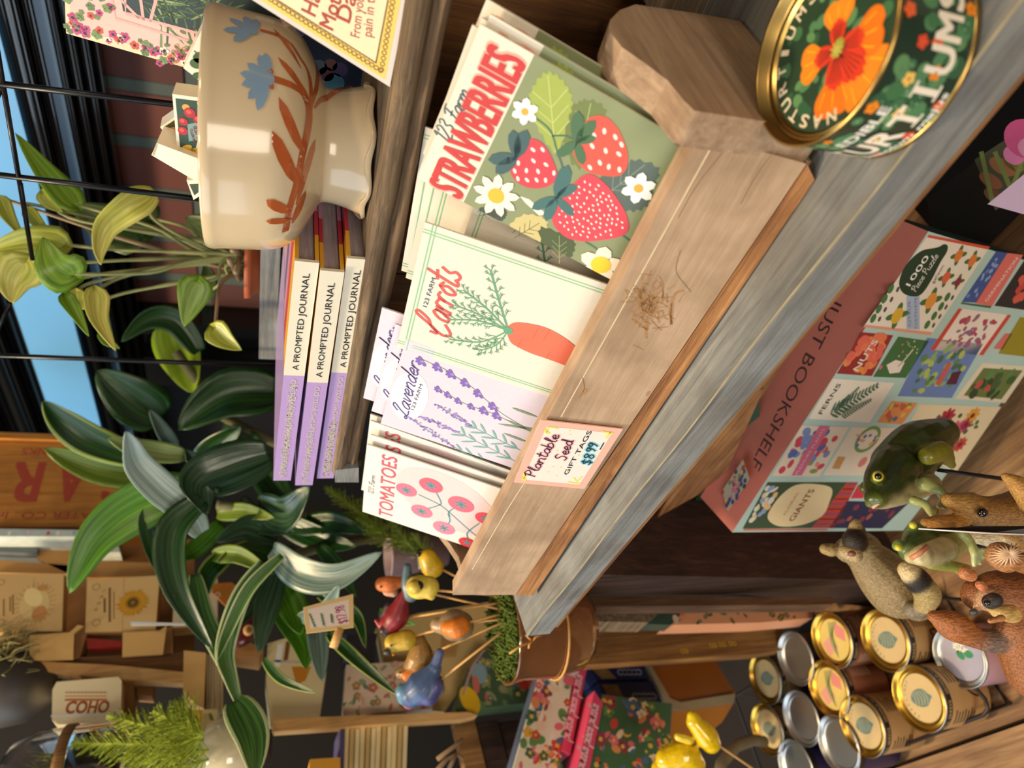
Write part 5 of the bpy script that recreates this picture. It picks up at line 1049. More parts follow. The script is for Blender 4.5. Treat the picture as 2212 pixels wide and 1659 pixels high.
def zD(x,y): return (1612+x*.27125,1209+y*.27125)
for i,(p_,k,lb) in enumerate(((zD(1365,1105),'tree','gold-lidded seed can nearest the basket corner, tree emblem and kraft label'),(zD(915,1325),'tree','gold-lidded tree emblem can, left neighbour of the corner can'),(zD(1098,642),'tree','gold-lidded tree emblem can just below the grey raccoon figure'),
  (zD(675,640),'water','pink and green printed gold lid can under the peach patterned box'),(zD(650,1030),'water','pink and green printed gold lid can in the middle of the basket'),(zD(385,785),'silver','plain silver lid can between two gold lids at the back'),(zD(430,1262),'silver','plain silver lid can in the middle of the left row'),
  (zD(143,948),'tree','gold tree emblem can in back left of basket, upper of two'),(zD(160,1350),'tree','gold tree emblem can at back left, lower of two'),(zD(728,1475),'navy','plain lid can with navy and violet label by basket edge'),(zD(390,1655),'navy','plain silver lid can cut off by the left picture edge'))): seed_can(p_,k,lb,i)
WIRE=mat('2a2422',.4,.4,noise=.2)
ZR=-.492
c1=P(2143,1537,2,ZR); c2=P(1945,1300,2,ZR); c2=V((c1.x+.0,c2.y,ZR)); c2=P(1950,1305,2,ZR); xl=c1.x-.42
bk=root('wire_basket',V((c1.x-.2,(c1.y+c2.y)/2,ZL+.001)),'low dark wire basket holding the seed cans','basket')
mb=MB(); mb.tube([(xl,c1.y,ZR),(c1.x-.012,c1.y,ZR),(c1.x-.003,c1.y+.003,ZR),(c1.x,c1.y+.012,ZR),(c2.x,c2.y,ZR),(c2.x-.008,c2.y+.01,ZR),(xl,c2.y+.01,ZR),(xl,c1.y,ZR)],.0022,WIRE,8); mb.build('rim',bk)
mb=MB()
zb=ZL+.0032
mb.tube([(xl,c1.y+.006,zb),(c1.x-.008,c1.y+.006,zb),(c2.x-.008,c2.y-.002,zb),(xl,c2.y-.002,zb),(xl,c1.y+.006,zb)],.0018,WIRE,8)
for i in range(15):
    x=c1.x-.012-.028*i; mb.tube([(x,c1.y,ZR),(x,c1.y+.006,zb),(x,c2.y-.002,zb),(x,c2.y+.008,ZR)],.0011,WIRE,6)
mb.build('wire_mesh',bk)
# white flower tin, right of the basket
wc=P(1612+1690*.27125,1209+775*.27125,2,-.482); wc.z=ZL+.0006; hw=-.482-wc.z; RW=.0305
wt=root('flower_tin',wc,'silver-rimmed tin with white flowers and green leaves beneath the chipmunk','tin')
mb=MB(); mb.lathe([(.0003,0),(RW,0),(RW,hw-.003)],mat('caa0b0',.4,noise=.15,ns=40),wc,44,cap=False); mb.lathe([(RW,hw-.003),(RW*1.04,hw-.002),(RW*1.03,hw),(RW*.98,hw),(RW*.95,hw-.005),(RW*.88,hw-.005),(RW*.86,hw-.0035),(RW*.82,hw-.0035),(RW*.8,hw-.005),(RW*.78,hw-.005),(.0003,hw-.005)],SIL,wc,48,cap=False); mb.build('can_body',wt)
lf=PF(wc+V((0,0,hw-.0049)),(1,0,0),(0,0,1)); mb=MB(); oval(mb,lf,0,0,RW*.79,RW*.79,mat('aaa5b6',.4,noise=.15,ns=80),1,0,32)
def zE(x,y): return (1740+x*.2134,1110+y*.2134)
for x,y in ((1520,1270),(1570,1310),(1520,1340),(1600,1270),(1560,1385),(1620,1390)): b=lf.px(*zE(x,y)); flower(mb,lf,b[0],b[1],.0042,5,paper('eeebd9'),paper('d8c23a'),2,.25,x)
for x,y,a in ((1640,1460,1.9),(1730,1420,2.6)): b=lf.px(*zE(x,y)); petal(mb,lf,b[0]-.004,b[1],.011,.008,a,paper('2f8a5c'),2.5)
mb.build('lid_print',wt)
# ============================================================ figurines on plant stakes
FIG=vcolmat('painted_resin',.35,0,.25); FUR=vcolmat('painted_fur_resin',.5,1); BKK=mat('0c0a09',.08,coat=1.,noise=.05); YEY=mat('d9cf3a',.2,coat=.8); STK=mat('1b1512',.4,noise=.2)
FG_='animal figurines on stakes at lower right'
def figroot(name,px,d,label,cat='figurine'): return root(name,PD(px[0],px[1],d),label,cat,FG_)
def stake(t,a,b,d,mt=STK,r_=.0016):
    A,B=PD(a[0],a[1],d),PD(b[0],b[1],d); u=(B-A).normalized(); u=(u+V((0,0,-.7))).normalized() if u.z>-.5 else u
    E=B+u*((ZL+.001-B.z)/u.z); mb=MB(); mb.tube([A,B,E],r_,mt,8); mb.build('stake',t)
d=.56
t=figroot('frog_figurine',(1960,1010),d,'larger olive frog figurine, yellow ringed eye, in front of puzzle box')
G1,G2,G3='2f3a12','4a5518','b9b87c'
pxbody('frog_body',[([(2035,935,d+.01),(1985,965,d),(1940,1005,d)],[34,58,56],G1),([(1935,1010,d-.01),(1910,1045,d-.02),(1892,1075,d-.03)],[50,44,24],G1),([(1898,1030,d-.035),(1894,1034,d-.04)],[15,13],G2),([(1872,1052,d),(1868,1055,d)],[14,12],G2),
 ([(1888,1092,d-.03),(1905,1085,d-.03),(1960,1065,d-.025),(2010,1045,d-.01)],[8,16,22,22],'cfc08a'),([(1878,1088,d-.03),(1900,1078,d-.035)],[9,14],'6a7a2c'),([(2005,985,d-.03),(2030,975,d-.025),(2045,990,d-.02)],[20,24,16],'7d7a20'),([(2045,990,d-.02),(2056,1004,d-.02)],[12,9],'8a8a3a'),
 ([(2000,1045,d-.03),(2028,1058,d-.035),(2045,1080,d-.04)],[17,12,9],'a3ad6a'),([(1975,1082,d-.04),(2000,1090,d-.045),(2008,1100,d-.045)],[11,9,8],'a3ad6a'),
 ([(2045,1080,d-.04),(2052,1092,d-.042)],[8,5.5],G3),([(2042,1080,d-.04),(2040,1096,d-.042)],[8,5.5],G3),([(2038,1080,d-.04),(2028,1094,d-.042)],[8,5.5],G3),([(2008,1100,d-.045),(2024,1102,d-.046)],[8,5.5],G3),([(2008,1100,d-.045),(2020,1108,d-.046)],[8,5.5],G3),([(2005,1100,d-.045),(2012,1113,d-.046)],[8,5.5],G3)],FIG,t,.0011,3)
for nm,m_,r_,dd in (('eye',YEY,11.5,d-.0385),('pupil',BKK,7.5,d-.0415)):
    mb=MB(); pxball(mb,1897,1029,dd-.006,r_,m_); mb.build(nm,t)
mb=MB(); mb.tube([PD(1884,1097,d-.034),PD(1898,1088,d-.0365),PD(1912,1078,d-.038)],.0012,mat('d8a58c',.4),6); mb.build('mouth',t)
stake(t,(2025,1015),(2165,1034),d-.01)
d=.50
t=figroot('frog_figurine',(2030,1190),d,'smaller pale green frog figurine facing forward below the larger frog')
pxbody('frog_body',[([(2085,1150,d+.01),(2045,1175,d),(2010,1190,d)],[22,36,38],'9a9a5a'),([(1990,1170,d),(1968,1190,d-.01)],[38,26],'4d6a3a'),([(1975,1140,d),(1972,1143,d)],[14,12],'5a7440'),([(1942,1178,d-.01),(1938,1180,d-.01)],[13,11],'6f8a4a'),([(1968,1204,d-.02),(1995,1200,d-.025),(2040,1185,d-.02)],[14,24,26],'c8b988'),
 ([(2075,1150,d-.02),(2095,1170,d-.025),(2105,1195,d-.03)],[12,10,9],'aab36e'),([(2010,1215,d-.02),(2050,1222,d-.02),(2090,1228,d-.02)],[15,13,9],'9aa04a'),([(2090,1228,d-.02),(2072,1236,d-.02)],[9,7],'9aa04a')]+
 [([(2105,1195,d-.03),e],[8,5.5],'c3cc90') for e in ((2124,1188,d-.031),(2124,1203,d-.031),(2116,1216,d-.031),(2104,1220,d-.031))],FIG,t,.001,3)
for x,y,rx in ((1972,1135,8),(1941,1183,8)):
    mb=MB(); pxball(mb,x,y,d-.022,rx,YEY); mb.build('eye',t)
mb=MB(); mb.tube([PD(1968,1206,d-.038),PD(1985,1196,d-.042),PD(2004,1180,d-.040)],.0018,mat('d08a6a',.4),6); mb.build('mouth',t)
stake(t,(2040,1180),(2110,1180),d+.02)
d=.60
t=figroot('raccoon_figurine',(1910,1240),d,'grey-tan raccoon figurine with ringed tail above the gold cans')
TN='8f7b55'
pxbody('raccoon_body',[([(1868,1200,d),(1905,1240,d),(1945,1280,d),(1980,1305,d)],[40,56,60,36],TN),([(1832,1188,d),(1862,1190,d)],[28,42],'94825c'),([(1795,1188,d),(1782,1186,d)],[15,12],'a98f5c'),([(1826,1192,d-.05),(1848,1200,d-.055)],[15,16],'b19a72'),([(1847,1168,d-.015),(1850,1150,d-.008)],[27,20],'2a2015'),([(1848,1138,d-.012),(1850,1130,d-.012)],[14,10],'b49c68'),
 ([(1960,1232,d-.05),(1968,1240,d-.05)],[20,23],'d2bd8c'),([(1978,1250,d-.05),(1986,1258,d-.05)],[27,27],'1f1a14'),([(1995,1268,d-.05),(2003,1285,d-.045),(1998,1305,d-.04)],[26,28,22],'a8935f'),([(2005,1300,d-.045),(2012,1290,d-.05)],[14,12],'2a2420'),([(1985,1318,d-.03),(1970,1318,d-.03)],[20,18],'7f7462')],FUR,t,.0013,4,2600.)
mb=MB(); mb.ell(PD(1840,1196,d-.0745),(.0022,.0030,.0040),mat('8a5848',.5),rot(ray(1840,1196))); mb.build('ear_inside',t)
stake(t,(1940,1285),(2010,1290),d+.03)
d=.50
t=figroot('hare_figurine',(2130,1110),d,'brown hare figurine with dark eye and one upright ear behind frogs')
BRN='8c6430'
pxbody('hare_body',[([(2095,1095,d),(2140,1112,d),(2215,1120,d)],[30,42,66],BRN),([(2050,1080,d-.005),(2095,1092,d)],[16,30],'a37c40'),([(1998,1128,d-.01),(2030,1130,d-.01),(2075,1128,d)],[10,18,18],'a9783a'),([(2090,1158,d),(2160,1168,d)],[12,20],'cbbd9a')],FUR,t,.0012,4)
mb=MB(); pxball(mb,2122,1107,d-.0125,11,BKK); mb.build('eye',t)
stake(t,(2160,1130),(2260,1130),d+.0)
d=.47
t=figroot('hare_figurine',(2200,1050),d,'tan pointed ear of another figurine at the right picture edge')
pxbody('hare_body',[([(2172,1030,d),(2195,1045,d),(2235,1080,d)],[9,20,34],'b08440')],FUR,t,.001,3); stake(t,(2235,1080),(2280,1085),d)
d=.42
t=figroot('chipmunk_figurine',(2170,1320),d,'rust-brown chipmunk figurine with dark eye patch and big bushy tail')
RS='8d5630'
pxbody('chipmunk_body',[([(2115,1285,d),(2150,1285,d),(2205,1295,d)],[36,52,62],RS),([(2106,1318,d-.01),(2118,1305,d-.01),(2135,1295,d-.01)],[6,14,26],'c79c78'),([(2140,1312,d-.03),(2158,1322,d-.03),(2185,1326,d-.025)],[10,16,20],'cba763'),([(2096,1243,d-.01),(2085,1238,d-.01)],[14,15],'bd7a4c'),([(2124,1270,d-.035),(2118,1264,d-.037)],[10,11],'c4774e'),([(2138,1300,d-.033),(2148,1296,d-.035)],[16,17],'2e2a28'),
 ([(2190,1355,d-.005),(2215,1400,d-.005),(2240,1450,d-.005)],[40,56,62],'90592f'),([(2018,1332,d-.005),(2055,1350,d-.005),(2105,1376,d-.005)],[14,32,24],'9c5e30'),([(2100,1376,d-.005),(2150,1385,d-.005),(2180,1375,d-.005)],[22,26,24],'6d5a4e'),([(2165,1335,d-.04),(2138,1342,d-.042)],[8,6],'b97f52'),([(2180,1230,d+.01),(2215,1255,d+.01)],[18,26],'4a3a2c')],FUR,t,.0010,3,1100.)
mb=MB(); pxball(mb,2133,1302,d-.0395,7,BKK); mb.build('eye',t)
mb=MB(); mb.ell(PD(2104,1322,d-.0125),(.0022,.0020,.0026),mat('3c4048',.3,coat=.5)); mb.build('nose',t)
stake(t,(2200,1400),(2330,1420),d)
d=.40
t=figroot('chipmunk_figurine',(2165,1203),d,'round tan curled tail with radiating fur lines beside the metal marker')
pxbody('curled_tail',[([(2162,1200,d),(2172,1206,d)],[30,31],'ad7a4c'),([(2190,1210,d),(2225,1220,d)],[22,24],'a06a3c')],FUR,t,.0009,3)
mb=MB(); c=PD(2180,1196,d-.010)
for i in range(22):
    a=i/22*6.28; e=(2180+math.cos(a)*43-(12 if math.cos(a)<0 else 0)*.5,1200+math.sin(a)*30); e=(min(e[0],2215),e[1]); mb.tube([c,PD((2180+e[0])/2,(1198+e[1])/2,d-.0095),PD(e[0]*.93+2180*.07,e[1]*.93+1200*.07,d-.0045)],[.0006,.0005,.0002],mat('dcb894',.5),5)
mb.build('fur_ridges',t); stake(t,(2225,1220),(2290,1225),d)
mb=MB(); q=[PD(1985,1141,.43),PD(2076,1139,.42),PD(2090,1136,.42),(PD(2260,1136,.40)),PD(2260,1155,.40),PD(2140,1151,.41)]; mb.prism(q,ray(2100,1145).normalized()*.010,STK); mb.tube([PD(1984,1142,.4295),PD(2140,1152,.4095),PD(2260,1156,.3995)],.0005,mat('d9d6dc',.3),6); tag(mb.build('plant_marker'),'thin black plant marker seen edge-on with shiny white rim','plant marker')
# pink card with peony under the right end of the shelf
dq=.46
def pxcard(name,corn,d,off,mt,label,cat,art=None,tilt=(0,0),group=None):
    c=PD(*[sum(p[i] for p in corn)/len(corn) for i in (0,1)],d); n=(CAM-c).normalized(); n=(n+ax*tilt[0]+ay*tilt[1]).normalized(); f=PF(c,-ax.cross(n) if False else ay,n); pts=[f.w(*p) for p in corn]; q=[f.px(*p) for p in corn]
    if sum(q[i][0]*q[(i+1)%len(q)][1]-q[(i+1)%len(q)][0]*q[i][1] for i in range(len(q)))<0: pts=pts[::-1]
    mb=MB(); mb.prism(pts,-n*off,mt)
    if art: art(mb,f)
    return tag(mb.build(name),label,cat,group)
LIL=mat('e3c4da',.45,noise=.04)
def art_peony(mb,f):
    for x,y,a,c in ((2140,390,30,'9a5a34'),(2165,360,34,'a2683c'),(2150,425,30,'7d4a2a'),(2190,355,26,'7a7a30')): oval(mb,f,*f.px(x,y),pxm(a,.5),pxm(a*.45,.5),paper(c),1,.8)
    for A,B in (((2120,330),(2145,440)),((2150,330),(2180,400)),((2212,340),(2180,420))): rib(mb,f,[f.px(*A),f.px(*B)],.003,paper('7f8a3c'),1.5,1)
    for x,y,r_,c in ((2215,300,52,'d8568c'),(2190,335,26,'e884b0'),(2222,320,26,'e99abc'),(2205,290,26,'c63f78')): oval(mb,f,*f.px(x,y),pxm(r_,.5),pxm(r_*.7,.5),mat(c,.5,noise=.15,ns=60),2+x*.0005,.6)
pxcard('floral_card',[(2105,345),(2150,455),(2330,330),(2330,200),(2190,290)],.55,.002,mat('4a4a2a',.5,noise=.3,ns=60),'card printed with pink peony and brown leaves under right shelf end','card',art_peony)
pxcard('pink_card',[(2133,441),(2230,362),(2330,330),(2330,500),(2212,463)],.50,.006,LIL,'plain pale pink card in front of the peony card','card')
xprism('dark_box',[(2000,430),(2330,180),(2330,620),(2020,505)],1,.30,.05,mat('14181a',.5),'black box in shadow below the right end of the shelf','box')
# ============================================================ far left: stored crate, seed kits, shelves
XL=-.42
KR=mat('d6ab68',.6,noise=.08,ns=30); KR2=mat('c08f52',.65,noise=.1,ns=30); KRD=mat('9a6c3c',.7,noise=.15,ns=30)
def art_car(mb,f):
    RD=mat('a3402a',.7,noise=.25,ns=200)
    # stored on its side: lettering runs up the box
    tp(mb,f,'CAR',(330,1022),(20,1022),pxm(78,.99),RD,1.5,.02,f) if False else None
    for ch,xa,xb in (('R',97,37),('A',188,138),('C',285,235)):
        tp(mb,f,ch,(xa,1001),(xb,1001),pxm(102,.985),RD,1.5,.028,f)
    tp(mb,f,'DRINKS',(150,968),(50,968),pxm(21,.98),RD,1.5,.006,f); tp(mb,f,'WATER CO., Inc.',(235,1106),(-30,1106),pxm(17,.985),RD,1.5,.006,f)
PNE=wood('orange_pine','8f5a1e','b97a2c','c98d3e',2,1.,.6,.2,.35)
def boxx(name,px_,xv,off,mt,label,cat,art=None,group=None,mside=None): return xprism(name,px_,0,xv,off,mt,label,cat,group,art,mside)
boxx('wooden_box',[(-60,941),(300,955),(300,1140),(-60,1138)],-.43,.10,PNE,'orange pine box with red upside-down CAR lettering behind the leaves','box',art_car)
wplank('box_rail',[P(-60,936,0,-.4285),P(300,950,0,-.4285),P(300,961,0,-.4285),P(-60,949,0,-.4285)],(.006,0,0),PNE,'thin pine rail along the upper edge of the orange box','rail')
boxx('patterned_book',[(-60,1141),(250,1146),(250,1160),(-60,1158)],-.41,.12,mat('b9c6c4',.5,noise=.3,ns=90),'pale blue patterned book on edge beside the orange box','book',lambda mb,f:[oval(mb,f,*f.px(x,1150+(x%3)),pxm(5,.98),pxm(3,.98),paper(c),1) for x,c in ((20,'e8e4dc'),(60,'d9c8d6'),(104,'c9505c'),(125,'e8e4dc'),(160,'9ab0b4'))])
boxx('grey_box',[(-60,1160),(85,1160),(80,1195),(-60,1190)],-.44,.1,mat('5a6468',.5,noise=.2),'grey box between the patterned book and the kraft trays','box')
# cardboard display with tiers of kraft seed kits
cdp=root('cardboard_display',P(160,1300,0,XL-.06),'kraft cardboard display rack of seed kit boxes at upper left','display rack')
def ppart(name,px_,xv,off,mt,parent,art=None,lb=None):
    pts=[P(x,y,0,xv) for x,y in px_]; n=V((1,0,0)); f=PF(pts[0],(0,1,0),n); q=[f.px(*c) for c in px_]
    if sum(q[i][0]*q[(i+1)%len(q)][1]-q[(i+1)%len(q)][0]*q[i][1] for i in range(len(q)))<0: pts=pts[::-1]
    mb=MB(); mb.prism(pts,-n*off,mt)
    if art: art(mb,f)
    o=mb.build(name,parent)
    if lb: o['label']=lb
    return o
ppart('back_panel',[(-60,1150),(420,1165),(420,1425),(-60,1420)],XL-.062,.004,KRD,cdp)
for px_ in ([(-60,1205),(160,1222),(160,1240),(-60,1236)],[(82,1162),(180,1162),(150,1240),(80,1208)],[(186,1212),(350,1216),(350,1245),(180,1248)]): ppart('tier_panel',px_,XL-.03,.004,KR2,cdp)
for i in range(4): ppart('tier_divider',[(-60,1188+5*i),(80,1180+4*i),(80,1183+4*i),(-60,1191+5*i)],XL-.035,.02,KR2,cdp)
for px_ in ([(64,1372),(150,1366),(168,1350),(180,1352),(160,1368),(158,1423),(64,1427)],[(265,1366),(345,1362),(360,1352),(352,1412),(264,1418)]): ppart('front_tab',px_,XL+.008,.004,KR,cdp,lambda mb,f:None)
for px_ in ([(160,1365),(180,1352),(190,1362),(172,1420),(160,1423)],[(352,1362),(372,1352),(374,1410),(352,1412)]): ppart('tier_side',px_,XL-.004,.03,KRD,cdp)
def art_egg(mb,f):
    b=f.px(75,1305); LT=mat('f0d795',.4,noise=.1); TN2=mat('c98f52',.5,noise=.2)
    for i in range(26): a=-.9+i*.24; rib(mb,f,[(b[0]+.021*math.cos(a),b[1]+.016*math.sin(a)),(b[0]+.029*math.cos(a),b[1]+.023*math.sin(a))],.0006,paper('a07c48'),1,1)
    oval(mb,f,b[0],b[1],.0200,.0160,paper('dcc083'),1.2,.2,28); oval(mb,f,*f.px(85,1325),.010,.008,TN2,1.5); oval(mb,f,*f.px(72,1290),.014,.009,LT,1.6,.6); oval(mb,f,*f.px(92,1270),.004,.006,TN2,1.7)
    for x,A,B in ((28,1325,1285),(22,1320,1290),(8,1330,1295)): rib(mb,f,[f.px(x,A),f.px(x,B)],.0016,paper('8f6c3e'),1.5,1)
    for y in (1258,1345): ring(mb,f,*f.px(2,y),.0035,.0042,paper('8f6c3e'),1.5,18)
    a,b2=f.px(-20,1246),f.px(138,1246); rib(mb,f,[f.px(74,1248),f.px(72,1364)],.0005,paper('b58d52'),1.2,1)
KIT=mat('d9b478',.5,noise=.06,ns=40)
boxx('seed_kit_box',[(-60,1238),(138,1240),(134,1365),(-60,1358)],XL,.028,KIT,'kraft seed kit box with egg-shaped picture at the left picture edge','box',art_egg,'kraft seed kit boxes in the display',KR2)
def art_sun(mb,f):
    b=f.px(287,1302); r=random.Random(3)
    for i in range(38): a=i*.1653; petal(mb,f,b[0],b[1],.0185*r.uniform(.85,1.12),.0036,a,mat('d39a26',.5,noise=.2) if i%2 else mat('c08a1e',.5,noise=.2),1.5+.3*(i%2))
    oval(mb,f,*b,.0055,.0050,paper('5f4620'),3); oval(mb,f,*b,.0030,.0028,paper('8a7440'),3.3)
    tp(mb,f,'SEEDWORDS',(240,1342),(241,1268),.0034,paper('6f5430'),1.5,.01,f) if False else None
    for x,A,B,w_ in ((237,1342,1268,.0026),(246,1336,1276,.0012),(226,1322,1292,.0022)): 
        n=9
        for i in range(n): y0=A+(B-A)*i/n; y1=A+(B-A)*(i+.62)/n; rib(mb,f,[f.px(x,y0),f.px(x,y1)],w_,paper('76592f'),1.5,1)
    for y in (1268,1345): ring(mb,f,*f.px(208,y),.0038,.0046,paper('8f6c3e'),1.5,18)
    for i in range(7): ring(mb,f,*f.px(206+i*3,1318-7*i+(i%2)*5),.0012,.0016,paper('8f6c3e'),1.5,10)
    rib(mb,f,[f.px(268,1246),f.px(264,1364)],.0005,paper('b58d52'),1.2,1)
boxx('seed_kit_box',[(188,1252),(345,1243),(336,1362),(184,1366)],XL,.028,KIT,'kraft seed kit box with golden sunflower picture in display middle','box',art_sun,'kraft seed kit boxes in the display',KR2)
boxx('seed_kit_box',[(378,1252),(470,1250),(470,1350),(372,1356)],XL-.01,.028,mat('d3c3a4',.5,noise=.1),'pale seed kit box behind drooping leaves right of sunflower box','box',None,'kraft seed kit boxes in the display',KR2)
boxx('red_pouch',[(186,1378),(262,1384),(262,1397),(190,1402)],XL+.002,.012,mat('8e2418',.35,noise=.3,ns=90,coat=.4),'small dark red pouch between the two kraft front tabs','pouch')
xx=MB(); xx.prism([P(x,y,0,XL+.045) for x,y in ((282,1343),(400,1346),(400,1350),(283,1351))],(-.001,0,0),mat('dfe4ea',.1,coat=.5)); tag(xx.build('clear_strip'),'thin glossy clear plastic strip in front of sunflower box','plastic strip')
# upright post and ledges of the left shelving
board_q=lambda name,px_,xv,off,mt,lb,cat: boxx(name,px_,xv,off,mt,lb,cat)
board_q('shelf_post',[(60,1425),(420,1408),(420,1452),(70,1430)],XL-.005,.05,wood('post_shadow','4a2f17','6b4724','85592e',2,.8,.7,.3,.4),'dark wooden upright board left of the cardboard display','upright board')
board_q('post_edge',[(66,1428),(240,1436),(400,1452),(400,1475),(265,1468),(68,1448)],XL+.004,.02,W_PALE,'pale wooden front edge of the upright board beside the display','trim strip')
board_q('shelf_ledge',[(262,1468),(288,1468),(288,1660),(258,1660)],XL-.006,.05,wood('ledge_wood','6f4a22','93662f','a87a3c',1,.8,.7,.3,.4),'narrow brown wooden ledge beneath the red lettered tin','ledge')
boxx('brown_block',[(295,1474),(332,1474),(328,1503),(295,1500)],XL-.03,.03,KRD,'small brown wooden block hanging by the narrow ledge','wood block')
# lettered tin
def art_coho(mb,f):
    OR=mat('9c4a1a',.4,noise=.2,ns=80); tp(mb,f,'COHO',(140,1541),(232,1539),pxm(22,.95),OR,1.5,.03,f)
    for y,c in ((1512,'c8743a'),(1504,'d09a6a'),(1496,'b98a5a')):
        n=11
        for i in range(n): rib(mb,f,[f.px(142+90*i/n,y),f.px(142+90*(i+.6)/n,y-.5)],.0026 if y==1512 else .0016,paper(c),1.5,1)
    poly(mb,f,[f.px(*p) for p in ((110,1545),(262,1541),(262,1545),(110,1549))],paper('dfe3ee'),1.7)  # glare line crossing the lettering, painted as a pale strip
t_=boxx('fish_tin',[(113,1490),(122,1473),(255,1462),(263,1470),(261,1556),(250,1561),(125,1565),(112,1555)],XL+.02,.04,mat('ecdcb4',.25,noise=.06,ns=30,coat=.6),'cream rounded tin with orange-brown COHO lettering standing on its ledge','tin',art_coho)
# dried moss and dark pot, bottom-left corner
ms=root('moss_pot',P(20,1480,0,XL-.03),'pale dried moss spilling from a dark pot at the left edge','potted plant')
MOS=mat('8f8653',.9,noise=.4,ns=90); r=random.Random(5); mb=MB()
for i in range(240):
    a=P(r.uniform(-40,50),r.uniform(1370,1445),0,XL+r.uniform(-.03,.02)); e=a+V((r.uniform(0,.02),r.uniform(-.015,.015),r.uniform(-.03,.006))); m_=(a+e)/2+V((.006,r.uniform(-.008,.008),.004)); mb.tube([a,m_,e],[.0007,.0006,.0003],MOS,4,False)
o=mb.build('moss',ms); o['kind']='stuff'
mb=MB(); mb.lathe([(.02,-.06),(.04,-.03),(.045,.02),(.043,.021),(.0005,.015)],mat('3a3530',.5,noise=.1),P(0,1490,0,XL-.02),32); mb.build('pot',ms)
# glass terrarium
gc=P(146,1692,0,XL+.04); tr=root('glass_terrarium',gc,'glass terrarium with wooden band, dark soil and small grasses at bottom left','terrarium')
GLM=mat('f4f8fa',.03,0,'cloche_glass',trans=1.,noise=.01); rr=.056; mb=MB()
mb.lathe([(.0005,-.055),(rr*.8,-.055),(rr*.93,-.04),(rr*.94,-.004),(.0005,.002)],mat('2a1c14',.9,noise=.8,ns=160,bump=1.),gc,36); mb.build('soil',tr)
mb=MB(); mb.lathe([(rr*1.0,-.004),(rr*1.04,-.003),(rr*1.04,.006),(rr*1.0,.007)],W_POST,gc,44,cap=False); mb.build('wooden_band',tr)
mb=MB(); mb.lathe([(rr*.99,.0072),(rr*.98,.03),(rr*.85,.052),(rr*.55,.064),(rr*.2,.068),(.0003,.0685),(.0003,.067),(rr*.19,.0665),(rr*.53,.0625),(rr*.82,.0505),(rr*.95,.03),(rr*.96,.0072)],GLM,gc,44,cap=False); mb.build('glass_dome',tr)
mb=MB(); mb.lathe([(rr*1.0,-.0045),(rr*1.0,-.04),(rr*.86,-.058),(.0003,-.058),(.0003,-.0565),(rr*.85,-.0565),(rr*.97,-.04),(rr*.97,-.0045)],GLM,gc,44,cap=False); mb.build('glass_bowl',tr)
mb=MB()
for i in range(70):
    a=gc+V((r.uniform(-.025,.025),r.uniform(-.03,.03),.003)); e=a+V((r.uniform(-.02,.02),r.uniform(-.025,.025),r.uniform(.02,.05))); mb.tube([a,(a+e)/2+V((0,0,.006)),e],[.0009,.0007,.0002],mat('7d7d2c',.6,noise=.4,ns=60),4,False)
o=mb.build('grasses',tr); o['kind']='stuff'
mb=MB(); mb.ell(gc+V((.02,-.02,.012)),(.012,.016,.012),mat('d9b28c',.8,noise=.3,ns=60)); mb.build('stone',tr)
# kraft boxes, yellow card, vase lower on the left
boxx('kraft_box',[(397,1405),(445,1410),(440,1530),(421,1522),(395,1490)],XL+.01,.06,KR,'tan kraft carton standing left of the stacked paper sheets','box')
pk=root('paper_stack',P(460,1480,0,XL),'stack of cream sheets on edge right of the tan carton','paper stack')
for i in range(6): ppart('sheet',[(446+6*i,1414),(450.5+6*i,1414),(450.5+6*i,1538),(445+6*i,1538)],XL-.002*(i%2),.05,mat('d2bf98' if i%2 else 'bda67c',.6,noise=.1),pk)
boxx('kraft_tray',[(450,1385),(520,1380),(570,1400),(560,1420),(480,1408)],XL+.005,.05,mat('b07f48',.6,noise=.15),'brown kraft tray behind the striped leaves near maroon ornament','tray')
boxx('yellow_card',[(404,1534),(470,1532),(468,1588),(397,1586)],XL+.03,.004,mat('e8d59a',.5,noise=.05),'cream and yellow card propped above the green conifer sprig','card',lambda mb,f:[poly(mb,f,[f.px(*p) for p in ((404,1534),(438,1533),(434,1587),(397,1586))],mat('dba42c',.5,noise=.15,ns=50),1)]+[rib(mb,f,[f.px(441+4*i,1542),f.px(439+4*i,1578)],.0012,paper('b9a878'),1,1) for i in range(4)]+[petal(mb,f,*f.px(460,1560),.012,.004,.4,paper('6f7a3a'),2)])
vz_=P(492,1625,0,XL+.05); wv=root('white_vase',vz_,'cream ceramic vase with tiny white dried flowers at bottom left','vase')
mb=MB(); mb.lathe([(.020,-.035),(.034,-.025),(.040,.0),(.034,.022),(.018,.032),(.013,.038),(.015,.044),(.011,.044),(.0005,.038)],mat('ecdcb2',.12,noise=.04,coat=.8),vz_,40); mb.build('vase_body',wv)
mb=MB()
for i in range(60): a=P(r.uniform(425,470),r.uniform(1590,1659),0,XL+r.uniform(.03,.07)); mb.ell(a,r.uniform(.002,.004),mat('efe4bf',.7,noise=.1),None,8,6)
o=mb.build('dried_flowers',wv); o['kind']='stuff'
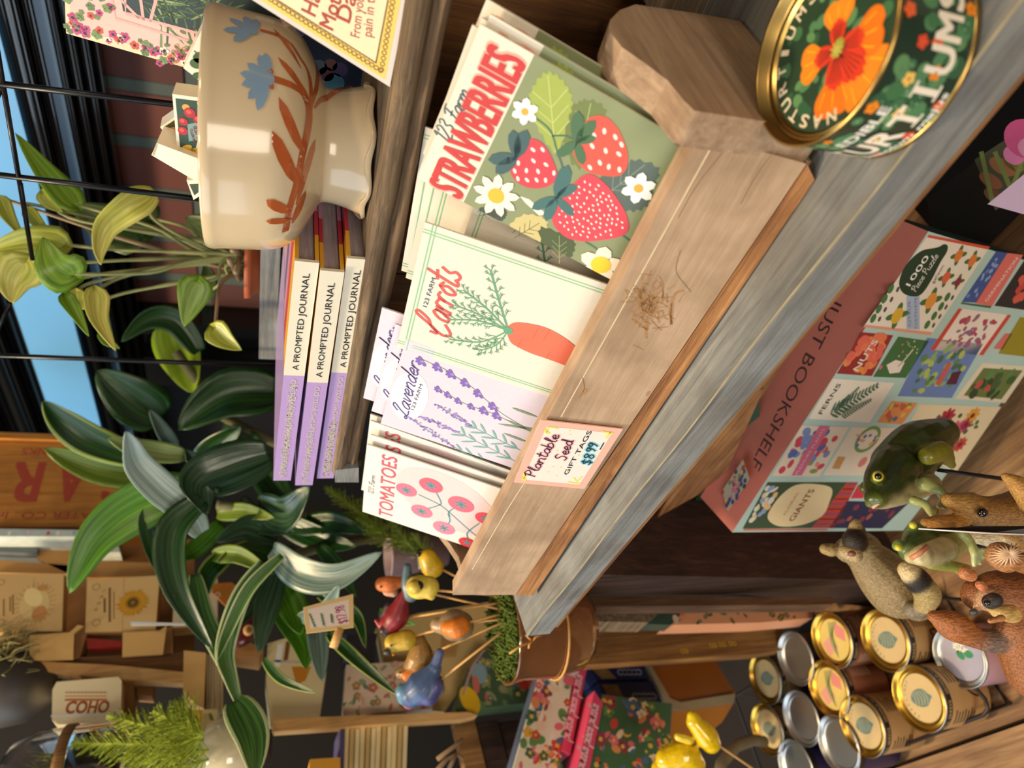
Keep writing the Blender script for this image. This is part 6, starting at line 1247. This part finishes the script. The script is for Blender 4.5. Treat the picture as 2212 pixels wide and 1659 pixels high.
# maroon round ornament and orange packet
oc=P(520,1352,0,-.395); on=root('round_ornament',oc,'maroon round ornament with cream button behind the leaves','ornament')
mb=MB(); mb.ell(oc,(.008,.028,.022),mat('5c1a22',.25,noise=.15,coat=.4)); mb.build('disc',on)
mb=MB(); mb.ell(P(537,1361,0,-.386),(.002,.0075,.0065),mat('d2a86a',.4)); mb.ell(P(537,1361,0,-.3835),(.001,.004,.0035),mat('8a5a3c',.4)); mb.build('button',on)
boxx('orange_packet',[(440,1262),(500,1258),(545,1290),(545,1330),(500,1320)],-.40,.006,mat('c0752a',.4,noise=.2,ns=40,coat=.3),'orange packet with pale lettering half hidden by dark leaves','packet',lambda mb,f:[ring(mb,f,*f.px(x,y),.0024,.0036,paper('ecd9b4'),1,14) for x,y in ((452,1275),(470,1285),(502,1310))])
# price card on its clip
pcd=root('price_card',P(700,1330,0,-.1),'pale price card with green and pink handwriting clipped among leaves','price card')
PCC=[(655,1312),(763,1283),(764,1355),(662,1368)]
def art_pc(mb,f):
    c=[sum(p[i] for p in PCC)/4 for i in (0,1)]; poly(mb,f,[f.px(c[0]+(x-c[0])*.82,c[1]+(y-c[1])*.74) for x,y in PCC],paper('efe3d8'),1)
    sp(mb,f,'$17.98',(752,1344),(742,1306),.0042,.0011,mat('c96a92',.5),2,f,.0)
    for (A,B) in (((684,1355),(672,1325)),((704,1352),(698,1325)),((722,1346),(720,1328))):
        n=5
        for i in range(n):
            p=(A[0]+(B[0]-A[0])*i/n,A[1]+(B[1]-A[1])*i/n); rib(mb,f,[f.px(p[0],p[1]),f.px(p[0]-7,p[1]-2),f.px(p[0]-2,p[1]-4),f.px(p[0]-7,p[1]-5)],.0007,paper('4f7f63'),2,3)
ppart('card',PCC,-.10,.0012,mat('eacb8c',.4,noise=.05,coat=.4),pcd,art_pc)
mb=MB(); mb.tube([P(735,1356,0,-.1025),P(720,1400,0,-.11)],.004,W_PALE,8); mb.build('clip',pcd)
# ============================================================ middle left: bird picks in a copper pot
XP=-.075
bc=P(1092,1362,0,XP); rp=.047
bp_=root('copper_pot',bc+V((0,0,-.08)),'brown copper glazed pot of green moss tied with raffia behind the shelf corner','pot')
COP=mat('704626',.15,noise=.2,ns=15,coat=.8)
mb=MB(); mb.lathe([(rp*.72,-.082),(rp*.92,-.07),(rp*1.0,-.04),(rp*.97,-.012),(rp*1.02,-.001),(rp*1.04,.001),(rp*1.03,.003),(rp*.97,.002),(rp*.93,-.006),(.0004,-.006)],COP,bc,52); mb.build('pot_body',bp_)
MSS=mat('4d5f14',.95,noise=.5,ns=200,bump=1.); mb=MB(); r=random.Random(17)
for i in range(620):
    a=r.uniform(0,6.28); d_=rp*.93*math.sqrt(r.random()); b_=bc+V((d_*math.cos(a),d_*math.sin(a),-.001+r.uniform(0,.008)*(1-d_/rp*.5))); mb.tube([b_,b_+V((r.gauss(0,.003),r.gauss(0,.003),r.uniform(.002,.007)))],[.0016,.0005],MSS,4)
mb.lathe([(rp*.93,-.004),(rp*.6,.003),(.0004,.005)],MSS,bc,24,cap=False)
o=mb.build('moss',bp_); o['kind']='stuff'
RAF=mat('c8924a',.5,noise=.2,ns=80); mb=MB(); zz=-.045
mb.tube([bc+V(((rp*1.01+.001)*math.cos(a),(rp*1.01+.001)*math.sin(a),zz)) for a in [i*.2 for i in range(33)]],.0012,RAF,6)
k0=P(1150,1385,0,XP+.045); 
for e in ((1100,1412),(1136,1372),(1142,1400),(1168,1372)): mb.tube([k0,(k0+P(*e,0,XP+.05))/2+V((.003,0,.002)),P(*e,0,XP+.045)],.0010,RAF,6)
o=mb.build('raffia',bp_)
DOW=mat('c99a5a',.6,noise=.15,ns=80)
BG='little bird picks on sticks in the mossy pot'
BRD=vcolmat('painted_bird',.45,0,.1)
def bird(px,prims,stick,d,label,extra=()):
    t=root('bird_pick',PD(px[0],px[1],d),label,'bird figurine',BG)
    pxbody('bird_body',[([(x,y,d+dd) for x,y,dd in pts],rr,c) for pts,rr,c in prims],BRD,t,.0011,3,2200.)
    for nm,x,y,dd,r_,c in extra:
        mb=MB(); pxball(mb,x,y,d+dd,r_,c); mb.build(nm,t)
    A=PD(stick[0],stick[1],d); a=r.uniform(0,6.28); q=rp*.5
    B=P(stick[2],stick[3],0,XP+.01); mb=MB(); mb.tube([A,B+V((0,0,-.004))],.0012,DOW,7); mb.build('stick',t); return t
EYB=mat('0d0c0c',.15,coat=.8); BEK=mat('b0701e',.4)
D_=.70
bird((855,1320),[([(880,1270,0),(868,1300,0),(858,1330,0),(845,1348,0)],[6,16,26,22],'7f1a24'),([(838,1345,0),(832,1352,0)],[16,12],'8c1d26'),([(873,1238,0.002),(880,1272,0)],[5,9],'8a1c28'),([(822,1352,.0),(812,1340,0)],[7,4],'8c1d26'),([(830,1362,-.006),(836,1370,-.006)],[10,8],'241014'),([(838,1310,.004),(826,1335,.004)],[8,9],'3a2a2c')],(878,1335,1078,1302),D_,'red cardinal pick with pointed tail up in mossy pot',())
bird((832,1268),[([(826,1262,0),(842,1262,0),(862,1258,0)],[16,18,12],'d9793a'),([(838,1276,.003),(850,1280,.003)],[12,10],'e0a98a')],(868,1268,1075,1318),.735,'peach-orange bird pick behind the red cardinal',(('eye',823,1268,-.008,2.5,EYB),))
bird((913,1268),[([(905,1268,0),(925,1268,0)],[26,24],'d9c04a'),([(893,1268,-.010),(897,1268,-.012)],[15,14],'c9b040'),([(928,1282,-.003),(932,1288,-.003)],[13,9],'c9ac3c'),([(880,1225,.006),(880,1260,.006),(888,1285,.006)],[9,14,16],'48606a')],(940,1275,1080,1288),.67,'yellow goldfinch pick with black cap facing forward by the crate',(('cap',905,1265,-.0115,10,mat('1c1d20',.4)),))
bird((925,1215),[([(925,1205,0),(935,1225,0)],[20,24],'d7ae1e'),([(908,1195,.003),(912,1225,.002)],[10,12],'25231f')],(945,1225,1065,1290),.72,'bright yellow goldfinch pick half hidden beneath conifer sprig',(('eye',905,1198,-.004,5,EYB),))
bird((860,1388),[([(850,1388,0),(878,1382,0)],[20,22],'b99a2a'),([(848,1400,-.004),(842,1402,-.004)],[12,10],'a88f2c'),([(838,1408,-.008),(833,1410,-.008)],[8,6],'2b2a24')],(888,1375,1072,1328),.69,'olive yellow finch pick with dark face below the red cardinal',(('beak',850,1414,-.008,3,BEK),('eye',845,1395,-.010,2.5,EYB)))
bird((895,1430),[([(905,1385,.002),(908,1420,0),(895,1440,0)],[16,30,24],'94703a'),([(872,1452,-.003),(866,1454,-.003)],[14,12],'8a6a3c'),([(880,1460,-.008),(900,1456,-.008)],[12,14],'d67a2a')],(918,1418,1078,1345),.70,'robin pick with brown back and orange breast left of bluebird',(('eye',864,1453,-.010,2.5,EYB),('beak',868,1463,-.008,3,BEK)))
bird((975,1350),[([(982,1350,0),(992,1352,0)],[34,32],'857258'),([(968,1356,-.010),(985,1358,-.014),(996,1352,-.012)],[16,22,20],'cf7420'),([(945,1350,.003),(955,1352,.001)],[16,18],'9a7f5e')],(1010,1345,1085,1338),.685,'round robin pick facing forward with orange breast nearest the moss',(('eye',968,1352,-.0165,2.6,EYB),('beak',965,1362,-.0165,3.2,BEK)))
bird((910,1490),[([(950,1410,.002),(940,1440,0)],[10,12],'4a5a86'),([(938,1445,0),(915,1480,0),(890,1500,0)],[16,36,28],'3f5680'),([(872,1495,-.002),(872,1508,-.002)],[18,14],'5a86a6'),([(925,1500,-.004),(940,1480,-.004)],[24,18],'46497f'),([(948,1470,.004),(950,1490,.004)],[10,12],'6a6a60'),([(900,1515,-.004),(898,1520,-.004)],[10,8],'23262c'),([(880,1522,-.003),(885,1526,-.003)],[9,7],'c8566a')],(940,1478,1080,1362),.68,'bluebird pick with blue back and fanned tail nearest the viewer',())
# ============================================================ books, boxes and shelf side behind and below the birds
board_q('shelf_side_edge',[(588,1568),(590,1552),(1010,1538),(1032,1545),(1000,1553),(592,1580)],XL+.03,.02,W_PALE,'long thin pale upright edge of the far left bookcase','trim strip')
boxx('acrylic_tray',[(578,1390),(640,1372),(705,1450),(690,1555),(585,1560),(575,1470)],XL-.01,.05,mat('dccb9c',.4,noise=.1,ns=20),'cream open tray with glossy dividers left of dark leaves','tray',lambda mb,f:[poly(mb,f,[f.px(*p) for p in q],mat(c,.1,noise=.1,coat=.6),1) for q,c in (([(600,1392),(612,1390),(605,1440),(592,1442)],'eef1f2'),([(618,1386),(628,1384),(622,1425),(612,1428)],'7a4a22'),([(630,1440),(672,1440),(660,1470),(640,1480)],'c8842c'),([(590,1425),(690,1430),(690,1434),(590,1430)],'b9b8ac'))])
boxx('dark_book',[(735,1372),(815,1368),(808,1432),(742,1432)],XL+.005,.03,mat('26262c',.25,noise=.4,ns=40,coat=.4),'dark glossy book standing above the white floral book','book',lambda mb,f:[poly(mb,f,[f.px(*p) for p in ((735,1372),(748,1371),(752,1432),(742,1432))],mat('3c557c',.3),1)])
def flor(cols,n,px_,sd,s0,s1,L=1):
    def art(mb,f):
        r_=random.Random(sd); pl=[f.px(*c) for c in px_]; cx=sum(a[0] for a in pl)/len(pl); cy=sum(a[1] for a in pl)/len(pl); sm=[(cx+(a[0]-cx)*.93,cy+(a[1]-cy)*.93) for a in pl]; xs=[a[0] for a in sm]; ys=[a[1] for a in sm]; g=0
        while g<n:
            a=(r_.uniform(min(xs),max(xs)),r_.uniform(min(ys),max(ys)))
            if inside(a,sm):
                c=r_.choice(cols); k=r_.random(); s_=r_.uniform(s0,s1)
                if k<.4: petal(mb,f,a[0],a[1],s_*1.6,s_*.7,r_.uniform(0,6.3),paper(c),L+.02*g)
                elif k<.75: oval(mb,f,*a,s_*.8,s_*.6,paper(c),L+.02*g,r_.uniform(0,3),10)
                else: flower(mb,f,a[0],a[1],s_,5,paper(c),paper('d9b04a'),L+.02*g,.3,a[0]*90,1.3)
                g+=1
    return art
q=[(748,1436),(905,1428),(935,1530),(740,1546)]
boxx('floral_book',q,XL+.012,.02,mat('d9c2aa',.4,noise=.06),'white book with small botanical flower pattern below the dark book','book',flor(['8a9a76','b56a62','d9a58c','6f7f62','a8805c'],60,q,1,.003,.007))
cb=[(815,1350),(905,1325),(1060,1300),(1095,1345),(960,1538),(930,1535),(905,1430),(830,1430)]
boxx('cream_book',cb,XL-.01,.03,mat('d8b878',.5,noise=.08,ns=20),'large tan cream book with barcode label behind the bird picks','book',lambda mb,f:[poly(mb,f,[f.px(*p) for p in ((985,1340),(1000,1345),(985,1420),(950,1420),(955,1345))],paper('c49a5c'),1)]+[rib(mb,f,[f.px(958+4*i,1352),f.px(954+4*i,1412)],.0008,paper('a5793c'),1.5,1) for i in range(8)]+[poly(mb,f,[f.px(*p) for p in ((825,1433),(858,1431),(862,1446),(830,1448))],paper('5fa84a'),1)])
q=[(1040,1408),(1195,1395),(1165,1515),(985,1536),(1000,1470)]
def art_gard(mb,f):
    flor(['3f5a3c','5d7a4a','6f7f4c','8a8a5c','b9564c','4a6a6c'],70,q,2,.004,.010)(mb,f)
    oval(mb,f,*f.px(1015,1512),.019,.012,mat('ddb020',.4,noise=.15),3,.4); oval(mb,f,*f.px(1150,1465),.016,.014,mat('d9542e',.5,noise=.2),3); oval(mb,f,*f.px(1130,1478),.008,.007,mat('c23a28',.5),3.2); oval(mb,f,*f.px(1035,1455),.014,.011,paper('7f9aa0'),3); oval(mb,f,*f.px(1028,1478),.012,.005,paper('c06a5a'),3.2); rib(mb,f,[f.px(1045,1405),f.px(1020,1440),f.px(1000,1500)],.003,paper('b48f8c'),3.1,1)
boxx('garden_puzzle',q,XL+.02,.04,mat('44583c',.4,noise=.3,ns=30),'green garden illustration box with yellow lemon and orange flower','puzzle box',art_gard)
# wooden crate slats and stack of cards at the bottom edge
for i,(a,b,c) in enumerate(((980,1025,'left'),(1028,1075,'middle'),(1078,1125,'right'))): board_q('crate_slat',[(a,1560),(b,1555),(b+30,1680),(a+30,1680)],XL-.03-.002*i,.02,W_DARK if i else W_POST,'vertical brown crate slat below garden puzzle, %s of three'%c,'slat')
cs=root('card_stack',P(810,1610,0,XL+.02),'stack of cream greeting cards on edge at the bottom picture edge','card stack')
for i in range(12): ppart('card',[(745+11.5*i,1566),(754.5+11.5*i,1566),(750+11.5*i,1690),(741+11.5*i,1690)],XL+.02-.002*(i%3),.09,mat(('dcc690','c9ad70','e6d5a6')[i%3],.55,noise=.12,ns=60),cs)
boxx('card_stack_end',[(736,1564),(746,1564),(742,1690),(730,1690)],XL+.021,.09,mat('4a4468',.4,noise=.2),'violet backed card at the left end of the cream card stack','card')
boxx('amber_box',[(670,1640),(735,1636),(735,1690),(665,1690)],XL+.03,.04,mat('c98f24',.5,noise=.15),'amber box corner at the bottom edge left of card stack','box')
xx=MB(); 
for pts in ([(930,1680),(965,1640),(985,1628),(1002,1640)],[(945,1640),(985,1610),(1000,1596)],[(985,1628),(970,1660)]): xx.tube([P(x,y,0,XL+.06) for x,y in pts],[.003,.0026,.002,.0015][:len(pts)],mat('8a6f52',.8,noise=.3,ns=60),7)
tag(xx.build('twig'),'bare forked grey-brown twig near the bottom picture edge','twig')
# food puzzles with pink spines and navy boxes
FOOD=['c9483a','e0a83a','e8ddc8','5d8a4c','d98a52','3f6a4a','8a3a4c','e7c9a8','4a6a8a','d96a7a']
def pinkbox(label,front,spine,xv,base,cols,sd,seed_n):
    pts=[P(x,y,0,xv) for x,y in front]; t=root('food_puzzle',pts[0],label,'puzzle box','food illustrated puzzle boxes with pink spines')
    ppart('front_cover',front,xv,.004,base,t,flor(cols,seed_n,front,sd,.005,.011))
    ppart('spine',spine,xv+.0045,.05,mat('d4486a',.35,noise=.05),t,lambda mb,f:sp(mb,f,'puzzle piece puzzle',((spine[2][0]+spine[3][0])/2+6,(spine[2][1]+spine[3][1])/2-25),((spine[0][0]+spine[1][0])/2,(spine[0][1]+spine[1][1])/2+18),.0065,.0016,paper('f2c6cf'),1.5,f,.2))
    ppart('carton',[(x+(2 if i in(1,2) else 0),y) for i,(x,y) in enumerate(front)],xv-.0045,.04,mat('55607a',.4,noise=.15),t)
    return t
pinkbox('cream floral food puzzle with pink spine, left of the pair',[(1175,1425),(1240,1440),(1205,1690),(1100,1690)],[(1248,1442),(1268,1442),(1232,1630),(1214,1620)],-.33,mat('e2d6bb',.4,noise=.06),FOOD,11,70)
pinkbox('green food puzzle with pink spine, right of the pair',[(1300,1500),(1450,1520),(1440,1690),(1262,1690)],[(1284,1492),(1302,1520),(1268,1690),(1240,1690)],-.30,mat('3f6645',.4,noise=.15),FOOD,12,80)
for (q,lb,tx) in (([(1268,1438),(1392,1436),(1400,1466),(1290,1470)],'navy box with small picture, farther of two beside the tan tin',((1340,1452),(1388,1450))),([(1292,1474),(1412,1472),(1436,1520),(1308,1518)],'navy box with small picture, nearer of two beside the tan tin',((1372,1504),(1426,1504)))):
    boxx('navy_box',q,-.345,.05,mat('1c2750',.35,noise=.1),lb,'box',lambda mb,f,q=q,tx=tx:[poly(mb,f,[f.px(q[0][0]+8,q[0][1]+5),f.px(q[0][0]+42,q[0][1]+5),f.px(q[3][0]+42,q[3][1]-4),f.px(q[3][0]+10,q[3][1]-4)],mat('7a6238',.5,noise=.5,ns=150),1)]+[ring(mb,f,*f.px(tx[0][0]+10*k,tx[0][1]),.0028,.0044,paper('8f96b0'),1,12) for k in range(5)],'navy boxes')
# tan tin box
tb=root('tan_tin',P(1480,1490,0,-.36),'orange-brown lidded tin box right of the navy boxes','tin')
ppart('tin_top',[(1400,1440),(1545,1428),(1590,1500),(1470,1520),(1445,1512)],-.345,.05,mat('8a4f1c',.35,noise=.12,ns=20),tb)
ppart('tin_rim',[(1398,1436),(1408,1440),(1448,1508),(1470,1517),(1588,1498),(1586,1518),(1465,1535),(1440,1524)],-.338,.05,mat('a39a80',.35,.3,noise=.1),tb)
ppart('tin_side',[(1442,1526),(1466,1537),(1584,1520),(1560,1560),(1460,1640),(1424,1620)],-.346,.045,mat('c07f34',.4,noise=.15),tb)
# upright boards, grey wood, peach patterned box
board_q('lettered_board',[(1262,1436),(1300,1346),(1690,1352),(1690,1404),(1640,1412)],-.265,.02,W_POST,'orange-brown crate board with yellow stencilled marks','board')
xx=MB(); f=PF(P(1500,1380,0,-.2645),(0,1,0),(1,0,0))
for x,y in ((1540,1394),(1560,1392),(1582,1390),(1478,1406)): 
    for k in (-4,4): ring(xx,f,*f.px(x+k,y),.0015,.0032,mat('b8952c',.6,noise=.3,ns=100),1,12)
bo=bpy.data.objects['lettered_board']; o=xx.build('stencil_marks',bo); o['label']='yellow stencilled marks'
board_q('grey_stub',[(1225,1440),(1252,1345),(1308,1346),(1262,1440)],-.225,.03,W_GREY,'short pale grey wooden stub beside the lettered board','wood block')
board_q('dark_crate_edge',[(1236,1318),(1430,1318),(1400,1344),(1236,1342)],-.15,.03,W_OLD,'rough grey-brown crate edge under the shelf corner','crate edge')
board_q('upright_edge',[(1256,1288),(1800,1290),(1800,1306),(1270,1310)],-.06,.02,wood('edge_brown','3c2718','5b402a','7a5a3e',2,.9,.7,.4,.4),'worn brown front edge strip of the dark upright board','trim strip')
q=[(1480,1308),(1760,1296),(1755,1335),(1640,1345),(1440,1350)]
boxx('peach_box',q,-.19,.03,mat('d99a74',.5,noise=.06),'peach box patterned with green leaves above the cans','box',lambda mb,f:flor(['4a5f3c','6f7a4c','3f5240'],26,q,5,.003,.006)(mb,f))
boxx('green_sleeve',[(1360,1346),(1430,1308),(1490,1306),(1450,1350)],-.185,.02,mat('3a4f46',.3,noise=.2,ns=40,coat=.4),'dark green sleeve beside the peach patterned box','sleeve',lambda mb,f:[oval(mb,f,*f.px(x,y),.006,.004,mat(c,.5),1) for x,y,c in ((1472,1320,'dd6a3a'),(1460,1338,'d8b9a0'))])
# yellow bird picks and basket hoop at the bottom
YB=vcolmat('painted_yellow_bird',.2,0,.6)
for i,(prims,st,lb) in enumerate((([([(1500,1560,0),(1525,1590,0),(1535,1605,0)],[18,26,22],'d9b808'),([(1498,1552,0),(1496,1548,0)],[14,12],'e0c41a'),([(1490,1600,-.004),(1465,1592,-.004)],[9,9],'e2c838'),([(1500,1620,-.003),(1494,1635,-.003)],[10,6],'d9b808')],(1545,1605,1640,1670),'glossy yellow bird pick perched beside the tan tin'),
    ([([(1440,1640,0),(1480,1632,0),(1500,1650,0)],[24,30,24],'d9b808'),([(1425,1660,0),(1440,1690,0)],[18,24],'d3ae08'),([(1470,1660,-.006),(1500,1690,-.006)],[16,20],'cfae10')],(1510,1660,1620,1720),'glossy yellow bird pick cut by the bottom picture edge'))):
    d=.76; t=root('bird_pick',PD(prims[0][0][0][0],prims[0][0][0][1],d),lb,'bird figurine','yellow bird picks at the bottom edge')
    pxbody('bird_body',[([(x,y,d+dd) for x,y,dd in pts],rr,c) for pts,rr,c in prims],YB,t,.0012,3,2000.)
    A,B=PD(st[0],st[1],d),PD(st[2],st[3],d+.02); u=(B-A).normalized(); mb=MB(); mb.tube([A,B,B+u*.05],.0013,DOW,7); mb.build('stick',t)
mb=MB(); hc=P(1600,1680,0,-.34)
mb.tube([P(1550,1690,0,-.34),P(1558,1650,0,-.34),P(1590,1612,0,-.34),P(1625,1598,0,-.34),P(1650,1602,0,-.36)],.0075,mat('6f6248',.8,noise=.3,ns=80),10); tag(mb.build('wicker_hoop'),'curved grey-brown wicker rim at the bottom edge by the cans','basket rim')
